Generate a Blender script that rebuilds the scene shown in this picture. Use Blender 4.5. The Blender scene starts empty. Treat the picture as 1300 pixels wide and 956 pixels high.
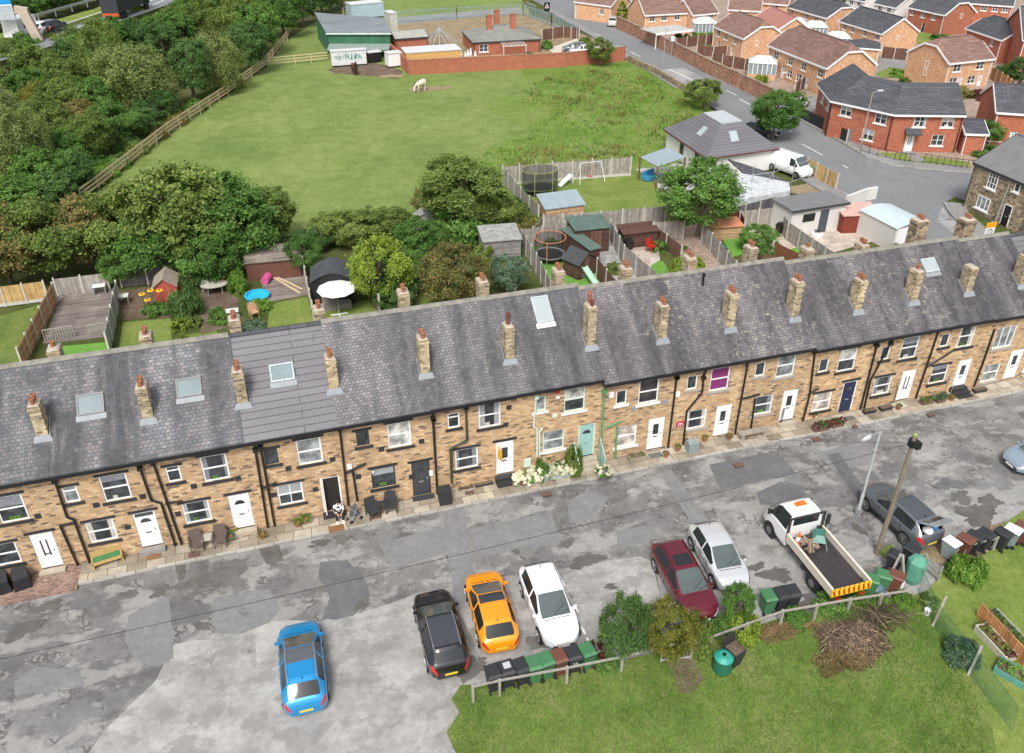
import bpy, math, random
from mathutils import Vector, Matrix
R=math.radians; PI=math.pi
random.seed(7)
S=bpy.context.scene; COL=S.collection
# ---------------------------------------------------------------- survey: measured camera, image points turned into ground points
FL=1080.;TH=R(31.1);AL=R(16.9);H=29.8
F_=Vector((math.sin(AL)*math.cos(TH),math.cos(AL)*math.cos(TH),-math.sin(TH)))
R_=Vector((math.cos(AL),-math.sin(AL),0));U_=R_.cross(F_);C_=Vector((0,0,H))
def ray(x,y): return F_+(x-650.)/FL*R_-(y-433.)/FL*U_
def P(x,y,z=0.0):
    d=ray(x,y); return C_+d*((z-H)/d.z)
def PY(x,y,Y):
    d=ray(x,y); return C_+d*(Y/d.y)
def proj(p):
    v=Vector(p)-C_; k=v.dot(F_); return (650+FL*v.dot(R_)/k,433-FL*v.dot(U_)/k)
def hgt(x,y,yt,z=0.0):
    b=P(x,y,z); lo,hi=0.,60.
    for _ in range(40):
        m=(lo+hi)/2
        if proj(b+Vector((0,0,m)))[1]>yt: lo=m
        else: hi=m
    return lo
# ---------------------------------------------------------------- materials
def newmat(name):
    m=bpy.data.materials.new(name); m.use_nodes=True
    nt=m.node_tree; b=nt.nodes['Principled BSDF']; return m,nt,b
def nd(nt,t,**k):
    n=nt.nodes.new(t)
    for a,v in k.items():
        if a.startswith('i_'):
            n.inputs[a[2:].replace('_',' ')].default_value=v
        else: setattr(n,a,v)
    return n
def lk(nt,a,b): nt.links.new(a,b)
def c4(c): return (c[0],c[1],c[2],1)
def ramp(nt,stops,interp='LINEAR'):
    n=nt.nodes.new('ShaderNodeValToRGB'); cr=n.color_ramp; cr.interpolation=interp
    while len(cr.elements)<len(stops): cr.elements.new(.5)
    for e,(p,c) in zip(cr.elements,stops): e.position=p; e.color=c4(c)
    return n
def noise(nt,vec,scale,detail=3,rough=.55):
    n=nd(nt,'ShaderNodeTexNoise'); n.inputs['Scale'].default_value=scale; n.inputs['Detail'].default_value=detail; n.inputs['Roughness'].default_value=rough
    lk(nt,vec,n.inputs['Vector']); return n
def mixc(nt,fac,a,b,mode='MIX'):
    n=nd(nt,'ShaderNodeMix',data_type='RGBA',blend_type=mode)
    for s,v in ((0,fac),(6,a),(7,b)):
        if isinstance(v,(int,float)): n.inputs[s].default_value=v
        elif isinstance(v,tuple): n.inputs[s].default_value=c4(v)
        else: lk(nt,v,n.inputs[s])
    return n.outputs[2]
def geo(nt): return nd(nt,'ShaderNodeNewGeometry').outputs['Position']
def uvn(nt): return nd(nt,'ShaderNodeUVMap').outputs['UV']
def mapping(nt,v,sc=(1,1,1),rot=(0,0,0)):
    n=nd(nt,'ShaderNodeMapping'); n.inputs['Scale'].default_value=sc; n.inputs['Rotation'].default_value=rot; lk(nt,v,n.inputs['Vector']); return n.outputs[0]
def bump(nt,b,h,st=.3,dist=.02):
    n=nd(nt,'ShaderNodeBump'); n.inputs['Strength'].default_value=st; n.inputs['Distance'].default_value=dist
    lk(nt,h,n.inputs['Height']); lk(nt,n.outputs[0],b.inputs['Normal'])
MATS={}
def M(name,col,rough=.75,metal=0.,var=.18,sc=3.,spec=None,coat=0,emit=None,bumpy=0):
    if name in MATS: return MATS[name]
    m,nt,b=newmat(name)
    v=nd(nt,'ShaderNodeTexCoord').outputs['Object']
    n=noise(nt,v,sc,4)
    r=ramp(nt,[(.25,tuple(c*(1-var) for c in col)),(.75,tuple(min(1,c*(1+var)) for c in col))]); lk(nt,n.outputs[0],r.inputs[0])
    lk(nt,r.outputs[0],b.inputs['Base Color'])
    b.inputs['Roughness'].default_value=rough; b.inputs['Metallic'].default_value=metal
    if spec is not None: b.inputs['Specular IOR Level'].default_value=spec
    if coat: b.inputs['Coat Weight'].default_value=coat; b.inputs['Coat Roughness'].default_value=.04
    if bumpy: bump(nt,b,n.outputs[0],bumpy,.03)
    MATS[name]=m; return m
def brick(name,stops,mortar,bw,bh,ms=.012,rough=.85,big=((.3,.8),(.7,1.15)),bsc=.35,bst=.4,squash=1,extra=None,offset=.5):
    """courses laid in metres along the face; each stone takes its own colour from the ramp"""
    m,nt,b=newmat(name); uv=uvn(nt)
    t=nd(nt,'ShaderNodeTexBrick'); t.offset=offset; t.squash=squash; t.squash_frequency=2
    t.inputs['Scale'].default_value=1; t.inputs['Brick Width'].default_value=bw; t.inputs['Row Height'].default_value=bh
    t.inputs['Mortar Size'].default_value=ms; t.inputs['Mortar Smooth'].default_value=.2
    t.inputs['Color1'].default_value=(0,0,0,1); t.inputs['Color2'].default_value=(1,1,1,1); t.inputs['Mortar'].default_value=(.5,.5,.5,1)
    lk(nt,uv,t.inputs['Vector'])
    r=ramp(nt,stops); lk(nt,t.outputs['Color'],r.inputs[0])
    n2=noise(nt,mapping(nt,uv,(1,1,1)),9,3)
    c=mixc(nt,.35,r.outputs[0],mixc(nt,1.,r.outputs[0],ramp_of(nt,n2.outputs[0],[(.3,(.55,.55,.55)),(.7,(1.4,1.4,1.4))]),'MULTIPLY'))
    p=geo(nt); n3=noise(nt,p,bsc,4,.6)
    c=mixc(nt,1.,c,ramp_of(nt,n3.outputs[0],[(big[0][0],(big[0][1],)*3),(big[1][0],(big[1][1],)*3)]),'MULTIPLY')
    oi=nd(nt,'ShaderNodeObjectInfo'); c=mixc(nt,1.,c,ramp_of(nt,oi.outputs['Random'],[(0,(.88,.89,.91)),(1,(1.1,1.09,1.07))]),'MULTIPLY')
    if extra: c=extra(nt,c,uv,p)
    c=mixc(nt,t.outputs['Fac'],c,mortar)
    lk(nt,c,b.inputs['Base Color']); b.inputs['Roughness'].default_value=rough
    inv=nd(nt,'ShaderNodeMath',operation='SUBTRACT'); inv.inputs[0].default_value=1; lk(nt,t.outputs['Fac'],inv.inputs[1])
    bump(nt,b,inv.outputs[0],bst,.012)
    MATS[name]=m; return m
def ramp_of(nt,v,stops,interp='LINEAR'):
    r=ramp(nt,stops,interp); lk(nt,v,r.inputs[0]); return r.outputs[0]
def slate_extra(lich,streak=.5,lichcol=(.42,.40,.33)):
    def f(nt,c,uv,p):
        # lichen patches, brighter washed streaks running down the slope
        s=nd(nt,'ShaderNodeSeparateXYZ'); lk(nt,p,s.inputs[0])
        n=noise(nt,mapping(nt,p,(.85,.09,.09)),1.,3,.5)
        c=mixc(nt,1.,c,ramp_of(nt,n.outputs[0],[(.38,(.50,.51,.54)),(.50,(.92,.92,.94)),(.64,(1.5,1.46,1.46))]),'MULTIPLY')
        n=noise(nt,mapping(nt,p,(3.4,.45,.45)),1.,4,.6)
        c=mixc(nt,ramp_of(nt,n.outputs[0],[(.5,(0,0,0)),(.72,(streak,)*3)]),c,(.24,.23,.225))
        n=noise(nt,p,2.6,6,.75)
        n4=noise(nt,p,.23,2)
        k=nd(nt,'ShaderNodeMath',operation='MULTIPLY'); lk(nt,ramp_of(nt,n.outputs[0],[(.55,(0,0,0)),(.62,(1,1,1))]),k.inputs[0]); lk(nt,ramp_of(nt,n4.outputs[0],[(.42,(0,0,0)),(.62,(lich,)*3)]),k.inputs[1])
        return mixc(nt,k.outputs[0],c,lichcol)
    return f
STONE=brick('gritstone',[(0,(.13,.09,.06)),(.07,(.28,.185,.11)),(.2,(.46,.285,.15)),(.6,(.57,.37,.195)),(.9,(.65,.47,.275)),(1,(.42,.31,.20))],(.36,.285,.20),.29,.118,.010,bsc=.9,big=((.3,.78),(.7,1.18)),bst=.6)
STONE2=brick('old_rubble_stone',[(0,(.10,.08,.06)),(.3,(.26,.19,.12)),(.6,(.42,.31,.19)),(.85,(.52,.40,.26)),(1,(.2,.16,.12))],(.30,.25,.18),.30,.15,.014,bsc=1.2,big=((.3,.6),(.7,1.2)),bst=.6)
CHST=brick('chimney_stone',[(0,(.16,.125,.08)),(.3,(.36,.28,.17)),(.7,(.52,.41,.25)),(1,(.62,.50,.33))],(.40,.34,.24),.26,.12,.012,bsc=2.,big=((.3,.6),(.7,1.2)))
SLATE=brick('weathered_slate',[(0,(.078,.077,.082)),(.4,(.098,.097,.101)),(.75,(.118,.114,.117)),(1,(.148,.142,.143))],(.060,.057,.060),.20,.165,.014,rough=.7,bsc=.25,big=((.32,.72),(.68,1.3)),extra=slate_extra(.22,.4,(.33,.32,.27)),bst=.5)
SLATE2=brick('lichened_purple_slate',[(0,(.078,.076,.081)),(.4,(.101,.096,.101)),(.75,(.124,.115,.120)),(1,(.155,.145,.147))],(.062,.057,.062),.20,.165,.014,rough=.7,bsc=.3,big=((.32,.74),(.68,1.25)),extra=slate_extra(.75,.4,(.36,.34,.27)),bst=.5)
SLATE0=brick('blue_purple_slate',[(0,(.078,.083,.09)),(.35,(.102,.107,.115)),(.6,(.124,.12,.127)),(.85,(.148,.133,.138)),(1,(.172,.17,.174))],(.062,.06,.063),.22,.175,.014,rough=.7,bsc=.45,big=((.36,.55),(.62,1.3)),extra=slate_extra(.25,.45,(.36,.35,.31)),bst=.5)
GTILE=brick('new_grey_roof_tile',[(0,(.145,.14,.15)),(1,(.165,.16,.17))],(.05,.05,.055),30.,.36,.022,rough=.6,big=((.3,.92),(.7,1.08)),bst=.6)
BTILE=brick('brown_roof_tile',[(0,(.17,.095,.075)),(.5,(.215,.125,.10)),(1,(.26,.155,.125))],(.11,.065,.052),.9,.33,.03,rough=.8,bsc=.5,big=((.3,.88),(.7,1.1)))
DTILE=brick('dark_grey_roof_tile',[(0,(.060,.064,.072)),(.5,(.078,.083,.092)),(1,(.10,.104,.112))],(.032,.034,.04),.9,.33,.035,rough=.75,bsc=.5,big=((.3,.85),(.7,1.15)))
OBRICK=brick('orange_brick',[(0,(.46,.21,.10)),(.3,(.60,.31,.16)),(.7,(.70,.40,.22)),(1,(.74,.50,.32))],(.52,.36,.24),.225,.085,.010,bsc=1.3,big=((.3,.85),(.7,1.12)))
RBRICK=brick('red_brick',[(0,(.33,.085,.045)),(.5,(.43,.125,.065)),(1,(.50,.17,.09))],(.36,.18,.12),.225,.085,.008,bsc=.8,big=((.3,.88),(.7,1.1)))
WBRICK=brick('old_wall_brick',[(0,(.17,.06,.04)),(.4,(.36,.15,.09)),(.8,(.50,.26,.15)),(1,(.55,.34,.22))],(.33,.22,.15),.3,.1,.012,bsc=.7,big=((.3,.6),(.7,1.15)))
FLAG=brick('stone_flags',[(0,(.22,.18,.13)),(.5,(.36,.31,.24)),(1,(.46,.41,.33))],(.14,.13,.09),.85,.62,.02,bsc=1.,big=((.3,.65),(.7,1.15)))
PAVER=brick('red_block_pavers',[(0,(.20,.12,.09)),(.5,(.33,.21,.16)),(1,(.42,.29,.22))],(.13,.10,.08),.2,.1,.012,bsc=1.,big=((.3,.75),(.7,1.15)))
KERB=brick('kerb_stone',[(0,(.28,.27,.24)),(1,(.42,.40,.36))],(.12,.12,.10),.9,.5,.02)
DECK=brick('weathered_decking',[(0,(.15,.12,.10)),(.5,(.24,.20,.17)),(1,(.31,.27,.235))],(.06,.05,.045),2.6,.14,.012,bsc=.8,big=((.3,.7),(.7,1.2)))
def boards(name,col,w=.14,horiz=False,v=.25):
    st=[(0,tuple(c*(1-v) for c in col)),(.5,col),(1,tuple(min(1,c*(1+v)) for c in col))]
    m,nt,b=newmat(name); uv=uvn(nt)
    if not horiz: uv=mapping(nt,uv,(1,1,1),(0,0,PI/2))
    t=nd(nt,'ShaderNodeTexBrick'); t.offset=.37
    t.inputs['Scale'].default_value=1; t.inputs['Brick Width'].default_value=7.; t.inputs['Row Height'].default_value=w; t.inputs['Mortar Size'].default_value=.008
    t.inputs['Color1'].default_value=(0,0,0,1); t.inputs['Color2'].default_value=(1,1,1,1); t.inputs['Mortar'].default_value=(.5,.5,.5,1); lk(nt,uv,t.inputs['Vector'])
    c=ramp_of(nt,t.outputs['Color'],st)
    n=noise(nt,geo(nt),2.5,5,.65); c=mixc(nt,1.,c,ramp_of(nt,n.outputs[0],[(.3,(.7,.7,.7)),(.7,(1.25,1.25,1.25))]),'MULTIPLY')
    c=mixc(nt,t.outputs['Fac'],c,tuple(x*.3 for x in col)); lk(nt,c,b.inputs['Base Color']); b.inputs['Roughness'].default_value=.85
    MATS[name]=m; return m
GREYF=boards('weathered_grey_fence_board',(.34,.31,.275)); ORF=boards('orange_stained_fence_board',(.50,.235,.09)); BRF=boards('brown_stained_fence_board',(.15,.075,.05))
YELF=boards('golden_fence_board',(.52,.34,.14)); DKF=boards('dark_grey_fence_board',(.12,.115,.115)); SAGEF=boards('sage_painted_fence_board',(.36,.40,.36))
SHEDBR=boards('dark_brown_shed_board',(.095,.045,.032),.13,True); CLAPW=boards('white_clapboard',(.78,.78,.78),.15,True,.03); SHEDTAN=boards('tan_shed_board',(.52,.33,.19),.13,True)
GREYB=boards('grey_timber_board',(.26,.245,.23),.14,True)
def grassmat(name,a,b_,c_,sc=.12,fine=14.,patch=None):
    m,nt,b=newmat(name); p=geo(nt)
    n1=noise(nt,p,sc,5,.6); n2=noise(nt,p,fine,3,.7); n3=noise(nt,p,sc*7,4,.65)
    c=ramp_of(nt,n1.outputs[0],[(.3,a),(.5,b_),(.72,c_)])
    c=mixc(nt,1.,c,ramp_of(nt,n3.outputs[0],[(.3,(.78,.82,.7)),(.7,(1.2,1.15,1.25))]),'MULTIPLY')
    c=mixc(nt,1.,c,ramp_of(nt,n2.outputs[0],[(.3,(.7,.72,.65)),(.7,(1.28,1.25,1.25))]),'MULTIPLY')
    if patch:
        n4=noise(nt,p,patch[0],5,.7); c=mixc(nt,ramp_of(nt,n4.outputs[0],[(patch[1],(0,0,0)),(patch[1]+.08,(patch[3],)*3)]),c,patch[2])
    lk(nt,c,b.inputs['Base Color']); b.inputs['Roughness'].default_value=.95; b.inputs['Specular IOR Level'].default_value=.1
    bump(nt,b,n2.outputs[0],.5,.05); MATS[name]=m; return m
FIELD=grassmat('pasture_grass',(.13,.19,.052),(.175,.235,.07),(.215,.27,.088),.09,5.,(.35,.60,(.13,.19,.05),.5))
ROUGH=grassmat('rough_grass',(.10,.17,.03),(.15,.22,.05),(.19,.23,.08),.15,5.,(.5,.60,(.21,.16,.08),.6))
LAWN=grassmat('garden_lawn',(.12,.18,.04),(.165,.225,.055),(.22,.26,.08),.4,16.)
WILD=grassmat('unmown_grass',(.09,.135,.035),(.14,.19,.05),(.20,.22,.085),.35,12.,(.8,.62,(.24,.20,.11),.6))
SCRUB=grassmat('scrub_ground',(.05,.07,.02),(.08,.10,.03),(.13,.11,.06),.3,6.)
SOIL=grassmat('bare_soil',(.10,.07,.05),(.15,.11,.085),(.21,.17,.13),.8,9.)
DIRT=grassmat('trodden_dirt',(.20,.155,.10),(.28,.22,.145),(.33,.27,.18),.5,6.)
TURF=grassmat('artificial_turf',(.12,.27,.05),(.14,.31,.06),(.16,.33,.07),.5,20.)
def tarmac(name,base,lo,hi,sc=.35,crack=True,stain=.62,stc=(.09,.085,.08),sst=.75,crk=.9):
    m,nt,b=newmat(name); p=geo(nt)
    n1=noise(nt,p,sc,5,.6); n2=noise(nt,p,26,3,.7); 
    c=ramp_of(nt,n1.outputs[0],[(.32,lo),(.5,base),(.68,hi)])
    c=mixc(nt,1.,c,ramp_of(nt,n2.outputs[0],[(.3,(.86,.86,.86)),(.7,(1.13,1.13,1.13))]),'MULTIPLY')
    n5=noise(nt,p,3.1,5,.7); c=mixc(nt,1.,c,ramp_of(nt,n5.outputs[0],[(.35,(.86,.86,.86)),(.65,(1.1,1.1,1.1))]),'MULTIPLY')
    if crack:
        # repaired bays: broken polygon pattern of slightly different greys
        wn=noise(nt,p,1.3,3); w=nd(nt,'ShaderNodeVectorMath',operation='SCALE'); lk(nt,wn.outputs['Color'],w.inputs[0]); w.inputs['Scale'].default_value=1.1
        ad=nd(nt,'ShaderNodeVectorMath',operation='ADD'); lk(nt,p,ad.inputs[0]); lk(nt,w.outputs[0],ad.inputs[1])
        vv=nd(nt,'ShaderNodeTexVoronoi',feature='F1'); vv.inputs['Scale'].default_value=.42; lk(nt,ad.outputs[0],vv.inputs['Vector'])
        s=nd(nt,'ShaderNodeSeparateColor'); lk(nt,vv.outputs['Color'],s.inputs[0])
        c=mixc(nt,1.,c,ramp_of(nt,s.outputs[0],[(0,(.70,.70,.70)),(.3,(.9,.9,.9)),(.7,(1.05,1.05,1.04)),(1,(1.2,1.19,1.15))]),'MULTIPLY')
        ve=nd(nt,'ShaderNodeTexVoronoi',feature='DISTANCE_TO_EDGE'); ve.inputs['Scale'].default_value=1.1; lk(nt,ad.outputs[0],ve.inputs['Vector'])
        n6=noise(nt,p,.45,3)
        va=nd(nt,'ShaderNodeTexVoronoi',feature='DISTANCE_TO_EDGE'); va.inputs['Scale'].default_value=1.9; lk(nt,ad.outputs[0],va.inputs['Vector']); n8=noise(nt,p,.8,4,.6)
        k8=nd(nt,'ShaderNodeMath',operation='MULTIPLY'); lk(nt,ramp_of(nt,va.outputs[0],[(0,(1,1,1)),(.05,(.7,.7,.7)),(.12,(0,0,0))]),k8.inputs[0]); lk(nt,ramp_of(nt,n8.outputs[0],[(.56,(0,0,0)),(.62,(.85,.85,.85))]),k8.inputs[1])
        c=mixc(nt,k8.outputs[0],c,(.085,.08,.075)); c=mixc(nt,ramp_of(nt,n8.outputs[0],[(.55,(0,0,0)),(.60,(.35,.35,.35))]),c,ramp_of(nt,va.outputs[0],[(0,(.07,.066,.06)),(.07,(.12,.115,.105)),(.13,(.36,.35,.33)),(1,(.40,.39,.37))]))
        k=nd(nt,'ShaderNodeMath',operation='MULTIPLY'); lk(nt,ramp_of(nt,ve.outputs[0],[(0,(1,1,1)),(.012,(.8,.8,.8)),(.035,(0,0,0))]),k.inputs[0]); lk(nt,ramp_of(nt,n6.outputs[0],[(.50,(0,0,0)),(.62,(crk*.8,)*3)]),k.inputs[1])
        c=mixc(nt,k.outputs[0],c,(.085,.08,.075))
    n4=noise(nt,mapping(nt,p,(.8,1.15,1)),.75,6,.68)
    c=mixc(nt,ramp_of(nt,n4.outputs[0],[(stain-.07,(0,0,0)),(stain,(sst,)*3)]),c,stc)
    n7=noise(nt,mapping(nt,p,(.8,1.2,1)),.55,9,.68); n7.inputs['Distortion'].default_value=.25
    if crack: c=mixc(nt,ramp_of(nt,n7.outputs[0],[(.52,(0,0,0)),(.57,(.45,.45,.45))]),c,(.40,.39,.365))
    lk(nt,c,b.inputs['Base Color']); b.inputs['Roughness'].default_value=.85
    bump(nt,b,n2.outputs[0],.25,.02); MATS[name]=m; return m
STREET=tarmac('broken_patched_tarmac',(.185,.182,.177),(.135,.133,.13),(.25,.245,.235),stain=.60,sst=.6)
CONC=tarmac('pale_worn_concrete',(.34,.33,.31),(.24,.235,.22),(.43,.42,.40),.5,False,.57,(.20,.19,.175),.6)
BAYS=tarmac('grey_worn_tarmac',(.30,.295,.28),(.20,.195,.185),(.37,.36,.34),.3,False,.6,(.13,.12,.105),.7)
PATCHD=tarmac('dark_tarmac_patch',(.13,.13,.132),(.115,.115,.118),(.15,.15,.15),.8,False,.8)
PATCHM=tarmac('mid_tarmac_patch',(.20,.20,.20),(.175,.175,.175),(.225,.225,.22),.8,False,.7)
WET=tarmac('wet_dark_stain',(.115,.107,.098),(.09,.084,.076),(.15,.14,.13),.8,False,.9)
ROAD=tarmac('main_road_tarmac',(.19,.198,.20),(.17,.178,.18),(.215,.22,.22),.12,False,.8)
ROADL=tarmac('worn_light_road_patch',(.30,.30,.29),(.22,.22,.21),(.40,.39,.37),.3,False,.62)
PAVE=tarmac('pavement_tarmac',(.24,.235,.225),(.2,.197,.19),(.28,.275,.265),.3,False,.75)
PATIO=brick('patio_slabs',[(0,(.40,.33,.27)),(.5,(.50,.42,.35)),(1,(.58,.50,.42))],(.28,.24,.2),.5,.5,.012)
PATIOR=brick('brown_block_patio',[(0,(.26,.19,.145)),(.5,(.34,.25,.195)),(1,(.42,.32,.26))],(.2,.15,.11),.25,.25,.012)
PATIOG=brick('grey_patio_slabs',[(0,(.28,.275,.26)),(.5,(.38,.37,.35)),(1,(.46,.45,.42))],(.2,.19,.17),.5,.5,.012)
LINE=M('white_road_paint',(.72,.72,.70),.7,var=.12,sc=8)
WHITE=M('white_upvc',(.80,.80,.80),.35,var=.03); DGREY=M('anthracite_paint',(.045,.05,.055),.4,var=.1); BLACK=M('black_painted_iron',(.012,.012,.013),.45,var=.1)
SILL=M('black_painted_stone',(.03,.03,.032),.6,var=.3,sc=8); SILLW=M('white_painted_sill',(.72,.71,.68),.6,var=.08)
GLASS=None
def glassmat(name,col,rough=.06,rf=.5):
    m,nt,b=newmat(name); v=geo(nt)
    n=noise(nt,mapping(nt,v,(1,1,1)),1.7,3,.6)
    c=ramp_of(nt,n.outputs[0],[(.38,tuple(x*.55 for x in col)),(.5,col),(.64,tuple(min(1,x*1.7) for x in col))])
    lk(nt,c,b.inputs['Base Color']); b.inputs['Roughness'].default_value=rough; b.inputs['Specular IOR Level'].default_value=rf; b.inputs['IOR'].default_value=1.5
    MATS[name]=m; return m
GLASS=glassmat('window_glass',(.045,.052,.055)); GLASSB=glassmat('blind_behind_glass',(.42,.42,.39),.2); GLASSL=glassmat('pale_net_curtain_glass',(.24,.26,.26),.15); WSG=M('windscreen_glass',(.085,.105,.105),.10,var=.15,sc=2,spec=.6); GLASSC=M('car_glass',(.022,.027,.028),.08,var=.05,spec=.4)  # windscreen base colour lifted above car glass to imitate reflected sky
SKYL=M('skylight_glass',(.20,.25,.265),.15,var=.12,sc=1.2); GPURP=M('purple_blind',(.20,.03,.14),.5); GBEIGE=glassmat('drawn_beige_blind',(.48,.43,.38),.2)
GREYPVC=M('grey_window_frame',(.30,.33,.34),.4); LEAD=M('lead_flashing',(.26,.28,.30),.5,var=.15); TERRA=M('terracotta_pot',(.31,.125,.065),.7,var=.25,sc=6); TERRAD=M('sooted_terracotta_pot',(.15,.05,.035),.7,var=.25,sc=6)
MORT=M('pale_mortar_cap',(.42,.36,.29),.9,var=.15); CONCP=M('concrete_post',(.52,.50,.45),.85,var=.12); WOODG=M('weathered_grey_wood',(.33,.31,.27),.85,var=.2,sc=5); WOODY=M('pale_new_timber',(.56,.43,.27),.8,var=.12,sc=5); WOODB=M('brown_timber',(.16,.085,.045),.75,var=.2,sc=5)
METAL=M('galvanised_steel',(.48,.50,.51),.45,.6,var=.12); TRUNK=M('grey_brown_bark',(.13,.105,.08),.9,var=.3,sc=6,bumpy=.4)
TYRE=M('tyre_rubber',(.018,.018,.019),.8); RIM=M('alloy_rim',(.42,.43,.44),.3,.8); CHAR=M('charcoal_plastic',(.035,.036,.038),.6)
MIST=M('red_plastic',(.50,.03,.02),.35)
def leafmat(name,a,b_,c_):
    m,nt,b=newmat(name); g=nd(nt,'ShaderNodeNewGeometry'); oi=nd(nt,'ShaderNodeObjectInfo')
    c=ramp_of(nt,g.outputs['Random Per Island'],[(0,a),(.55,b_),(1,c_)])
    n=noise(nt,g.outputs['Position'],.55,3,.6); c=mixc(nt,1.,c,ramp_of(nt,n.outputs[0],[(.35,(1.2,1.22,1.05)),(.65,(2.1,2.0,1.9))]),'MULTIPLY')
    c=mixc(nt,1.,c,ramp_of(nt,oi.outputs['Random'],[(0,(.82,.86,.8)),(1,(1.18,1.12,1.15))]),'MULTIPLY')
    lk(nt,c,b.inputs['Base Color']); b.inputs['Roughness'].default_value=.6; b.inputs['Specular IOR Level'].default_value=.25
    tl=nd(nt,'ShaderNodeBsdfTranslucent'); lk(nt,mixc(nt,1.,c,(1.25,1.3,.8),'MULTIPLY'),tl.inputs[0]); ms=nd(nt,'ShaderNodeMixShader'); ms.inputs[0].default_value=.35; lk(nt,b.outputs[0],ms.inputs[1]); lk(nt,tl.outputs[0],ms.inputs[2]); lk(nt,ms.outputs[0],nt.nodes['Material Output'].inputs[0])
    MATS[name]=m; return m
LF={'mid':leafmat('mid_green_leaf',(.04,.095,.022),(.075,.155,.034),(.13,.22,.06)),
 'dark':leafmat('dark_green_leaf',(.035,.075,.026),(.06,.12,.036),(.09,.155,.05)),
 'olive':leafmat('olive_green_leaf',(.06,.10,.026),(.105,.155,.04),(.17,.215,.06)),
 'willow':leafmat('willow_leaf',(.095,.13,.05),(.155,.195,.07),(.24,.275,.105)),
 'yellow':leafmat('yellow_green_leaf',(.085,.14,.02),(.14,.205,.032),(.22,.275,.05)),
 'gold':leafmat('golden_autumn_leaf',(.085,.10,.02),(.15,.155,.032),(.21,.19,.045)),
 'rust':leafmat('rust_tinged_leaf',(.07,.09,.03),(.13,.14,.045),(.23,.145,.07)),
 'blue':leafmat('blue_green_leaf',(.05,.09,.06),(.085,.135,.095),(.13,.185,.13)),
 'red':leafmat('dark_red_leaf',(.05,.015,.015),(.09,.03,.025),(.14,.05,.04)),
 'bright':leafmat('bright_green_leaf',(.065,.14,.025),(.11,.20,.035),(.165,.26,.06)),
 'flower':leafmat('white_petal',(.36,.36,.33),(.45,.45,.42),(.5,.5,.48)),
 'dry':leafmat('dry_stalk',(.10,.075,.04),(.16,.12,.065),(.21,.165,.09)),
 'twig':leafmat('cut_twig',(.05,.04,.03),(.13,.10,.075),(.29,.235,.175))}
def plain(n,c,r=.5,**k): return M(n,c,r,**k)
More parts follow.
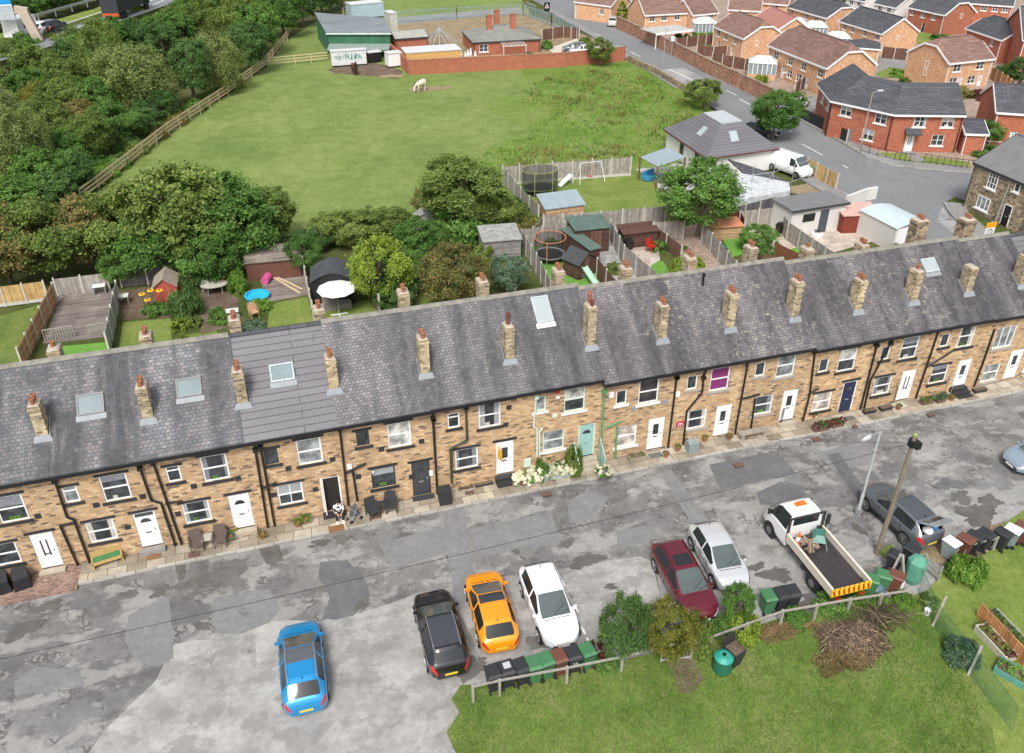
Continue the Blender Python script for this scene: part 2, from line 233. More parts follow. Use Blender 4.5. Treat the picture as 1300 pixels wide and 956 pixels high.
# ---------------------------------------------------------------- mesh helpers
OFF={}
class MB:
    def __init__(s): s.v=[]; s.f=[]
    def add(s,vs,fs):
        n=len(s.v); s.v+= [tuple(v) for v in vs]; s.f+=[tuple(i+n for i in f) for f in fs]; return s
    def box(s,c,d,rz=0.,tilt=None):
        hx,hy,hz=d[0]/2,d[1]/2,d[2]/2; cs,sn=math.cos(rz),math.sin(rz); vs=[]
        for z in (-hz,hz):
            for x,y in ((-hx,-hy),(hx,-hy),(hx,hy),(-hx,hy)):
                p=Vector((x,y,z))
                if tilt: p=tilt@p
                vs.append((c[0]+p.x*cs-p.y*sn,c[1]+p.x*sn+p.y*cs,c[2]+p.z))
        return s.add(vs,[(3,2,1,0),(4,5,6,7),(0,1,5,4),(1,2,6,5),(2,3,7,6),(3,0,4,7)])
    def b2(s,x0,y0,z0,x1,y1,z1): return s.box(((x0+x1)/2,(y0+y1)/2,(z0+z1)/2),(abs(x1-x0),abs(y1-y0),abs(z1-z0)))
    def poly(s,pts): return s.add(pts,[tuple(range(len(pts)))])
    def prism(s,pts,z0,z1):
        n=len(pts); A=sum(pts[i][0]*pts[(i+1)%n][1]-pts[(i+1)%n][0]*pts[i][1] for i in range(n))
        if A<0: pts=pts[::-1]
        vs=[(p[0],p[1],z0) for p in pts]+[(p[0],p[1],z1) for p in pts]
        return s.add(vs,[tuple(range(n))[::-1],tuple(range(n,2*n))]+[(i,(i+1)%n,n+(i+1)%n,n+i) for i in range(n)])
    def hull(s,bot,top):
        n=len(bot); return s.add(list(bot)+list(top),[tuple(range(n))[::-1],tuple(range(n,2*n))]+[(i,(i+1)%n,n+(i+1)%n,n+i) for i in range(n)])
    def tube(s,p,q,r,r2=None,n=6,cap=True):
        p=Vector(p);q=Vector(q);r2=r if r2 is None else r2; d=(q-p)
        if d.length<1e-6: return s
        d.normalize(); a=d.orthogonal().normalized(); b=d.cross(a); vs=[]
        for c,rr in ((p,r),(q,r2)):
            for i in range(n):
                t=2*PI*i/n; vs.append(c+a*(math.cos(t)*rr)+b*(math.sin(t)*rr))
        fs=[(i,(i+1)%n,n+(i+1)%n,n+i) for i in range(n)]
        if cap: fs+=[tuple(range(n))[::-1],tuple(range(n,2*n))]
        return s.add(vs,fs)
    def path(s,pts,r,n=6):
        for a,b in zip(pts,pts[1:]): s.tube(a,b,r,n=n)
        return s
    def bar(s,p,q,w,h):
        """rectangular beam from p to q, w wide, h high"""
        p=Vector(p);q=Vector(q); d=(q-p).normalized(); u=Vector((0,0,1)) if abs(d.z)<.95 else Vector((0,1,0)); a=d.cross(u).normalized(); b=a.cross(d)
        vs=[c+a*sx*w/2+b*sy*h/2 for c in (p,q) for sx,sy in ((-1,-1),(1,-1),(1,1),(-1,1))]
        return s.add(vs,[(3,2,1,0),(4,5,6,7),(0,1,5,4),(1,2,6,5),(2,3,7,6),(3,0,4,7)])
    def lathe(s,c,prof,n=16,sx=1,sy=1):
        vs=[]; 
        for r,z in prof:
            for i in range(n): t=2*PI*i/n; vs.append((c[0]+r*sx*math.cos(t),c[1]+r*sy*math.sin(t),c[2]+z))
        fs=[]
        for k in range(len(prof)-1):
            for i in range(n): fs.append((k*n+i,k*n+(i+1)%n,(k+1)*n+(i+1)%n,(k+1)*n+i))
        fs+=[tuple(range(n))[::-1],tuple(range((len(prof)-1)*n,len(prof)*n))]
        return s.add(vs,fs)
    def blob(s,c,r,n=8,m=6,jit=0):
        rng=random.Random(hash((round(c[0],2),round(c[1],2)))&0xffff); prof=[]; vs=[];
        for k in range(m+1):
            ph=PI*k/m
            for i in range(n):
                t=2*PI*i/n; j=1+rng.uniform(-jit,jit); vs.append((c[0]+r[0]*j*math.sin(ph)*math.cos(t),c[1]+r[1]*j*math.sin(ph)*math.sin(t),c[2]-r[2]*math.cos(ph)))
        return s.add(vs,[(k*n+i,k*n+(i+1)%n,(k+1)*n+(i+1)%n,(k+1)*n+i) for k in range(m) for i in range(n)])
    def xf(s,loc=(0,0,0),rz=0.,sc=1.):
        cs,sn=math.cos(rz),math.sin(rz); s.v=[(loc[0]+(x*cs-y*sn)*sc,loc[1]+(x*sn+y*cs)*sc,loc[2]+z*sc) for x,y,z in s.v]; return s
    def build(s,name,mat,parent=None,smooth=False,label=None,uv=True):
        off=OFF.get(parent.name,(0,0,0)) if parent else (0,0,0)
        me=bpy.data.meshes.new(name); me.from_pydata([(x-off[0],y-off[1],z-off[2]) for x,y,z in s.v],[],s.f)
        if uv and me.polygons:
            l=me.uv_layers.new(name='UVMap'); V=s.v; dat=[0.0]*(2*len(me.loops))
            for p in me.polygons:
                n=p.normal
                if abs(n.z)>.985: t=(1,0,0); u=(0,1,0)
                else:
                    tt=Vector((-n.y,n.x,0)).normalized(); uu=n.cross(tt); t=tuple(tt); u=tuple(uu)
                for li in p.loop_indices:
                    q=V[me.loops[li].vertex_index]; dat[2*li]=q[0]*t[0]+q[1]*t[1]+q[2]*t[2]; dat[2*li+1]=q[0]*u[0]+q[1]*u[1]+q[2]*u[2]
            l.data.foreach_set('uv',dat)
        if smooth: me.polygons.foreach_set('use_smooth',[True]*len(me.polygons))
        if mat: me.materials.append(mat)
        o=bpy.data.objects.new(name,me); COL.objects.link(o)
        if parent: o.parent=parent; OFF[o.name]=off
        if label: o['label']=label
        return o
def tag(o,label,cat,group=None,kind=None):
    if label: o['label']=label
    if cat: o['category']=cat
    if group: o['group']=group
    if kind: o['kind']=kind
    return o
def T(name,label,cat,loc=(0,0,0),rz=0.,group=None,world=False):
    """Empty at a thing's base; world=True: its parts are given in world coordinates"""
    o=bpy.data.objects.new(name,None); COL.objects.link(o); o.location=loc; o.rotation_euler=(0,0,rz); o.empty_display_size=.3
    if world: OFF[o.name]=tuple(loc)
    return tag(o,label,cat,group)
def dup(root,loc,rz=0.,label=None,group=None,scale=None,mats=None):
    r=root.copy(); COL.objects.link(r); r.location=loc; r.rotation_euler=(0,0,rz)
    if scale is not None: r.scale=scale if isinstance(scale,tuple) else (scale,)*3
    if label: r['label']=label
    if group: r['group']=group
    def setm(c):
        if mats and c.data:
            for k,m in mats.items():
                if c.name.split('.')[0]==k:
                    c.material_slots[0].link='OBJECT'; c.material_slots[0].material=m
    def rec(src,par):
        for ch in list(src.children):
            c=ch.copy(); COL.objects.link(c); c.parent=par; setm(c); rec(ch,c)
    rec(root,r); return r
def struct(name,mb,mat,label=None):
    o=mb.build(name,mat); o['kind']='structure'
    if label: o['label']=label
    return o
def sheet(name,px,z,mat,world=False):
    pts=[(p if world else tuple(P(p[0],p[1],z))) for p in px]; pts=[(p[0],p[1],z) for p in pts]
    n=len(pts); A=sum(pts[i][0]*pts[(i+1)%n][1]-pts[(i+1)%n][0]*pts[i][1] for i in range(n))
    if A<0: pts=pts[::-1]
    return struct(name,MB().poly(pts),mat)
def blobpts(cx,cy,rx,ry,n=18,j=.25,seed=0,rot=0):
    """irregular closed outline in metres"""
    g=random.Random(seed); ph=[g.uniform(0,6.28) for _ in range(6)]; out=[]; n*=2
    for i in range(n):
        t=2*PI*i/n; k=1+j*(.5*math.sin(2*t+ph[0])+.35*math.sin(3*t+ph[1])+.3*math.sin(5*t+ph[2])+.22*math.sin(9*t+ph[4])+.15*math.sin(14*t+ph[5]))+g.uniform(-.06,.06)*j*3
        x,y=rx*k*math.cos(t),ry*k*math.sin(t); out.append((cx+x*math.cos(rot)-y*math.sin(rot),cy+x*math.sin(rot)+y*math.cos(rot)))
    return out
def text_mesh(body,size,mat,parent,mtx,name='lettering',extr=.004):
    c=bpy.data.curves.new('letters','FONT'); c.body=body; c.size=size; c.extrude=extr; c.align_x='CENTER'; c.align_y='CENTER'
    o=bpy.data.objects.new('letters',c); COL.objects.link(o); dg=bpy.context.evaluated_depsgraph_get(); dg.update()
    me=bpy.data.meshes.new_from_object(o.evaluated_get(dg)); bpy.data.objects.remove(o)
    me.transform(mtx); me.materials.clear(); me.materials.append(mat)
    q=bpy.data.objects.new(name,me); COL.objects.link(q); q.parent=parent; return q
# ---------------------------------------------------------------- vehicles
def lerpk(keys,x):
    if x<=keys[0][0]: return keys[0][1:]
    for a,b in zip(keys,keys[1:]):
        if x<=b[0]:
            t=(x-a[0])/(b[0]-a[0]); return tuple(p+(q-p)*t for p,q in zip(a[1:],b[1:]))
    return keys[-1][1:]
#  x (-1 rear .. 1 front), belt height, top height, roof half width factor   (heights as part of overall height)
STY={'hatch':dict(k=[(-1,.42,.44,.8),(-.985,.52,.54,.82),(-.95,.60,.64,.82),(-.91,.64,.69,.78),(-.70,.655,.90,.70),(-.60,.655,.955,.70),(-.25,.65,1,.71),(-.04,.645,.99,.71),(.09,.635,.955,.70),(.56,.605,.635,.80),(.63,.59,.62,.82),(.80,.55,.585,.80),(.93,.48,.51,.78),(.98,.40,.42,.76),(1,.34,.35,.74)],ws=(.09,.56),rw=(-.91,-.70),sw=(-.66,.40)),
 'estate':dict(k=[(-1,.42,.44,.8),(-.985,.54,.56,.82),(-.96,.62,.66,.82),(-.93,.655,.70,.79),(-.78,.66,.90,.71),(-.72,.66,.955,.71),(-.35,.655,1,.72),(-.06,.65,.99,.72),(.06,.64,.955,.71),(.50,.61,.65,.80),(.57,.60,.63,.82),(.80,.56,.59,.80),(.93,.49,.52,.78),(.98,.41,.43,.76),(1,.35,.36,.74)],ws=(.06,.50),rw=(-.93,-.78),sw=(-.76,.36)),
 'suv':dict(k=[(-1,.40,.42,.84),(-.985,.52,.54,.85),(-.96,.60,.64,.85),(-.92,.64,.70,.81),(-.74,.645,.90,.73),(-.66,.645,.955,.73),(-.3,.64,1,.74),(-.04,.635,.985,.74),(.07,.63,.95,.73),(.50,.615,.65,.82),(.57,.61,.645,.84),(.82,.57,.60,.83),(.94,.51,.54,.81),(.98,.43,.45,.80),(1,.36,.37,.78)],ws=(.07,.50),rw=(-.92,-.74),sw=(-.70,.36)),
 'saloon':dict(k=[(-1,.42,.44,.8),(-.985,.54,.56,.82),(-.95,.62,.65,.84),(-.72,.66,.70,.84),(-.45,.665,.93,.70),(-.25,.66,1,.70),(.05,.65,.99,.70),(.18,.64,.95,.70),(.48,.62,.66,.80),(.58,.60,.64,.82),(.80,.55,.58,.80),(.93,.48,.51,.78),(.98,.40,.42,.76),(1,.34,.35,.74)],ws=(.18,.48),rw=(-.72,-.45),sw=(-.50,.36)),
 'van':dict(k=[(-1,.24,.30,.9),(-.995,.52,.94,.90),(-.97,.55,.985,.90),(-.5,.55,1,.90),(.30,.55,1,.90),(.42,.54,.965,.88),(.68,.50,.60,.86),(.74,.49,.56,.87),(.92,.44,.47,.86),(.98,.38,.40,.84),(1,.30,.31,.82)],ws=(.42,.68),rw=(9,9),sw=(.22,.60))}
PLAN=[(-1,.66),(-.98,.77),(-.94,.87),(-.86,.95),(-.65,1),(.42,1),(.66,.97),(.80,.91),(.89,.83),(.95,.72),(.98,.61),(1,.48)]
def make_car(name,label,cat,loc,rz,style,paint,L,W,Hh,roof=None,dark_roof=False,rail=False,clad=None,group=None,rimm=None,wr=.32,open_boot=False,seams=True):
    st=STY[style]; K=st['k']; hl=L/2; hw=W/2
    root=T(name,label,cat,loc,rz,group)
    xs=sorted(set([k[0] for k in K]+[p[0] for p in PLAN]+[-.985+.05*i for i in range(40)]+list(st['ws'])+[r for r in st['rw'] if abs(r)<1]+list(st['sw'])))
    xs=[x for i,x in enumerate(xs) if i==0 or x-xs[i-1]>1e-4]; xs=[x for x in xs if x<=1]
    rings=[]
    for x in xs:
        zb,zt,rf=lerpk(K,x); rf-=.04 if style!='van' else 0; w=lerpk(PLAN,x)[0]*hw; zb*=Hh; zt*=Hh; g=zt-zb; rw_=min(rf*hw,w*.95); e=max(0,(abs(x)-.86)/.14); z0=.20+.12*e
        cab=min(1,max(0,(g-.06)/(.25*Hh)))
        ysh=w*.965
        if style=='van': rw_=w*.86
        pts=[(0,z0),(w*.82,z0),(w*.965,min(z0+.10,zb*.5)),(w,min(.44*Hh*.75,zb*.62)),(w*.995,zb*.80),(ysh,zb-.02),(w*.93,zb),(w*.93+(rw_-w*.93)*(.92*cab+.0)-(1-cab)*w*.10,zb+g*(.86*cab+.45*(1-cab))),(rw_*.93*(cab)+(1-cab)*w*.72,zb+g*(.965*cab+.75*(1-cab))),(rw_*.55,zb+g*(.995*cab+.95*(1-cab))),(0,zt)]
        rings.append([(x*hl,y,z) for y,z in pts])
    n=len(rings[0]); groups={}
    def put(k,quad): groups.setdefault(k,[]).append(quad)
    for i in range(len(xs)-1):
        xm=(xs[i]+xs[i+1])/2
        for j in range(n-1):
            q=[rings[i][j],rings[i+1][j],rings[i+1][j+1],rings[i][j+1]]
            k='body'
            if j==6 and st['sw'][0]<xm<st['sw'][1]:
                k='side_window' if not (style!='van' and abs(xm-(-.12))<.018) else 'body'
            if j>=8 and st['ws'][0]<xm<st['ws'][1]: k='windscreen'
            if j>=8 and st['rw'][0]<xm<st['rw'][1]: k='rear_window'
            if dark_roof and j>=8 and max(st['rw'][1]+.08,-9 if dark_roof is True else dark_roof)<xm<st['ws'][0]-.03: k='roof_panel'
            if j in (4,5) and xm>.90: k='headlight'
            if j in (4,5) and xm<-.90: k='tail_light'
            if j in (1,2) and clad: k='cladding'
            for sgn in (1,-1):
                qq=[(a,b*sgn,c) for a,b,c in q]
                if sgn<0: qq=qq[::-1]
                kk=k
                if k in('side_window','headlight','tail_light'): kk=(k,sgn)
                if open_boot and k=='rear_window': continue
                put(kk,qq)
    glass={'side_window':GLASSC,'windscreen':WSG,'rear_window':GLASSC,'roof_panel':roof or GLASSC,'headlight':MATS['headlamp_glass'],'tail_light':MATS['tail_lamp_red'],'body':paint,'cladding':clad}
    for k,qs in groups.items():
        nm=k if isinstance(k,str) else k[0]; mb=MB(); idx={}
        for q in qs:
            ff=[]
            for p in q:
                key=(round(p[0],4),round(p[1],4),round(p[2],4))
                if key not in idx: idx[key]=len(mb.v); mb.v.append(p)
                if idx[key] not in ff: ff.append(idx[key])
            if len(ff)>2: mb.f.append(tuple(ff))
        if nm=='body':
            for rg in (rings[0][::-1],rings[-1]):
                loop=[p for p in rg]+[(a,-b,c) for a,b,c in rg[::-1]][1:-1]
                mb.add(loop,[tuple(range(len(loop)))])
        o=mb.build(nm,glass[nm],root,smooth=True)
    # seams of doors, bonnet and boot
    if seams:
        sm=MB()
        for xx in (-.42,-.12,.24):
            if style=='van' and xx<.2: continue
            x=xx*hl; zb=lerpk(K,xx)[0]*Hh
            for s in (1,-1): sm.b2(x-.008,s*hw*.985,.30,x+.008,s*hw*1.004,zb-.04)
        for xx in ((st['ws'][1]+.05),):
            x=xx*hl; zt=lerpk(K,xx)[1]*Hh; sm.b2(x-.012,-hw*.62,zt-.02,x+.012,hw*.62,zt+.006)
        sm.build('panel_gap',BLACK,root)
        for s in (1,-1):
            for xx in (-.30,.04):
                if style=='van' and xx<0: continue
                MB().b2(xx*hl-.10,s*hw*.98,lerpk(K,xx)[0]*Hh-.16,xx*hl+.10,s*hw*1.015,lerpk(K,xx)[0]*Hh-.13).build('door_handle',paint,root)
    # wheels
    for sx in (-.60,.62):
        for s in (1,-1):
            x=sx*hl; y=s*(hw-.105)
            MB().tube((x,s*(hw-.30),wr+.01),(x,s*(hw+.004),wr+.01),wr+.06,n=20).build('wheel_arch',BLACK,root)
            w=MB().tube((x,s*(hw-.22),wr),(x,s*(hw+.016),wr),wr,n=20).build('wheel',TYRE,root,smooth=False)
            rm=MB().tube((x,s*(hw+.0),wr),(x,s*(hw+.022),wr),wr*.24,n=12)
            for a in range(10):
                t=2*PI*a/10; rm.bar((x+math.cos(t)*wr*.1,s*(hw+.022),wr+math.sin(t)*wr*.1),(x+math.cos(t)*wr*.68,s*(hw+.022),wr+math.sin(t)*wr*.68),.035,.012)
            for a in range(20):
                t=2*PI*a/20; u=2*PI*(a+1)/20; rm.bar((x+math.cos(t)*wr*.68,s*(hw+.021),wr+math.sin(t)*wr*.68),(x+math.cos(u)*wr*.68,s*(hw+.021),wr+math.sin(u)*wr*.68),.014,.035)
            rm.build('rim',rimm or RIM,w)
    # mirrors, grille, plates, wipers, aerial
    xm=st['ws'][1]*hl-.22; zb=lerpk(K,xm/hl)[0]*Hh
    for s in (1,-1):
        MB().hull([(xm-.05,s*hw*.93,zb+.02),(xm+.05,s*hw*.93,zb+.02),(xm+.03,s*(hw+.10),zb+.01),(xm-.07,s*(hw+.11),zb+.01)],[(xm-.05,s*hw*.93,zb+.10),(xm+.04,s*hw*.93,zb+.10),(xm+.02,s*(hw+.09),zb+.13),(xm-.07,s*(hw+.10),zb+.13)]).build('mirror',paint,root)
    MB().b2(hl-.03,-hw*.55,.30,hl+.006,hw*.55,.30+.16).build('grille',CHAR,root)
    MB().b2(-hl-.008,-.26,.46 if style!='van' else .5,-hl+.03,.26,.57 if style!='van' else .61).build('number_plate',MATS['yellow_plate'],root)
    MB().b2(hl-.02,-.26,.32,hl+.014,.26,.43).build('number_plate',WHITE,root)
    if style!='van':
        x0=(st['ws'][1])*hl-.06; z0=lerpk(K,st['ws'][1])[1]*Hh
        MB().bar((x0,-.10,z0+.035),(x0-.30,.42,z0+.175),.018,.012).bar((x0,.20,z0+.035),(x0-.12,.62,z0+.075),.018,.012).build('wiper',BLACK,root)
        xa=-.62*hl; za=lerpk(K,-.62)[1]*Hh; MB().hull([(xa-.07,-.02,za-.02),(xa+.09,-.012,za-.02),(xa+.09,.012,za-.02),(xa-.07,.02,za-.02)],[(xa-.08,-.006,za+.07),(xa-.04,-.006,za+.06),(xa-.04,.006,za+.06),(xa-.08,.006,za+.07)]).build('aerial',BLACK,root)
    if rail:
        for s in (1,-1):
            pts=[]
            for i in range(9):
                xx=st['rw'][1]+.04+(st['ws'][0]-st['rw'][1]-.02)*i/8; a=lerpk(K,xx); pts.append((xx*hl,s*((a[2]-.04)*hw*.945),a[1]*Hh+.012-.02*0))
            MB().path(pts,.02,5).build('roof_rail',rail,root)
    return root
M('headlamp_glass',(.55,.58,.60),.1,var=.2); M('tail_lamp_red',(.50,.02,.015),.2,coat=.5); M('yellow_plate',(.75,.55,.04),.5)
def paint(name,c,metal=.0,rough=.3): return M(name,c,rough,metal,var=.02,coat=.9)
# ---------------------------------------------------------------- wheelie bins
BINC={k:M(k+'_bin_plastic',c,.55,var=.12,sc=4) for k,c in dict(black=(.028,.03,.033),green=(.055,.18,.075),brown=(.15,.055,.035),grey=(.26,.31,.31),darkgreen=(.02,.13,.075),teal=(.03,.16,.12)).items()}
def bin_proto():
    r=T('wheelie_bin','x','wheelie bin',(0,0,0))
    b=[(-.20,-.23,.06),(.20,-.23,.06),(.20,.23,.06),(-.20,.23,.06)]; t=[(-.275,-.34,1.0),(.275,-.34,1.0),(.275,.32,1.0),(-.275,.32,1.0)]
    mb=MB().hull(b,t); mb.b2(-.30,-.365,.955,.30,-.343,1.0); mb.b2(-.30,.322,.955,.30,.345,1.0); mb.b2(-.30,-.343,.955,-.277,.322,1.0); mb.b2(.277,-.343,.955,.30,.322,1.0)
    mb.build('body',BINC['black'],r)
    MB().hull([(-.30,-.38,1.003),(.30,-.38,1.003),(.30,.36,1.003),(-.30,.36,1.003)],[(-.24,-.33,1.055),(.24,-.33,1.055),(.24,.27,1.085),(-.24,.27,1.085)]).build('lid',BINC['black'],r)
    MB().tube((-.26,.40,1.0),(.26,.40,1.0),.018).bar((-.26,.33,.99),(-.26,.40,1.0),.03,.03).bar((.26,.33,.99),(.26,.40,1.0),.03,.03).build('handle',CHAR,r)
    for s in (1,-1): MB().tube((s*.20,.27,.10),(s*.26,.27,.10),.10,n=12).build('wheel',TYRE,r)
    return r
BIN=bin_proto(); bin_used=[False]
def place_bin(px,py,colour,label,group,rz=0.,lid=None,sc=1.,z=0.,pos=None):
    loc=pos or tuple(P(px,py,z)); loc=(loc[0],loc[1],z+.02)
    q=dup(BIN,loc,rz,label,group,(sc,sc,sc),{'body':BINC[colour],'lid':BINC[lid or colour]}); return q
# ---------------------------------------------------------------- trees and bushes
def crown_mesh(seed,rx,rz,leaf,n,clumps=70,top=0.,droop=0.,shape='round',name='crown'):
    """leaf-sized faces gathered in clumps through the crown's volume; crown centre at the origin"""
    g=random.Random(seed); vs=[];fs=[]; cl=[]
    lob=[(g.uniform(0,6.28),g.uniform(-.7,.9),g.uniform(.75,1.12)) for _ in range(9)]
    for i in range(clumps):
        th=g.uniform(0,2*PI); u=g.uniform(-.85,1); ph=math.acos(max(-1,min(1,u))); rr=g.uniform(.45,1.)**.45
        k=.80
        for (a,e,s) in lob:
            d=math.cos(th-a)*.5+.5; k=max(k,s*(.55+.5*d*(1-abs(u-e)*.6)))
        r=rr*min(k,1.12); x=r*math.sin(ph)*math.cos(th); y=r*math.sin(ph)*math.sin(th); z=r*math.cos(ph)
        if shape=='cone': f=1-.5*(z+1); f=max(.12,f); x*=f*1.2;y*=f*1.2
        if shape=='dome': z=abs(z)*1.0-.35
        cl.append((x*rx,y*rx,z*rz,g.uniform(.13,.32)))
    per=n//clumps
    for (cx,cy,cz,cr) in cl:
        cr_=cr*rx*.85
        for k in range(per):
            a=g.gauss(0,.42)*cr_; b=g.gauss(0,.42)*cr_; c=g.gauss(0,.34)*cr_
            if droop: c-=abs(g.gauss(0,1))*droop*rx*.25
            p=Vector((cx+a,cy+b,cz+c)); ou=Vector((cx,cy,cz*.8+.25*rz)); nrm=(ou.normalized()*.75 if ou.length>0 else Vector((0,0,1)))+Vector((g.gauss(0,.6),g.gauss(0,.6),g.gauss(.35,.6)))
            nrm.normalize(); t=nrm.orthogonal().normalized(); t=(Matrix.Rotation(g.uniform(0,6.28),3,nrm)@t); w=nrm.cross(t); s=leaf*g.uniform(.6,1.35)
            i0=len(vs); vs+= [tuple(p+t*s),tuple(p+w*s*.55+nrm*s*.12),tuple(p-t*s),tuple(p-w*s*.55+nrm*s*.12)]; fs.append((i0,i0+1,i0+2,i0+3))
    me=bpy.data.meshes.new(name); me.from_pydata(vs,[],fs); return me
def trunk_mb(h,r,rx,seed,spread=.6,z0=0):
    g=random.Random(seed+5); mb=MB(); p=Vector((0,0,z0)); 
    for i in range(4):
        q=p+Vector((g.uniform(-.08,.08)*h*.4,g.uniform(-.08,.08)*h*.4,h/4)); mb.tube(p,q,r*(1-.17*i),r*(1-.17*(i+1)),8,False); p=q
        if i>=1:
            for _ in range(3):
                a=g.uniform(0,6.28); e=q+Vector((math.cos(a)*rx*spread,math.sin(a)*rx*spread,h*.2)); m=q.lerp(e,.5)+Vector((0,0,h*.05)); mb.tube(q,m,r*.38,r*.22,5,False); mb.tube(m,e,r*.22,r*.06,5,False)
                for _ in range(2):
                    e2=m+Vector((g.uniform(-.4,.4)*rx,g.uniform(-.4,.4)*rx,g.uniform(.1,.25)*h)); mb.tube(m,e2,r*.13,r*.03,4,False)
    return mb
TREES={}
def tree_protos():
    spec={'big':[(11,4.,4.2,.15,24000,150,'round',0),(12,4.,4.,.15,24000,130,'round',0),(13,4.,4.6,.15,24000,160,'round',0)],
     'willow':[(21,4.,4.8,.12,24000,170,'round',.7),(22,4.,4.6,.12,24000,150,'round',.7)],
     'med':[(31,2.6,2.5,.10,16000,100,'round',0),(32,2.6,2.3,.10,16000,90,'round',0),(33,2.6,2.8,.10,16000,110,'round',0)],
     'bush':[(41,1.4,1.1,.085,7000,60,'dome',0),(42,1.4,1.2,.085,7000,50,'dome',0)],
     'cone':[(51,1.2,2.6,.10,8000,90,'cone',0)],
     'small':[(61,.5,.45,.045,1600,22,'dome',0),(62,.5,.5,.045,1600,18,'dome',0)]}
    for k,L_ in spec.items():
        TREES[k]=[(crown_mesh(s,rx,rz,lf,n,c,droop=dr,shape=sh),rx,rz) for s,rx,rz,lf,n,c,sh,dr in L_]
tree_protos(); TK={}
def tree(kind,leaf,loc,r,h,label,cat='tree',group=None,name='tree',seed=None,trunk=True,clear=.18,rot=None,parts=True):
    """r crown radius, h total height in metres"""
    v=TREES[kind]; g=random.Random(int(loc[0]*31+loc[1]*17)&0xfffff); i=g.randrange(len(v)) if seed is None else seed%len(v)
    me,rx,rz=v[i]; zc0=h*clear if trunk else 0.
    ch=(h-zc0); 
    if kind in('bush','small'): sz=ch/(rz*1.15); zc=zc0+rz*sz*.36
    else: sz=ch/(2*rz); zc=zc0+ch*.5
    a=g.uniform(0,6.28) if rot is None else rot
    if not trunk:
        o=bpy.data.objects.new(name,me); COL.objects.link(o)
        if not me.materials: me.materials.append(LF['mid'])
        o.material_slots[0].link='OBJECT'; o.material_slots[0].material=LF[leaf]
        o.location=(loc[0],loc[1],loc[2]+zc); o.rotation_euler=(0,0,a); o.scale=(r/rx,r/rx,sz); return tag(o,label,cat,group)
    root=T(name,label,cat,loc,a,group)
    o=bpy.data.objects.new('crown',me); COL.objects.link(o); o.parent=root; o.location=(0,0,zc); o.scale=(r/rx,r/rx,sz)
    if not me.materials: me.materials.append(LF['mid'])
    o.material_slots[0].link='OBJECT'; o.material_slots[0].material=LF[leaf]
    key=(kind,i%2)
    if key not in TK:
        q=trunk_mb(1.,.045,.36,i,.4).build('trunk',TRUNK,root); TK[key]=q.data
    else:
        q=bpy.data.objects.new('trunk',TK[key]); COL.objects.link(q); q.parent=root
    q.scale=(h*.7,h*.7,h*.60); return root
def ptree(kind,leaf,px,py,r,pytop,label,**k):
    """tree whose foot is at image point (px,py); its top reaches row pytop (foliage top about 0.8 r nearer than the axis)"""
    z=k.pop('z',0.); b=P(px,py,z); h=hgt(px,py,pytop,z)*k.pop('hf',.95); return tree(kind,leaf,tuple(b),r,max(h,.4),label,**k)
# ---------------------------------------------------------------- fences
def fence_run(label,pts,h,mat,postm=CONCP,ph=None,step=1.85,rail=None,name='garden_fence',group=None,thick=.05,board=None,cat='fence',posts=True):
    """upright posts with boarded panels between them; pts in metres on the ground"""
    pts=[Vector((p[0],p[1],p[2] if len(p)>2 else 0)) for p in pts]; root=T(name,label,cat,tuple(pts[0]),0,group,world=True); ph=ph or h+.12; first=True
    for a,b in zip(pts,pts[1:]):
        L=(b-a).length; n=max(1,round(L/step)); d=(b-a)/n; ang=math.atan2(d.y,d.x)
        for i in range(n+1):
            c=a+d*i
            if (i>0 or first) and posts: MB().box((c.x,c.y,c.z+ph/2),(.11,.11,ph),ang).build('post',postm,root)
            if i<n:
                m=c+d/2; l=d.length-(.115 if posts else 0)
                z0=.03
                if board: MB().box((m.x,m.y,m.z+.15),(l,.045,.26),ang).build('gravel_board',board,root); z0=.285
                MB().box((m.x,m.y,m.z+(h+z0)/2),(l,thick*.5,h-z0),ang).build('panel',mat,root)
                if rail:
                    mb=MB()
                    for zz in (h*.25,h*.6,h*.93): mb.box((m.x,m.y,m.z+zz),(l,thick+.03,.07),ang)
                    mb.build('rail',rail,root)
        first=False
    return root
def rail_fence(label,pts,h=1.25,rails=(.45,.8,1.15),mat=WOODY,step=2.4,name='field_fence',group=None,rw=.11):
    pts=[Vector((p[0],p[1],p[2] if len(p)>2 else 0)) for p in pts]; root=T(name,label,'fence',tuple(pts[0]),0,group,world=True)
    acc=0
    for a,b in zip(pts,pts[1:]):
        L=(b-a).length; n=max(1,round(L/step)); d=(b-a)/n
        for i in range(n):
            c=a+d*i; MB().b2(c.x-.05,c.y-.05,c.z,c.x+.05,c.y+.05,c.z+h).build('post',mat,root)
        mb=MB()
        for zz in rails: mb.bar(a+Vector((0,0,zz)),b+Vector((0,0,zz)),.05,rw)
        mb.build('rail',mat,root)
    return root
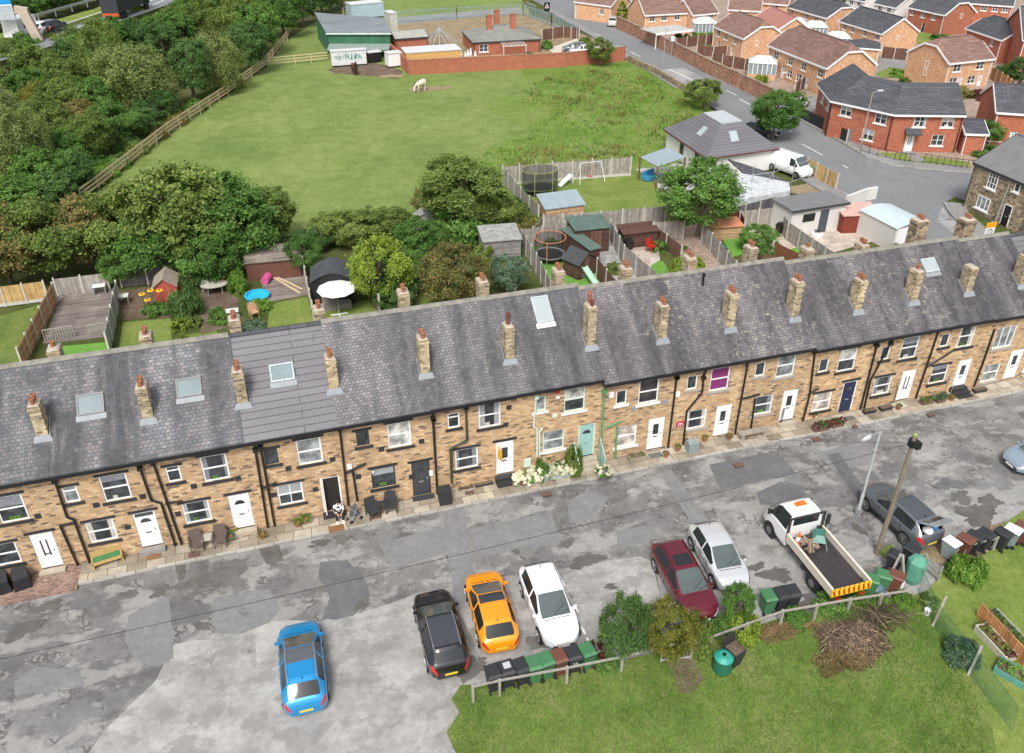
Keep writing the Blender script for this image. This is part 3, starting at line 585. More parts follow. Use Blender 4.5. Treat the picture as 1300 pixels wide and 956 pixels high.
def wall_run(label,pts,h,th,mat,cap=None,name='boundary_wall',group=None,cat='wall',caph=.06):
    pts=[Vector((p[0],p[1],p[2] if len(p)>2 else 0)) for p in pts]; root=T(name,label,cat,tuple(pts[0]),0,group,world=True)
    def strip(w,z0,z1):
        mb=MB(); n=len(pts); Lf=[];Rt=[]
        for i,p in enumerate(pts):
            d=((pts[min(i+1,n-1)]-p).normalized()+(p-pts[max(i-1,0)]).normalized()); d.z=0; d.normalize(); nn=Vector((-d.y,d.x,0)); Lf.append(p+nn*w/2); Rt.append(p-nn*w/2)
        for i in range(n-1):
            mb.hull([(q.x,q.y,z0) for q in (Rt[i],Rt[i+1],Lf[i+1],Lf[i])],[(q.x,q.y,z1) for q in (Rt[i],Rt[i+1],Lf[i+1],Lf[i])])
        return mb
    strip(th,-.05,h).build('masonry',mat,root)
    if cap: strip(th+.08,h+.002,h+caph).build('coping',cap,root)
    return root
# ---------------------------------------------------------------- building kit
WR_=random.Random(11); CURT=[M('cream_curtain',(.48,.45,.40),.8,var=.2,sc=6),M('pale_net_curtain',(.30,.32,.32),.7,var=.25,sc=8),M('grey_curtain',(.20,.21,.23),.8,var=.3,sc=6)]
Z3=Vector((0,0,1))
class Frame:
    """a wall's own axes: s to the right seen from outside, t into the building"""
    def __init__(f,O,u): f.O=Vector((O[0],O[1],0)); f.u=Vector((u[0],u[1],0)).normalized(); f.v=Vector((-f.u.y,f.u.x,0))
    def W(f,s,t,z): p=f.O+f.u*s+f.v*t; return (p.x,p.y,z)
    def box(f,mb,s0,t0,z0,s1,t1,z1):
        c=f.W((s0+s1)/2,(t0+t1)/2,(z0+z1)/2); return mb.box(c,(abs(s1-s0),abs(t1-t0),abs(z1-z0)),math.atan2(f.u.y,f.u.x))
    def hit(f,px,py):
        d=ray(px,py); n=f.v; k=(f.O-C_).dot(n)/d.dot(n); p=C_+d*k; return ((p-f.O).dot(f.u),p.z)
def holed(f,mb,s0,s1,z0,z1,holes,dep=.09,t=0.):
    """wall face with openings and their reveals"""
    hs=[h for h in holes if h[0]-h[2]/2>s0+.01 and h[0]+h[2]/2<s1-.01]
    H_=[(h[0]-h[2]/2,h[0]+h[2]/2,max(z0,h[1]-h[3]/2),min(z1,h[1]+h[3]/2)) for h in hs]
    ss=sorted(set([s0,s1]+[a for h in H_ for a in h[:2]])); zs=sorted(set([z0,z1]+[a for h in H_ for a in h[2:]]))
    for i in range(len(ss)-1):
        for j in range(len(zs)-1):
            sm=(ss[i]+ss[i+1])/2; zm=(zs[j]+zs[j+1])/2
            if any(h[0]<sm<h[1] and h[2]<zm<h[3] for h in H_): continue
            mb.poly([f.W(ss[i],t,zs[j]),f.W(ss[i+1],t,zs[j]),f.W(ss[i+1],t,zs[j+1]),f.W(ss[i],t,zs[j+1])])
    for a,b,c,d in H_:
        mb.poly([f.W(a,t,c),f.W(a,t,d),f.W(a,t+dep,d),f.W(a,t+dep,c)]); mb.poly([f.W(b,t,d),f.W(b,t,c),f.W(b,t+dep,c),f.W(b,t+dep,d)])
        mb.poly([f.W(a,t,d),f.W(b,t,d),f.W(b,t+dep,d),f.W(a,t+dep,d)]); mb.poly([f.W(b,t,c),f.W(a,t,c),f.W(a,t+dep,c),f.W(b,t+dep,c)])
    return mb
def window(root,f,s,z,w,h,style='sash',frame=WHITE,glass=None,sill=None,lintel=None,t=0.,dep=.09,label=None,top=None):
    glass=glass or GLASS; mb=MB(); fr=.07; ti=t+.045
    f.box(mb,s-w/2,ti,z-h/2,s-w/2+fr,ti+.05,z+h/2); f.box(mb,s+w/2-fr,ti,z-h/2,s+w/2,ti+.05,z+h/2)
    f.box(mb,s-w/2+fr,ti,z-h/2,s+w/2-fr,ti+.05,z-h/2+fr); f.box(mb,s-w/2+fr,ti,z+h/2-fr,s+w/2-fr,ti+.05,z+h/2)
    if style in('sash','sash2'): f.box(mb,s-w/2+fr,ti-.004,z-.03,s+w/2-fr,ti+.046,z+.04)
    if style=='sash2': f.box(mb,s-.02,ti-.002,z-h/2+fr,s+.02,ti+.044,z+h/2-fr)
    if style=='quad':
        f.box(mb,s-.035,ti-.004,z-h/2+fr,s+.035,ti+.046,z+h/2-fr)
        for k in (-1,1): f.box(mb,s+k*w/4-w*.21,ti-.002,z-.02,s+k*w/4+w*.21,ti+.044,z+.02)
    if style=='cott':
        for k in (-.17,.17): f.box(mb,s+k*w-.025,ti-.004,z-h/2+fr,s+k*w+.025,ti+.046,z+h/2-fr)
        for zz in (-.17,.17): f.box(mb,s-w/2+fr,ti-.002,z+zz*h-.02,s+w/2-fr,ti+.044,z+zz*h+.02)
    if style=='tri':
        for k in (-.18,.18): f.box(mb,s+k*w-.03,ti-.004,z-h/2+fr,s+k*w+.03,ti+.046,z+h/2-fr)
    if style=='top': f.box(mb,s-w/2+fr,ti-.004,z+h*.18,s+w/2-fr,ti+.046,z+h*.18+.06)
    o=mb.build('window',frame,root,label=label)
    def pn(z0,z1,m): f.box(MB(),s-w/2+fr*.5,t+.075,z0,s+w/2-fr*.5,t+.088,z1).build('pane',m,o)
    if top: pn(z+.005,z+h/2-fr*.5,top); pn(z-h/2+fr*.5,z,glass)
    else: pn(z-h/2+fr*.5,z+h/2-fr*.5,glass)
    if h>1.1 and glass is GLASS and not top and t>=0 and WR_.random()<.75:
        cm=CURT[WR_.randrange(3)]; kk=WR_.random(); mb=MB()
        if kk<.6:
            for sg in (-1,1): f.box(MB(),s+sg*(w/2-fr),t+.068,z-h/2+fr,s+sg*(w/2-fr-w*WR_.uniform(.1,.24)),t+.073,z+h/2-fr).build('curtain',cm,o)
        else: f.box(mb,s-w/2+fr,t+.068,z+h/2-fr-h*WR_.uniform(.2,.42),s+w/2-fr,t+.073,z+h/2-fr).build('blind',cm,o)
        if WR_.random()<.5: f.box(MB(),s-w*.2,t+.067,z-h/2+fr,s+w*WR_.uniform(-.05,.25),t+.072,z-h/2+fr+.2).build('sill_plants',MATS['mid_green_leaf'] if WR_.random()<.5 else CURT[0],o)
    if sill: f.box(MB(),s-w/2-.14,t-.075,z-h/2-.14,s+w/2+.14,t+.05,z-h/2-.003).build('sill',sill,o)
    if lintel: f.box(MB(),s-w/2-.16,t-.014,z+h/2+.003,s+w/2+.16,t+.04,z+h/2+.16).build('lintel',lintel,o)
    return o
def door(root,f,s,zb,w=.95,h=2.05,col=WHITE,frame=WHITE,lintel=None,fan=None,t=0.,open_=False,label=None,glassp=False,bell=False):
    mb=MB(); ti=t+.03
    f.box(mb,s-w/2,ti,zb,s-w/2+.07,ti+.06,zb+h); f.box(mb,s+w/2-.07,ti,zb,s+w/2,ti+.06,zb+h); f.box(mb,s-w/2+.07,ti,zb+h-.07,s+w/2-.07,ti+.06,zb+h)
    if fan: f.box(mb,s-w/2+.07,ti,zb+h-.36,s+w/2-.07,ti+.06,zb+h-.30)
    o=mb.build('door_frame',frame,root); hh=h-(.36 if fan else .07)
    if fan: f.box(MB(),s-w/2+.06,ti+.03,zb+h-.31,s+w/2-.06,ti+.05,zb+h-.06).build('fanlight',fan,o)
    if open_:
        f.box(MB(),s-w/2+.07,t+.06,zb,s+w/2-.07,t+.085,zb+hh).build('hall_shade_panel',M('painted_hall_shade',(.02,.016,.014),.8),o)  # near-black panel painted as the shade inside the open door
        f.box(MB(),s-w/2+.085,t-.30,zb+.02,s-w/2+.125,t+.04,zb+hh-.02).build('door',col,root,label='door leaf standing open')
        return o
    mb=MB(); f.box(mb,s-w/2+.07,ti+.015,zb+.04,s+w/2-.07,ti+.05,zb+hh)
    for z0,z1 in ((.12,.80),(.95,1.5)):
        for k in (-1,1): f.box(mb,s+k*w*.18-w*.12,ti+.003,zb+z0,s+k*w*.18+w*.12,ti+.02,zb+min(z1,hh-.1))
    d=mb.build('door',col,root,label=label)
    f.box(MB(),s-w/2,ti-.02,zb-.0,s+w/2,ti+.02,zb+.035).build('threshold',SILL,d)
    f.box(MB(),s+w*.30,ti-.03,zb+.98,s+w*.35,ti+.004,zb+1.08).build('handle',METAL,d)
    f.box(MB(),s-.13,ti-.004,zb+.84,s+.13,ti+.003,zb+.90).build('letterbox',METAL if col!=WHITE else CHAR,d)
    if glassp=='half':
        f.box(MB(),s-w*.17,ti-.002,zb+1.05,s+w*.17,ti+.004,zb+1.72).build('glazing',GLASS,d)
    elif glassp=='strips':
        for k in (-1,1): f.box(MB(),s+k*.12-.035,ti-.002,zb+.75,s+k*.12+.035,ti+.004,zb+1.7).build('glazing',GLASS,d)
    elif glassp=='fan':
        m2=MB(); pts=[f.W(s+.24*math.cos(PI*i/8),ti-.004,zb+1.52+.24*math.sin(PI*i/8)) for i in range(9)]; m2.poly(pts); m2.build('glazing',GLASS,d)
    if lintel: f.box(MB(),s-w/2-.18,t-.012,zb+h+.003,s+w/2+.18,t+.04,zb+h+.17).build('lintel',lintel,o)
    return d
# ---------------------------------------------------------------- the stone terrace
WY=33.55; EY=33.28; RY=37.6; BY=41.9
FT=Frame((0,WY),(1,0))
BX=[-15.4,-11.2,-6.95,-2.83,1.56,5.95,10.35,15.05,19.1,23.25,27.6,31.6,35.65,39.72,43.6,47.9]
def ez(px,py): return PY(px,py,EY).z
def rz_(px,py): return PY(px,py,RY).z
#                eave z, ridge z, roof
ea=[ez(150,593),ez(375,550),ez(600,506),ez(900,464),ez(1150,423),ez(1290,405)]
print('EAVES',[round(e,2) for e in ea],[round(rz_(*p),2) for p in ((150,450),(350,422),(600,385),(900,345),(1150,320),(1240,307))])
EZ=[5.62]*3+[5.62]+[5.62,5.66,5.70]+[5.36]*3+[5.16]*3+[5.10,4.75]
RZ=[8.98]*3+[8.90]+[8.98]*3+[8.78]*3+[8.50]*3+[8.3,8.1]
RM=[SLATE0]*3+[GTILE]+[SLATE]*3+[SLATE2]*3+[SLATE2]*3+[SLATE2,GTILE]
PINKC=glassmat('purple_curtain_glass',(.05,.04,.05))
LH=[ # label, small window px, big px, lower px, door px, options
 dict(b=(14,646),l=(5,704),d=(59,699),lab='stone terraced house at the left edge with block pavers before its white door',dg='strips'),
 dict(s=(90,628),b=(146.5,619),l=(129,674),d=(188,672),lab='stone terraced house whose white door is right of a low timber bench',dg='fan'),
 dict(s=(220.5,602),b=(273,594),l=(250,650),d=(306.5,649),lab='stone terraced house with two brown chairs before it, left of the smooth grey roof',dg='fan'),
 dict(s=(344.5,580),b=(393,573),l=(369,627),d=(421,627),lab='stone terraced house with a smooth new grey tiled roof and its door open',open=1,ss='dark'),
 dict(s=(460.7,556.7),b=(507,552),l=(487,606),d=(535,607.5),lab='stone terraced house with dark grey door, right of the smooth grey roof',grey=1),
 dict(s=(576,534),b=(621.6,527),l=(592.5,582),d=(641,581),lab='stone terraced house with black front steps and a yellow flag by its white door',steps=1),
 dict(s=(686,513),b=(729.6,507),l=(702.6,559),d=(744.5,559),lab='stone terraced house with pale teal door and banks of white flowers',teal=1),
 dict(s=(789,504.6),b=(823.7,497),l=(795,553.6),d=(832,551.7),lab='stone terraced house with green drainpipes and white painted sills',green=1),
 dict(s=(878.8,485.8),b=(914,481),l=(884,532),d=(917,534),lab='stone terraced house with bright purple blinds upstairs',purple=1),
 dict(s=(965.4,469),b=(998,464),l=(968.5,514),d=(1001,514.6),lab='stone terraced house with a stable style white door and handrail, right of the purple blinds'),
 dict(s=(1046,464),b=(1075.8,457),l=(1043.5,510),d=(1075,507.7),lab='stone terraced house with the navy blue front door',navy=1),
 dict(s=(1124,448.5),b=(1155,441.5),l=(1120,489.6),d=(1149,492.7),lab='stone terraced house with dark glazed slits in its door, right of the navy door',dg='strips'),
 dict(s=(1200,432),b=(1227,427),l=(1192,475),d=(1220,478),lab='stone terraced house with black stone steps up to its white door and a pot row',steps=1),
 dict(b=(1275.8,428),l=(1257.7,473),d=(1282.7,473),lab='stone terraced house near the right edge with a wide three light upper window'),
 dict(lab='last stone terraced house at the right edge under a smooth blue grey roof',end=1)]
GLASS=MATS['window_glass']
GREEND=M('dark_teal_door',(.05,.055,.06),.4,var=.05); TEALD=M('pale_teal_door',(.30,.50,.45),.45,var=.04); NAVY=M('navy_door',(.015,.025,.07),.35,var=.05); GREENP=M('green_drainpipe',(.10,.28,.12),.5,var=.1); PGREEN=M('pale_green_drainpipe',(.55,.62,.52),.5,var=.06)
houses=[]
for i,h in enumerate(LH):
    x0,x1=BX[i],BX[i+1]; e,r=EZ[i],RZ[i]
    root=T('terraced_house',h['lab'],'house',((x0+x1)/2,WY,0),0,'stone houses of the terrace',world=True); houses.append(root)
    wins=[]; sill=SILL; lint=SILL
    if i in (6,7): sill=SILLW; lint=None
    if i in (8,9,13): sill=M('stone_sill',(.36,.33,.29),.8); lint=None
    fr=WHITE
    if h.get('grey'): fr=DGREY
    if h.get('teal'): fr=M('pale_green_frame',(.60,.70,.62),.45,var=.03)
    if 's' in h:
        s,z=FT.hit(*h['s']); wins.append((s,z,.62,.90,'plain' if i>3 and i!=5 else 'top',GLASSL if i in (1,6) else GLASS,None,DGREY if h.get('ss') or h.get('grey') else fr,None))
    if 'b' in h:
        s,z=FT.hit(*h['b']); big=1.15 if i!=13 else 1.45
        gl={0:GLASS,2:GLASS,3:GLASSL,4:GLASSB,6:GLASSB,7:PINKC,8:GPURP,9:GLASSL,13:GLASSL}.get(i,GLASS); tp={6:GLASSB,10:GLASSB,4:GLASSB}.get(i); g2=GLASS if i in (6,10) else gl
        wins.append((s,z,big,1.48,'sash' if i!=13 else 'tri',g2,tp,WHITE if i==4 else fr,None))
        s,z=FT.hit(*h['l']); gl={6:GLASSL,7:GBEIGE,10:GBEIGE,13:GLASSL,4:GLASS}.get(i,GLASS)
        wins.append((s,z,1.2,1.27 if i!=7 else 1.35,'sash2' if i==3 else 'sash',gl,None,fr,None))
        ds,dz=FT.hit(*h['d']); dh=2.16; zb=dz-dh/2; zb=max(zb,.16)
    else: wins+=[(44.4,4.1,.6,.9,'plain',GLASS,None,WHITE,None),(46.2,4.1,1.15,1.3,'sash',GLASS,None,WHITE,None),(45.9,1.5,1.2,1.2,'sash',GLASS,None,WHITE,None)]; ds=44.2; zb=.3; dh=2.05
    holes=[(w[0],w[1],w[2],w[3]) for w in wins]+[(ds,zb+dh/2,.95,dh)]
    mb=MB(); holed(FT,mb,x0+.002,x1-.002,-.05,e+.12,holes)
    mb.poly([(x1-.002,BY,-.05),(x0+.002,BY,-.05),(x0+.002,BY,e+.1),(x1-.002,BY,e+.1)])
    for xx,fl in ((x0+.002,1),(x1-.002,0)):
        pts=[(xx,WY,-.05),(xx,WY,e+.1),(xx,RY,r-.08),(xx,BY,e+.1),(xx,BY,-.05)]; mb.poly(pts if fl else pts[::-1])
    mb.build('wall',STONE,root)
    # roof: two slopes of slates with a ridge
    th=.11; sl=(r-e)/(RY-EY); eb=e; mr=MB()
    def slope(ya,za,yb,zb_,mb_,xa=x0,xb=x1):
        top=[(xa,ya,za),(xb,ya,za),(xb,yb,zb_),(xa,yb,zb_)]
        if ya>yb: top=top[::-1]
        mb_.hull([(p[0],p[1],p[2]-th) for p in top],top)
    slope(EY,e,RY,r,mr); slope(RY,r,2*RY-EY,e,mr); ro=mr.build('roof',RM[i],root)
    MB().hull([(x0,RY-.14,r-.07),(x1,RY-.14,r-.07),(x1,RY+.14,r-.07),(x0,RY+.14,r-.07)],[(x0,RY-.05,r+.09),(x1,RY-.05,r+.09),(x1,RY+.05,r+.09),(x0,RY+.05,r+.09)]).build('ridge_tiles',M('ridge_tile',(.24,.225,.19),.9,var=.35,sc=2.5) if RM[i] is not GTILE else DTILE,root)
    g=MB().b2(x0+.01,EY-.13,e-.16,x1-.01,EY-.015,e-.05); g.build('gutter',BLACK,root)
    MB().b2(x0+.01,EY+.01,e-.19,x1-.01,WY-.01,e-.10).build('eaves_board',DGREY,root)
    for (s,z,w,hh,st,gl,tp,frm,_) in wins: window(root,FT,s,z,w,hh,st,frm,gl,sill,lint if w>.7 or i<5 else None,top=tp)
    col=WHITE; fan=None; gp=h.get('dg','half')
    if h.get('grey'): col=GREEND; gp='half'
    if h.get('teal'): col=TEALD; gp='fan'
    if h.get('navy'): col=NAVY; gp='fan'
    if i in (1,2,5): fan=GLASS if i==1 else None
    door(root,FT,ds,zb,.95,dh,col,{4:DGREY,6:MATS['pale_green_frame'] if 'pale_green_frame' in MATS else WHITE}.get(i,WHITE),SILL if i<6 or i==10 else None,fan,open_=bool(h.get('open')),glassp=gp)
    # steps at the door
    if i==12: MB().b2(ds-.62,WY-.36,.10,ds+.40,WY-.01,.46).b2(ds-.62,WY-.64,.10,ds+.40,WY-.362,.34).b2(ds-.62,WY-.92,.10,ds+.40,WY-.642,.22).build('front_step',SILL,root)
    if zb>.18:
        mm={5:SILL,12:SILL,4:DGREY,3:SILL,1:M('grey_step',(.25,.24,.22),.85)}.get(i,M('stone_step',(.40,.35,.27),.85,var=.15))
        n=max(1,round((zb-.12)/.19)) ; mbs=MB()
        for k in range(n): mbs.b2(ds-.56-.0*k,WY-.02-.26*(n-k)-.06,.10,ds+.56,WY-.02-.26*(n-k-1)-(0 if k==n-1 else -.02),.12+(zb-.12)*(k+1)/n)
        mbs.build('front_step',mm,root)
# chimneys ------------------------------------------------------
CF=[(47,545,500),(182,522,478),(303,500,458),(420,485,442),(537,468,418),(645,445,403),(749,430,378),(840,422,377),(927,408,363),(1010,395,348),(1090,390,347),(1162,372,335),(1230,362,336),(1299,358,318)]
CB=[(65,432),(182,415),(295,395),(403,382),(511,361),(612,347),(709,334),(795,331),(877,318),(955,305),(1027,307),(1097,302),(1170,274),(1230,273)]
def chimney(root,x,y,w,d,z0,z1,pots,mat=CHST,pm=TERRA,flash=True,tall=None):
    c=MB().b2(x-w/2,y-d/2,z0,x+w/2,y+d/2,z1)
    c.b2(x-w/2-.03,y-d/2-.03,z1-.22,x+w/2+.03,y+d/2+.03,z1-.10); o=c.build('chimney',mat,root)
    MB().hull([(x-w/2,y-d/2,z1+.002),(x+w/2,y-d/2,z1+.002),(x+w/2,y+d/2,z1+.002),(x-w/2,y+d/2,z1+.002)],[(x-w*.3,y-d*.35,z1+.07),(x+w*.3,y-d*.35,z1+.07),(x+w*.3,y+d*.35,z1+.07),(x-w*.3,y+d*.35,z1+.07)]).build('mortar_cap',MORT,o)
    for k in range(pots):
        yy=y+(k-(pots-1)/2)*.34; hh=.30 if not (tall and k==pots-1) else tall
        MB().lathe((x,yy,z1+.04),[(.115,0),(.10,hh*.75),(.13,hh*.8),(.13,hh),(.09,hh+.01),(.08,hh-.05)],12).build('chimney_pot',pm if k else (TERRAD if tall else TERRA),o)
    return o
for i,(px,pb,pt) in enumerate(CF):
    hi=min(i,len(houses)-1); X=BX[i+1]-.30 if i<14 else 0; y=35.05; x=PY(px,(pb+pt)/2,y).x
    zr=EZ[hi]+(y-EY)*(RZ[hi]-EZ[hi])/(RY-EY); pots=2 if i not in (5,11,12) else (1 if i!=12 else 0)
    zt=PY(px,pt,y).z-(.34 if pots else .05)-.08
    c=chimney(houses[hi],x,y,.47,.68,zr-1.0,zt,pots,tall=.62 if i in (5,6) else None)
    # lead at the foot of the stack
    y0=y-.39; zf=EZ[hi]+(y0-.22-EY)*(RZ[hi]-EZ[hi])/(RY-EY); zg=EZ[hi]+(y0-EY)*(RZ[hi]-EZ[hi])/(RY-EY)
    MB().hull([(x-.40,y0-.14,zf+.09-.02),(x+.40,y0-.14,zf+.09-.02),(x+.40,y0-.002,zg+.012),(x-.40,y0-.002,zg+.012)],[(x-.40,y0-.14,zf+.113-.02),(x+.40,y0-.14,zf+.113-.02),(x+.31,y0-.002,zg+.20),(x-.31,y0-.002,zg+.20)]).build('flashing',LEAD,c)
    m2=MB()
    for sx in ((-1,) if px>500 else (1,)):
        m2.bar((x+sx*.30,y0+.0,zg+.05),(x+sx*.30,y+.39,zg+.78*(RZ[hi]-EZ[hi])/(RY-EY)+.05),.03,.14)
    m2.build('flashing',LEAD,c)
for i,(px,pt) in enumerate(CB):
    y=40.1; hi=min(i,14); p=PY(px,pt,y); zr=RZ[hi]-(y-RY)*.765
    big=i>=12
    chimney(houses[hi],p.x,y,.56 if not big else .85,.75,zr-1.,p.z-(.40 if not big else .25),2 if i not in (0,10) else 1,CHST if not big else STONE2)
# skylights ------------------------------------------------------
def roofpt(px,py,i):
    e,r=EZ[i],RZ[i]; n=Vector((0,-(r-e),RY-EY)).normalized(); p0=Vector((0,EY,e)); d=ray(px,py); return C_+d*((p0-C_).dot(n)/d.dot(n)),n
def skylight(i,px,py,w,l,frame=M('grey_skylight_frame',(.20,.20,.20),.5),gl=SKYL,apron=None):
    p,n=roofpt(px,py,i); up=Vector((0,n.z,-n.y)); u=Vector((1,0,0))
    def q(a,b,c): return tuple(p+u*a+up*b+n*c)
    mb=MB()
    for a0,a1,b0,b1 in ((-w/2,-w/2+.07,-l/2,l/2),(w/2-.07,w/2,-l/2,l/2),(-w/2+.07,w/2-.07,-l/2,-l/2+.08),(-w/2+.07,w/2-.07,l/2-.08,l/2)):
        mb.hull([q(a0,b0,-.02),q(a1,b0,-.02),q(a1,b1,-.02),q(a0,b1,-.02)],[q(a0,b0,.10),q(a1,b0,.10),q(a1,b1,.10),q(a0,b1,.10)])
    o=mb.build('roof_window',frame,houses[i]); MB().hull([q(-w/2+.05,-l/2+.05,-.01),q(w/2-.05,-l/2+.05,-.01),q(w/2-.05,l/2-.05,-.01),q(-w/2+.05,l/2-.05,-.01)],[q(-w/2+.05,-l/2+.05,.06),q(w/2-.05,-l/2+.05,.06),q(w/2-.05,l/2-.05,.06),q(-w/2+.05,l/2-.05,.06)]).build('pane',gl,o)
    fl=LEAD if not apron else apron
    MB().hull([q(-w/2-.06,-l/2-.28,.004),q(w/2+.06,-l/2-.28,.004),q(w/2+.06,-l/2-.005,.004),q(-w/2-.06,-l/2-.005,.004)],[q(-w/2-.06,-l/2-.28,.02),q(w/2+.06,-l/2-.28,.02),q(w/2+.06,-l/2-.005,.02),q(-w/2-.06,-l/2-.005,.02)]).build('flashing',fl,o)
SKYL2=M('bright_skylight',(.36,.41,.42),.25,var=.1,sc=1.)
skylight(0,115,513,1.15,.98); skylight(1,240,492,1.12,.92); skylight(3,358,473,1.12,.9,M('pale_skylight_frame',(.42,.47,.47),.5)); skylight(6,688,393,.92,1.5,M('pale_skylight_frame',(.42,.47,.47),.5),SKYL2,SILLW); skylight(12,1180,337,.95,.9,M('pale_skylight_frame',(.4,.4,.4),.5),SKYL2)
p,n=roofpt(892,362,8); v=MB().tube(p-Vector((0,0,.1)),p+Vector((0,0,.55)),.06,n=10).tube(p+Vector((0,0,.55)),p+Vector((0,0,.72)),.095,n=10).build('vent_pipe',BLACK,houses[8])
p,n=roofpt(397,432,4); MB().tube(p-Vector((0,0,.1)),p+Vector((-.05,0,.7)),.02).bar(p+Vector((-.05,0,.68)),p+Vector((.6,.25,.45)),.02,.02).build('aerial',METAL,houses[4])
# a black trim line where the newer roof meets the older, white verge at the far end
for (i,a,b_,m) in ((3,0,0,DGREY),(14,0,0,SILLW),(7,0,0,LEAD),(10,0,0,LEAD)):
    x=BX[i]+.03; e,r=EZ[i],RZ[i]
    MB().bar((x,EY,e+.03),(x,RY,r+.03),.07,.05).build('verge',m,houses[i])
# downpipes ------------------------------------------------------
def za(p): return (p[0]*.3556,420+p[1]*.3556)
def zb2(p): return (280+p[0]*.3346,380+p[1]*.3346)
def zc(p): return (540+p[0]*.272,370+p[1]*.272)
def zd(p): return (800+p[0]*.3846,330+p[1]*.3846)
PIP=[(za,[(195,525),(240,660),(265,670),(325,835)],0),(za,[(265,680),(215,690),(285,850)],0),(za,[(498,480),(540,600),(575,610),(630,775)],0),(za,[(545,460),(652,770)],0),(za,[(650,603),(590,612)],0),
 (zb2,[(130,560),(182,875)],0),(zb2,[(150,550),(208,870)],0),(zb2,[(212,690),(160,712)],0),(zb2,[(450,480),(485,780)],0),(zb2,[(550,618),(475,655)],0),(zb2,[(500,645),(518,760)],0),(zb2,[(803,440),(822,750)],0),(zb2,[(930,400),(932,530),(870,565),(875,690)],3),
 (zc,[(35,585),(55,950)],0),(zc,[(185,525),(195,690),(120,725),(122,890)],3),(zc,[(515,480),(503,625),(520,640),(518,765)],1),(zc,[(545,632),(530,650),(530,765)],1),(zc,[(832,455),(812,775)],2),(zc,[(893,625),(880,800)],2),(zc,[(910,600),(835,635)],2),(zc,[(1170,390),(1127,745)],0),
 (zd,[(152,378),(120,632)],0),(zd,[(240,380),(235,435),(185,495),(170,625)],0),(zd,[(390,312),(340,590)],0),(zd,[(410,455),(390,588)],0),(zd,[(370,455),(425,440)],0),(zd,[(608,292),(590,440),(562,550)],0),(zd,[(620,420),(585,440)],0),(zd,[(812,275),(750,515)],0),(zd,[(858,268),(790,395),(762,515)],0),(zd,[(1020,215),(930,485)],0),(zd,[(1060,298),(975,352)],0),(zd,[(1200,225),(1160,340),(1118,455)],0)]
for fn,pts,c in PIP:
    q=[FT.hit(*fn(p)) for p in pts]; q=[(s,max(z,.16)) for s,z in q]; xm=sum(a for a,b in q)/len(q)
    i=max(0,min(14,next((k for k in range(15) if xm<BX[k+1]),14))); 
    q=[(s,min(z,EZ[i]-.12)) for s,z in q]
    vert=abs(q[0][1]-q[-1][1])>1.5
    if vert and q[0][1]<4.2 and pts[0][1]<600 and fn is not zd: pass
    mb=MB().path([(s,WY-.10,z) for s,z in q],.055,8)
    for s,z in q[:1]:
        if z>4.5: mb.bar((s,WY-.10,z),(s,EY-.04,EZ[i]-.10),.09,.09).b2(s-.11,WY-.22,z-.18,s+.11,WY-.01,z)
    mb.build('downpipe',[BLACK,PGREEN,GREENP,M('mossy_black_pipe',(.045,.055,.03),.6,var=.5,sc=4)][c],houses[i])
AIR=[(48,655),(122,641),(181,630),(162,669),(302,607),(246,617),(226,652),(366,594.5),(422,583),(347.6,628),(400.5,621),(484,570),(535,560),(455,605),(646,517),(642,539),(522,605),(843,510),(804,519)]
for a in AIR:
    s,z=FT.hit(*a); i=next((k for k in range(15) if s<BX[k+1]),14); MB().b2(s-.13,WY-.035,z-.13,s+.13,WY+.01,z+.13).build('air_vent',SILL if a[0]<660 else LEAD,houses[i])
# white alarm boxes, house plaques, meter cabinet
for (px,py,w,hh,m) in ((860,500,.25,.3,WHITE),(443.5,592,.22,.28,WHITE),(707,496,.3,.22,MIST),(708,504,.18,.16,WHITE),(669,587,.38,.55,M('meter_cabinet',(.55,.66,.60),.5,var=.03)),(704,527,.25,.22,M('pale_vent_cowl',(.62,.70,.58),.5)),(547,600,.18,.3,WHITE),(776,501,.25,.32,WHITE),(825,546,.2,.2,WHITE),(863,538,.42,.30,M('red_house_sign',(.45,.02,.05),.4,var=.02)),(473,599,.1,.1,WHITE)):
    s,z=FT.hit(px,py); i=next((k for k in range(15) if s<BX[k+1]),14); o=MB().b2(s-w/2,WY-.07,z-hh/2,s+w/2,WY+.01,z+hh/2).build('house_sign' if m.name.startswith('red_house') else 'wall_box',m,houses[i])
    if m.name.startswith('red_house'):
        rt=houses[i].location; text_mesh('m',.42,WHITE,o,Matrix.Translation((s-rt.x,WY-.075-rt.y,z-rt.z+.03))@Matrix.Rotation(PI/2,4,'X'))
# ---------------------------------------------------------------- ground of the street
def G(*a): return [tuple(P(x,y)) for x,y in a]
struct('ground',MB().poly([(-900,-200,-.06),(900,-200,-.06),(900,1500,-.06),(-900,1500,-.06)]),SCRUB)
KY=32.22
sheet('street',[(-60,6,0),(75,6,0),(75,KY,0),(-60,KY,0)],.0,STREET,world=True)
# raised pavement and kerb
struct('pavement',MB().b2(-60,KY+.14,-.05,70,WY+.02,.12),FLAG)
struct('kerb',MB().b2(-60,KY,-.05,70,KY+.138,.125),KERB)
a=P(0,752); struct('paved_forecourt',MB().b2(-19,31.95,-.05,P(101,735).x,WY+.01,.135),PAVER)
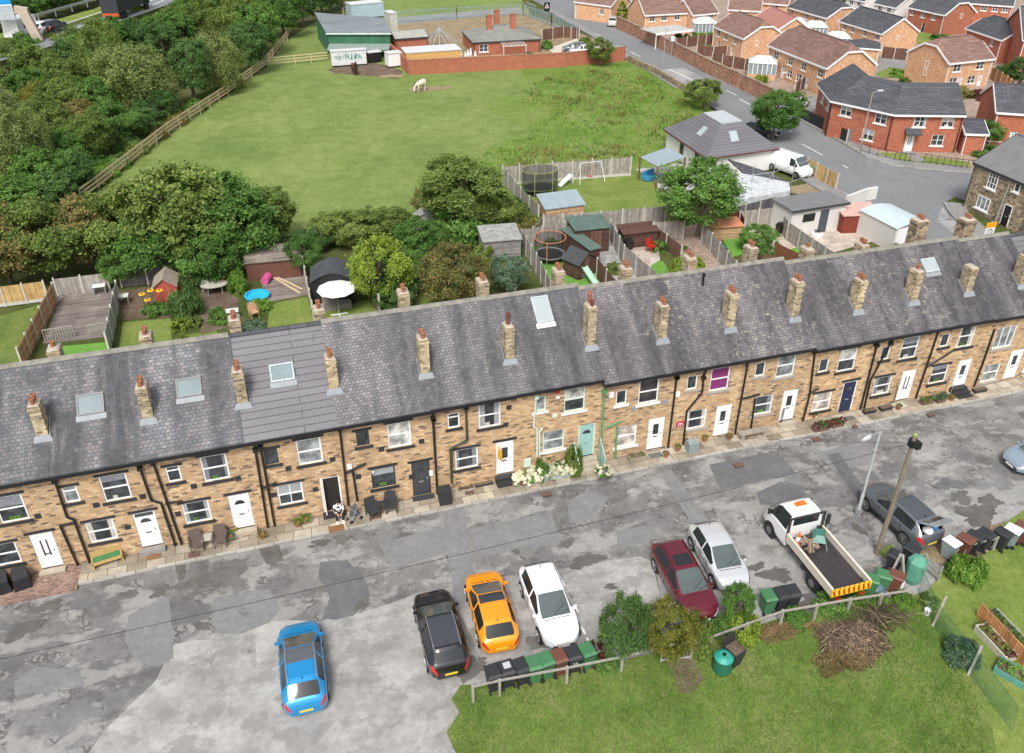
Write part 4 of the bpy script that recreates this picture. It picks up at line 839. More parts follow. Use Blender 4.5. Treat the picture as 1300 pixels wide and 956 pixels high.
# ---------------------------------------------------------------- street surface repairs
def q34(k): # helper for enlarged views used while measuring
    return None
z2=lambda x,y:(340+x*.3385,680+y*.3385); z1=lambda x,y:(x*.3077,640+y*.3077); z3=lambda x,y:(720+x*.2824,600+y*.2824); z4=lambda x,y:(980+x*.3661,520+y*.3661)
sheet('concrete_apron',[(197,865),(221,818),(245,813),(265,812),(300,800),(332,791),(357,787),(408,789),(430,780),(455,779),(490,768),(530,753),(560,748),(584,744),(600,738),(645,731),(672,729),(699,724),(730,720),(777,711),(813,706),(828,713),(838,758),(850,800),(800,840),(700,880),(590,1100),(20,1100),(90,990),(130,930),(160,900)],.004,CONC)
sheet('parking_bay',[(832,712),(880,690),(960,672),(1010,672),(1075,680),(1120,700),(1190,712),(1160,760),(1000,800),(850,810),(838,758)],.004,BAYS)
sheet('parking_bay',[(1165,668),(1190,640),(1240,628),(1310,615),(1310,655),(1260,672),(1200,690)],.004,BAYS)
PC=[0]
def patch(pts,m,z=.008,nm='road_patch'): PC[0]+=1; sheet(nm,pts,z+.0003*PC[0],m)
def seg(p,q,w,m,z=.008,nm='trench_repair',jag=0):
    a,b=P(*p),P(*q); d=(b-a); n=Vector((-d.y,d.x,0)).normalized()*w/2; k=max(1,int(d.length/.7)); g=random.Random(int(p[0]*7+p[1])); L=[];Rr=[]
    for i in range(k+1):
        c=a+d*i/k; L.append(tuple(c+n*(1+g.uniform(-jag,jag)))+()); Rr.append(tuple(c-n*(1+g.uniform(-jag,jag))))
    sheet(nm,[tuple(x) for x in L+Rr[::-1]],z,m,world=True)
patch([z2(195,100),z2(250,92),z2(300,95),z2(350,140),z2(372,180),z2(385,225),z2(360,265),z2(320,300),z2(250,316),z2(200,310),z2(222,270),z2(232,230),z2(215,195),z2(190,160)],PATCHD)
patch([z1(530,460),z1(640,400),z1(700,395),z1(720,540),z1(700,650),z1(640,672),z1(560,650),z1(515,560)],PATCHM)
patch([z1(700,470),z1(760,440),z1(850,430),z1(870,470),z1(700,505)],PATCHD)
patch([z1(300,410),z1(400,378),z1(420,400),z1(410,420),z1(310,438)],PATCHD)
patch([z1(880,385),z1(1110,350),z1(1160,430),z1(1110,490),z1(980,540),z1(900,530),z1(880,480)],PATCHM)
patch([z1(60,730),z1(150,670),z1(330,690),z1(350,748),z1(60,790)],PATCHM)
patch([z3(850,90),z3(960,40),z3(1060,60),z3(1075,100),z3(1000,130),z3(870,145)],PATCHD)
patch([z3(0,130),z3(90,80),z3(190,110),z3(110,200),z3(10,230)],PATCHM)
patch([z3(220,260),z3(360,240),z3(420,290),z3(300,330),z3(230,330)],PATCHM)
patch([(900,590),(985,572),(1010,600),(915,622)],PATCHD); patch([(1035,575),(1100,560),(1120,585),(1060,600)],PATCHM)
patch([(480,690),(565,668),(572,700),(500,722)],PATCHM); patch([(595,672),(700,650),(712,690),(610,706)],PATCHM)
patch([(560,648),(590,645),(605,760),(578,770)],PATCHM,.012,'trench_repair'); patch([(325,690),(352,683),(360,712),(338,716)],WET,.012,'road_stain')
patch([(838,600),(852,596),(903,668),(885,676)],PATCHM,.012,'trench_repair'); patch([z1(650,390),z1(700,380),z1(715,640),z1(655,640)],PATCHM,.012,'trench_repair')
patch([(1050,578),(1064,574),(1112,640),(1098,648)],PATCHD,.012,'trench_repair')
# oil marks, damp spots and pale worn spots
g=random.Random(5); spots=[]
for (x,y,rx,ry,m) in [(435,684,.55,.28,WET),(408,689,.5,.25,WET),(396,694,.2,.12,WET),(240,742,.7,.35,WET),(230,722,.35,.6,WET),(205,750,.6,.3,WET),(256,725,.15,.12,WET),(283,722,.25,.12,WET),(720,760,.5,.3,BAYS),(745,755,.35,.2,BAYS),(600,848,.9,.45,WET),(690,812,.9,.4,WET),(590,800,.2,1.2,BAYS),(930,712,.7,.15,WET),(960,720,.5,.12,WET),(985,730,.9,.14,WET),(1025,715,.5,.5,WET),(1060,705,.6,.2,WET),(1090,672,.3,.4,WET),(1040,760,1.3,.6,WET),(905,700,.6,.3,WET),(1255,640,1.,.15,WET),(1240,655,1.3,.12,WET),(1220,632,.8,.2,WET),(1205,615,.9,.2,PATCHD),(932,650,.75,.28,CONC),(955,642,.5,.15,CONC),(785,663,.5,.2,CONC),(150,795,.6,.25,CONC),(460,768,.5,.1,WET),(1000,600,.7,.2,CONC),(1150,600,1.6,.35,CONC),(1180,560,1.8,.35,CONC),(1090,615,1.4,.3,CONC),(1215,583,1.2,.3,CONC),(1030,640,1.3,.3,CONC),(1255,600,1.,.3,CONC),(775,745,.35,.1,WET),(320,830,.15,.8,BAYS),(265,835,.12,.5,BAYS),(240,850,.3,.1,BAYS),(120,700,.3,.2,WET),(100,770,.5,.15,CONC),(30,800,.9,.3,WET),(60,770,.7,.2,WET),(15,850,.9,.3,CONC),(720,690,.5,.12,WET),(745,712,.9,.12,WET),(860,706,.4,.12,WET),(655,700,.3,.1,WET),(540,700,.5,.12,CONC),(545,725,.6,.12,CONC),(520,706,.4,.1,CONC)]:
    if m is CONC: continue
    ry=max(ry,.5*rx); rx*=.8
    c=P(x,y); sheet('road_stain' if m in(WET,) else 'road_patch',blobpts(c.x,c.y,rx,ry,16,.45,int(x*3+y),.05)and[(a,b,0) for a,b in blobpts(c.x,c.y,rx,ry,22,.45,int(x*3+y),.1)],.0200+.0003*len(spots),m,world=True); spots.append(1)
# bay marks beside the white car
for (x,y) in [(712,735),(718,750),(729,768),(738,796),(745,810)]:
    a=P(x,y); b=P(x+5,y+9); struct('bay_marking',MB().bar(a+Vector((0,0,.012)),b+Vector((0,0,.012)),.10,.008),LINE)
for (x,y,w,h) in [(247,704,.55,.35),(478,655,.5,.4),(596,625,.5,.35),(694,627,.55,.35),(938,590,.5,.35),(1037,557,.5,.35),(1182,526,.45,.3),(1085,541,.3,.3)]:
    c=P(x,y,.12); tag(MB().b2(c.x-w/2,c.y-h/2,.118,c.x+w/2,c.y+h/2,.132).build('drain_cover',M('rusty_iron_cover',(.13,.075,.055),.8,var=.3,sc=9)),'%s iron cover in the paving %s'%(('brown',{247:'below the two brown chairs',478:'by the dark rattan chairs',596:'left of the black steps',694:'under the white flower troughs',938:'right of the grey box with bottles',1037:'by the brown planters of the navy door',1182:'left of the black stone steps',1085:'furthest up the path past the navy door'}[x])),'drain cover','iron covers in the pavement')
# ---------------------------------------------------------------- lawn, banks and verges at the front
lawn=[(585,870),(640,868),(720,850),(790,838),(850,826),(905,812),(1000,782),(1160,756),(1190,745),(1190,728),(1200,714),(1245,703),(1300,688),(1420,650),(1500,760),(1520,1200),(640,1200),(590,1090),(566,1000),(580,960),(567,930),(583,905),(573,888)]
struct('lawn',MB().poly([(p[0],p[1],.03) for p in [P(*a) for a in lawn]][::-1]),WILD)
sheet('mown_lawn',[(1176,752),(1192,732),(1204,716),(1245,706),(1300,691),(1420,655),(1500,800),(1520,1200),(1340,1200),(1275,1000),(1250,880),(1215,810)],.036,LAWN)
sheet('gravel_strip',[(1160,700),(1190,690),(1240,672),(1275,662),(1310,655),(1330,668),(1300,690),(1245,705),(1200,716),(1180,712)],.02,DIRT)
sheet('grass_verge',[(1262,672),(1300,648),(1380,628),(1400,650),(1310,672)],.026,LAWN)
sheet('grass_verge',[(1112,700),(1130,690),(1142,700),(1128,712)],.022,WILD)
sheet('mud_path',[(842,830),(876,828),(893,862),(880,880),(862,880),(852,850)],.036,SOIL); sheet('flower_bed',[(1232,700),(1246,700),(1252,722),(1246,735),(1232,732)],.042,SOIL)
# ---------------------------------------------------------------- parked vehicles
def carpx(name,label,cat,fr,re,style,paint_,L,W,Hh,z=.6,**k):
    a=P(fr[0],fr[1],z); b=P(re[0],re[1],z); c=(a+b)/2; d=a-b; ang=math.atan2(d.y,d.x)
    if k.pop('anchor','')=='front': c=a-d.normalized()*L/2
    return make_car(name,label,cat,(c.x,c.y,k.pop('zg',.02)),ang,style,paint_,L,W,Hh,**k)
BLUE=paint('bright_blue_car_paint',(.015,.28,.60),.35,.25); BLK=paint('black_car_paint',(.012,.012,.015),.2,.22); ORA=paint('orange_car_paint',(.85,.30,.008),.1,.25); WHT=paint('white_car_paint',(.80,.80,.80),0,.3); MAR=paint('maroon_car_paint',(.15,.012,.025),.3,.28); SILV=paint('silver_car_paint',(.68,.69,.70),.4,.3); DG=paint('dark_grey_car_paint',(.15,.165,.18),.5,.28); LBL=paint('pale_blue_grey_car_paint',(.33,.41,.48),.4,.3)
SILR=M('satin_silver_trim',(.55,.56,.57),.3,.8,var=.03)
blue=carpx('parked_car','bright blue hatchback with a grey glass roof at the bottom edge, leftmost parked car','car',(379,792),(386,868),'hatch',BLUE,4.3,1.78,1.55,anchor='front',dark_roof=-.30,roof=M('grey_glass_roof',(.10,.11,.115),.08,var=.05,spec=.7),rail=SILR)
carpx('parked_car','black estate car with silver roof rails parked left of the orange car','car',(546,752),(573,853),'estate',BLK,4.4,1.76,1.50,dark_roof=True,roof=M('dark_glass_roof',(.05,.055,.06),.08,var=.05,spec=.8),rail=SILR)
carpx('parked_car','orange hatchback with a dark front roof panel parked between black and white cars','car',(611,729),(637,822),'hatch',ORA,4.25,1.76,1.45,z=.55,dark_roof=-.16,roof=M('smoked_glass_roof',(.035,.04,.045),.08,var=.05,spec=.8))
carpx('parked_car','white crossover parked nose to the bins, right of the orange car','car',(716,815),(679,722),'suv',WHT,4.35,1.78,1.55,wr=.34)
carpx('parked_car','maroon estate car with a sunroof parked behind the yellowing bushes','car',(893,778),(846,696),'estate',MAR,4.45,1.74,1.45,dark_roof=False,rail=BLACK)
carpx('parked_car','silver hatchback parked between the maroon car and the flatbed truck','car',(934,742),(892,670),'hatch',SILV,4.0,1.70,1.46)
suv=carpx('parked_car','dark grey crossover with its tailgate open behind the telegraph pole','car',(1108,622),(1178,683),'suv',DG,4.35,1.82,1.60,open_boot=True,clad=CHAR,rail=SILR,dark_roof=True,roof=M('slate_glass_roof',(.07,.08,.085),.08,var=.05,spec=.8),wr=.35)
carpx('parked_car','pale blue car cut off by the right edge of the picture','car',(1283,586),(1345,574),'hatch',LBL,4.3,1.8,1.45,anchor='front')
# open tailgate and the load in the boot
tg=MB(); 
def loc2(o,l): return l
L_=4.35; 
MB().hull([(-1.55,-.62,1.50),(-1.55,.62,1.50),(-2.40,.58,1.92),(-2.40,-.58,1.92)],[(-1.55,-.62,1.56),(-1.55,.62,1.56),(-2.40,.58,2.0),(-2.40,-.58,2.0)]).build('tailgate',LBL,suv)  # pale colour on the dark car's tailgate imitates its bright reflection
MB().hull([(-1.65,-.48,1.60),(-1.65,.48,1.60),(-2.0,.46,1.775),(-2.0,-.46,1.775)],[(-1.65,-.48,1.63),(-1.65,.48,1.63),(-2.0,.46,1.805),(-2.0,-.46,1.805)]).build('tailgate_glass',GLASSC,suv)
MB().b2(-2.0,-.62,.72,-1.45,.62,1.0).build('boot_interior',BLACK,suv)
tag(MB().blob((0,0,.16),(.26,.24,.18),10,7,.06).build('shopping_bag',WHITE),'white bag standing in the open boot of the grey car','bag').location=suv.matrix_basis@Vector((-1.98,.12,1.0)) if False else (0,0,0)
def onto(root,o,l):
    a=root.rotation_euler.z; o.location=(root.location.x+l[0]*math.cos(a)-l[1]*math.sin(a),root.location.y+l[0]*math.sin(a)+l[1]*math.cos(a),root.location.z+l[2]); o.rotation_euler=(0,0,a)
onto(suv,[o for o in COL.objects if o.name.startswith('shopping_bag')][0],(-1.86,.18,.98))
onto(suv,tag(MB().blob((0,0,.14),(.22,.2,.15),10,7,.06).build('rucksack',plain('blue_fabric',(.03,.14,.32))),'blue rucksack beside the white bag in the open car boot','bag'),(-1.80,-.28,.98))
# sunroof on the maroon estate
mar=[o for o in COL.objects if o.get('label','').startswith('maroon')][0]
MB().hull([(-.72,-.40,1.40),(-.08,-.40,1.40),(-.08,.40,1.40),(-.72,.40,1.40)],[(-.72,-.40,1.458),(-.08,-.40,1.45),(-.08,.40,1.45),(-.72,.40,1.458)]).build('sunroof',GLASSC,mar)
# flatbed truck ------------------------------------------------
a=P(989,645,.8); b=P(1080,752,.9); d=a-b; tl=(a-b).length; ang=math.atan2(d.y,d.x); tc=(a+b)/2
tk=T('flatbed_truck','white flatbed truck with dropside body, amber beacon and yellow chevron tailboard','truck',(tc.x,tc.y,.02),ang); tx=tl/2; CREAM=M('cream_dropside',(.62,.56,.46),.6,var=.1); BEDD=M('wet_dark_truck_bed',(.05,.042,.045),.2,var=.3,sc=1.5)
xc=tx-2.05   # back of the cab
prof=[(tx-2.05,.45,1.35,2.22,.80),(tx-1.95,.45,1.36,2.28,.80),(tx-1.15,.45,1.36,2.25,.80),(tx-.95,.45,1.34,2.12,.82),(tx-.62,.45,1.28,1.52,.88),(tx-.50,.45,1.22,1.34,.9),(tx-.20,.42,1.02,1.10,.9),(tx-.05,.42,.80,.84,.86),(tx,.42,.6,.62,.82)]
rg=[]
for (x,zb0,zb1,zt,rf) in prof:
    w=.98*(1 if x<tx-.3 else .93 if x<tx-.1 else .84); rf_=rf*.98; gq=zt-zb1
    rg.append([(x,0,zb0),(x,w*.96,zb0),(x,w,zb0+.2*(zb1-zb0)),(x,w,zb1-.06),(x,w*.96,zb1),(x,rf_*w*.985,zb1+gq*.86),(x,rf_*w*.90,zb1+gq*.97),(x,rf_*w*.5,zt),(x,0,zt)])
gp={}
for i in range(len(rg)-1):
    xm=(prof[i][0]+prof[i+1][0])/2-tx
    for j in range(8):
        q=[rg[i][j],rg[i+1][j],rg[i+1][j+1],rg[i][j+1]]; k='cab'
        if j==4 and -1.9<xm<-.7: k='side_window'
        if j>=6 and -.95<xm<-.55: k='windscreen'
        if j==3 and xm>-.12: k='headlight'
        for s in (1,-1):
            qq=[(p,y*s,z) for p,y,z in q]; gp.setdefault(k,[]).append(qq if s>0 else qq[::-1])
for k,qs in gp.items():
    mb=MB()
    for q in qs: mb.poly(q)
    if k=='cab':
        for ri in (0,-1):
            l=[p for p in rg[ri]]+[(x,-y,z) for x,y,z in rg[ri][::-1]][1:-1]; mb.poly(l if ri else l[::-1])
    mb.build(k,{'cab':WHT,'side_window':GLASSC,'windscreen':GLASSC,'headlight':MATS['headlamp_glass']}[k],tk)
MB().b2(xc-.012,-.68,1.62,xc+.0,.68,2.05).build('rear_window',GLASSC,tk)
MB().b2(tx-1.55,-.30,2.29,tx-1.30,.30,2.31).b2(tx-1.50,-.2,2.31,tx-1.36,.2,2.42).build('beacon',M('amber_beacon',(.75,.17,.02),.25,var=.05),tk)
MB().bar((tx-.75,-.5,1.56),(tx-.62,.1,1.42),.02,.02).bar((tx-.72,.1,1.56),(tx-.62,.6,1.42),.02,.02).build('wiper',BLACK,tk)
MB().b2(-tx,-.92,.86,xc-.10,.92,.95).build('bed',BEDD,tk); MB().b2(-tx+.1,-.40,.50,tx-.5,.40,.80).build('chassis',BLACK,tk)
MB().b2(-tx+.06,.925,.86,xc-.10,1.0,1.27).b2(-tx+.06,.90,1.272,xc-.10,1.02,1.31).build('side_board',CREAM,tk); MB().b2(-tx+.06,-1.0,.86,xc-.10,-.925,1.27).b2(-tx+.06,-1.02,1.272,xc-.10,-.90,1.31).build('side_board',CREAM,tk)
MB().b2(-tx-.02,-1.0,.86,-tx+.055,1.0,1.28).build('tailboard',M('yellow_tailboard',(.80,.55,.03),.5,var=.06),tk)
cv=MB()
for i in range(8):
    y=-.95+i*.25; cv.hull([(-tx-.03,y,.90),(-tx-.03,y+.10,.90),(-tx+.02,y+.10,.90),(-tx+.02,y,.90)],[(-tx-.03,y+.09,1.25),(-tx-.03,y+.19,1.25),(-tx+.02,y+.19,1.25),(-tx+.02,y+.09,1.25)]); cv.hull([(-tx-.02,y+.03,1.283),(-tx-.02,y+.13,1.283),(-tx+.04,y+.13,1.283),(-tx+.04,y+.03,1.283)],[(-tx-.02,y+.03,1.288),(-tx-.02,y+.13,1.288),(-tx+.04,y+.13,1.288),(-tx+.04,y+.03,1.288)])
cv.build('chevron_marking',MIST,tk)
MB().b2(xc-.09,-.98,.95,xc-.03,-.86,2.15).b2(xc-.09,.86,.95,xc-.03,.98,2.15).b2(xc-.09,-.98,2.10,xc-.03,.98,2.18).build('headboard',CHAR,tk); MB().b2(xc-.30,-1.12,1.55,xc-.16,-.98,2.1).b2(xc-.25,-1.04,.95,xc-.2,-.98,1.6).build('exhaust_stack',CHAR,tk)
for s in (1,-1):
    MB().hull([(tx-.80,s*.98,1.38),(tx-.72,s*.98,1.38),(tx-.72,s*1.2,1.40),(tx-.80,s*1.2,1.40)],[(tx-.80,s*.98,1.6),(tx-.72,s*.98,1.6),(tx-.72,s*1.2,1.72),(tx-.80,s*1.2,1.72)]).build('mirror',BLACK,tk)
    for x in (tx-.85,-tx+1.35):
        MB().tube((x,s*.70,.39),(x,s*1.0,.39),.46,n=18).build('wheel_arch',BLACK,tk)
        wv=MB().tube((x,s*.72,.38),(x,s*1.015,.38),.37,n=18).build('wheel',TYRE,tk); MB().tube((x,s*.95,.38),(x,s*1.03,.38),.20,n=12).build('rim',M('grey_steel_rim',(.22,.22,.22),.5,.5),wv)
    MB().b2(-tx-.03,s*.62-.14,.60,-tx+.0,s*.62+.14,.72).build('tail_light',MATS['tail_lamp_red'],tk)
MB().b2(tx-.02,-.45,.5,tx+.03,.45,.72).build('grille',CHAR,tk)
# load on the bed
cn=T('traffic_cone','orange and white traffic cone lying behind the cab of the flatbed truck','traffic cone'); OC=M('cone_orange',(.80,.13,.02),.5,var=.05)
MB().lathe((0,0,.03),[(.17,0),(.14,.14)],14).lathe((0,0,.03),[(.09,.36),(.03,.62)],14).build('cone_body',OC,cn); MB().lathe((0,0,.03),[(.145,.14),(.09,.36)],14).build('reflective_band',WHITE,cn); MB().b2(-.2,-.2,0,.2,.2,.03).build('base',OC,cn); onto(tk,cn,(xc-.45,.58,.95))
wb=T('wheelbarrow','green wheelbarrow upturned on the bed of the flatbed truck','wheelbarrow'); MB().hull([(-.42,-.30,.30),(.45,-.30,.30),(.45,.30,.30),(-.42,.30,.30)],[(-.25,-.18,.56),(.22,-.18,.56),(.22,.18,.56),(-.25,.18,.56)]).build('tray',plain('green_tray',(.05,.18,.14),.4),wb)
MB().tube((-.3,-.25,.28),(.95,-.3,.35),.02).tube((-.3,.25,.28),(.95,.3,.35),.02).tube((.1,-.2,.02),(.1,-.25,.3),.018).tube((.1,.2,.02),(.1,.25,.3),.018).build('frame',METAL,wb); MB().tube((-.62,-.05,.22),(-.62,.05,.22),.18,n=14).build('wheel',TYRE,wb); onto(tk,wb,(xc-.65,-.38,.95)); wb.rotation_euler.z+=2.6
gn=T('garden_tools','heap of brown and cream garden machinery behind the traffic cone on the truck','tool'); g=random.Random(3); mb=MB()
for _ in range(26): c=(g.uniform(-.3,.3),g.uniform(-.3,.3),g.uniform(.06,.4)); mb.box(c,(g.uniform(.06,.22),g.uniform(.05,.18),g.uniform(.05,.16)),g.uniform(0,3))
mb.build('engine_parts',plain('mixed_machinery',(.26,.20,.15),.6,var=.8,sc=14),gn); mb=MB()
for _ in range(9): mb.tube((g.uniform(-.4,.4),g.uniform(-.4,.4),.06),(g.uniform(-.6,.6),g.uniform(-.3,.4),g.uniform(.2,.6)),.018)
mb.build('handle',WOODY,gn); onto(tk,gn,(xc-.95,.35,.95))
# ---------------------------------------------------------------- wheelie bins
r1='wheelie bins in the row below the black and white cars'
for (x,y,c,l) in [(626,857,'black','black wheelie bin at the left end of the row behind the black estate car'),(643.5,852,'black','black wheelie bin with a pale printed lid, second from the left behind the estate car'),(661,849,'black','black wheelie bin just left of the two green ones in the row'),(678,846,'green','green wheelie bin, left one of the pair side by side'),(693.5,841,'green','green wheelie bin, right one of the pair beside the brown bin'),(710,837,'brown','brown wheelie bin below the nose of the white crossover'),(727.6,833,'black','black wheelie bin with white numbers, right of the brown bin'),(745.5,829,'green','green wheelie bin at the right end of the row, by the dark red shrub')]:
    b=P(x,y,.8); q=place_bin(0,0,c,l,r1,.10+random.uniform(-.12,.12)+PI,pos=(b.x,b.y,0))
    if x==727.6: text_mesh('22',.24,WHITE,[o for o in q.children if o.name.startswith('body')][0],Matrix.Translation((0,.31,.62))@Matrix.Rotation(PI,4,'Z')@Matrix.Rotation(R(84),4,'X'))
    if x==643.5: MB().b2(-.16,-.2,1.082,.14,.1,1.088).build('printed_label',M('pale_print',(.42,.44,.45),.6,var=.3,sc=20),[o for o in q.children if o.name.startswith('lid')][0])
r2='wheelie bins beside the flatbed truck'
for (x,y,c,l) in [(975.5,760,'green','green wheelie bin between the silver car and the truck'),(991,757,'black','black wheelie bin next to the green bin left of the truck'),(1006,754,'black','black wheelie bin nearest the rear wheel of the truck')]:
    b=P(x,y,.8); place_bin(0,0,c,l,r2,PI+random.uniform(-.1,.2),pos=(b.x,b.y,0))
r3='wheelie bins behind the truck tailboard'
for (x,y,c,l,rz) in [(1105,738,'green','faded green wheelie bin just behind the truck tailboard',.9),(1121,733,'green','faded green wheelie bin against the brown bin behind the truck',.9),(1137,734,'brown','brown wheelie bin between the green bins and the teal sack',.7),(1137,709,'black','black wheelie bin under the leaning timber posts',.5),(1157,700,'black','black wheelie bin near the rear bumper of the grey car',.4)]:
    b=P(x,y,.8); place_bin(0,0,c,l,r3,rz,pos=(b.x,b.y,0))
r4='wheelie bins along the gravel strip at the right'
for (x,y,c,ld,l) in [(1208,692,'grey','grey','pale grey wheelie bin at the left end of the right hand row'),(1226,688,'brown','brown','brown wheelie bin beside the pale grey one by the low rail'),(1238,684,'black','black','black wheelie bin right of the brown bin in the gravel strip'),(1251,681,'black','black','black wheelie bin before the gap in the gravel strip row'),(1273,680,'black','black','black wheelie bin just right of the gap in the gravel strip row'),(1286,676,'grey','grey','pale grey wheelie bin with white lid near the right edge'),(1299,672,'brown','brown','brown wheelie bin cut off by the right edge')]:
    b=P(x,y,.8); q=place_bin(0,0,c,l,r4,PI+.35+random.uniform(-.15,.15),pos=(b.x,b.y,0))
    if c=='grey':
        for o in q.children:
            if o.name.startswith('lid'): o.material_slots[0].material=WHITE
def lathe_thing(name,label,cat,px,py,parts,z=.03,zz=0.,group=None):
    b=P(px,py,zz or z); r=T(name,label,cat,(b.x,b.y,z),0,group)
    for nm,prof,m in parts: MB().lathe((0,0,0),prof,18).build(nm,m,r,smooth=False)
    return r
lathe_thing('compost_bin','round dark green compost barrel with a teal lid on the grass by the gate','compost bin',916,850,[('body',[(.36,0),(.40,.1),(.38,.75)],BINC['darkgreen']),('lid',[(.40,.752),(.40,.80),(.22,.92),(.08,.93)],plain('teal_lid',(.03,.30,.22),.45)),('cap',[(.08,.932),(.08,.97)],BLACK)])
b=P(930,842); r=T('open_compost_bin','black open bin filled with garden waste beside the green compost barrel','compost bin',(b.x,b.y,.03),.3)
MB().hull([(-.22,-.22,0),(.22,-.22,0),(.22,.22,0),(-.22,.22,0)],[(-.33,-.33,.9),(.33,-.33,.9),(.33,.33,.9),(-.33,.33,.9)]).build('body',BINC['black'],r); MB().b2(-.28,-.28,.902,.28,.28,.93).build('garden_waste',MATS['twig_c'] if 'twig_c' in MATS else SOIL,r); MB().hull([(-.36,.33,.8),(.36,.33,.8),(.36,.38,.8),(-.36,.38,.8)],[(-.36,.40,1.3),(.36,.40,1.3),(.36,.44,1.3),(-.36,.44,1.3)]).build('open_lid',BINC['black'],r)
# ---------------------------------------------------------------- timber fence, gate, netting and garden pieces at the front
def up(p,z): q=P(p[0],p[1],z); return (q.x,q.y,.03)
f1=[up(p,.95) for p in [(600,872),(634,864),(720,848),(790,834),(838,822)]]; f2=[up(p,.95) for p in [(880,817),(903,809),(949,792),(994,776),(1080,761),(1159,749)]]
rail_fence('low timber rail fence left of the metal gate, along the bottom row of bins',f1,1.0,(.92,),WOODG,1.9,'garden_rail_fence',rw=.10)
rail_fence('low timber rail fence right of the metal gate, behind the truck and the brushwood',f2,1.0,(.92,),WOODG,1.9,'garden_rail_fence',rw=.10)
gt=T('metal_gate','small grey barred metal gate in the timber rail fence','gate',f1[-1],0,None,True); a=Vector(f1[-1]);b=Vector(f2[0]); a=a.lerp(b,.08);b=a.lerp(b,.95)
mb=MB()
for i in range(11): c=a.lerp(b,i/10); mb.tube(c+Vector((0,0,.1)),c+Vector((0,0,.98)),.014,n=5)
mb.build('bars',METAL,gt); MB().bar(a+Vector((0,0,.1)),b+Vector((0,0,.1)),.05,.05).bar(a+Vector((0,0,1.0)),b+Vector((0,0,1.0)),.05,.05).bar(a,a+Vector((0,0,1.05)),.05,.05).bar(b,b+Vector((0,0,1.05)),.05,.05).build('gate_frame',M('pale_gate_frame',(.45,.44,.42),.6),gt)
for (x0,y0,x1,y1,l) in [(1184,795,1202,757,'leaning grey post holding the green netting, nearest the watering can'),(1229,857,1247,820,'leaning grey post holding the green netting, nearest the bottom edge'),(1127,736,1144,703,'leaning timber post beside the black bin behind the truck'),(1148,742,1146,704,'upright timber post against the teal sack')]:
    a=P(x0,y0,.03); h=1.3; b=Vector((a.x,a.y,0)); d=ray(x1,y1); k=(P(x1,y1,1.35)); tag(MB().bar((a.x,a.y,0),(k.x,k.y,1.35),.09,.09).build('fence_post',WOODG),l,'post','loose timber posts at the front right')
NET=M('green_netting',(.06,.20,.11),.8); nt_=NET.node_tree; bb=nt_.nodes['Principled BSDF']; bb.inputs['Alpha'].default_value=.30
a=P(1165,752,.03);b=P(1186,797,.03);c=P(1231,858,.03); d_=P(1285,930,.03); net=T('green_netting_fence','green plastic netting stretched between leaning posts across the lawn','netting',tuple(a),0,None,True)
m=MB()
for p,q in ((a,b),(b,c),(c,d_)): 
    o=Vector((0,0,1.15)); s=Vector((.12,.22,0)); m.poly([p,q,q+o+s,p+o+s])
m.build('net',NET,net); MB().path([p+Vector((.12,.22,1.15)) for p in (a,b,c,d_)],.012,4).build('top_line',plain('green_line',(.05,.16,.09)),net)
rail_fence('low timber rail along the bins at the right edge',[up(p,.8) for p in [(1228,693),(1266,683),(1300,671),(1345,655)]],.85,(.78,),WOODG,1.6,'garden_rail_fence')
sg=T('slatted_gate','small leaning slatted wooden gate beside the teal sack','gate',tuple(P(1175,722,.03)),0,None,True); a=P(1170,722,.03);b=P(1190,738,.03)
mb=MB()
for k in (.25,.5,.75): mb.bar(a+Vector((0,0,k)),b+Vector((0,0,k)),.03,.10)
mb.build('slats',WOODG,sg); MB().bar(a,a+Vector((0,0,.95)),.07,.07).bar(b,b+Vector((0,0,.95)),.07,.07).build('post',WOODG,sg)
ts=P(1157,738,.03); r=T('covered_sack','tall teal green plastic cover tied over garden goods behind the brown bin','cover',(ts.x,ts.y,.03),.5); 
MB().lathe((0,0,0),[(.28,0),(.40,.3),(.42,.9),(.44,1.3),(.30,1.5),(.05,1.58)],7).build('cover',plain('teal_sheet',(.10,.30,.21),.5,var=.25,sc=3),r)
b=P(1118,750,.03); r=T('tarpaulin_bundle','crumpled blue grey tarpaulin bundle behind the truck tailboard','tarpaulin',(b.x,b.y,.03),.2); MB().blob((-.3,0,.25),(.38,.3,.28),12,8,.12).blob((.35,.05,.28),(.30,.28,.30),12,8,.14).build('bundle',plain('blue_grey_tarpaulin',(.10,.15,.21),.5,var=.3),r)
b=P(1142,743,.03); lathe_thing('plastic_drum','small white plastic drum standing by the brown bin behind the truck','drum',1142,745,[('body',[(.13,0),(.15,.05),(.15,.38),(.06,.44)],WHITE),('cap',[(.05,.442),(.05,.49)],MIST)])
r=T('watering_can','pale grey watering can lying on the lawn by the netting post','watering can',tuple(P(1176,779,.03)),.8); MB().lathe((0,0,0),[(.13,0),(.14,.28),(.10,.30)],14).build('can',plain('pale_can',(.62,.66,.70),.5),r); MB().tube((.12,0,.08),(.38,0,.32),.022).lathe((.38,0,.30),[(.02,0),(.06,.05)],8).build('spout',plain('pale_can',(.62,.66,.70)),r); MB().path([(-.13,0,.08),(-.24,0,.2),(-.1,0,.34)],.015).build('handle',CHAR,r)
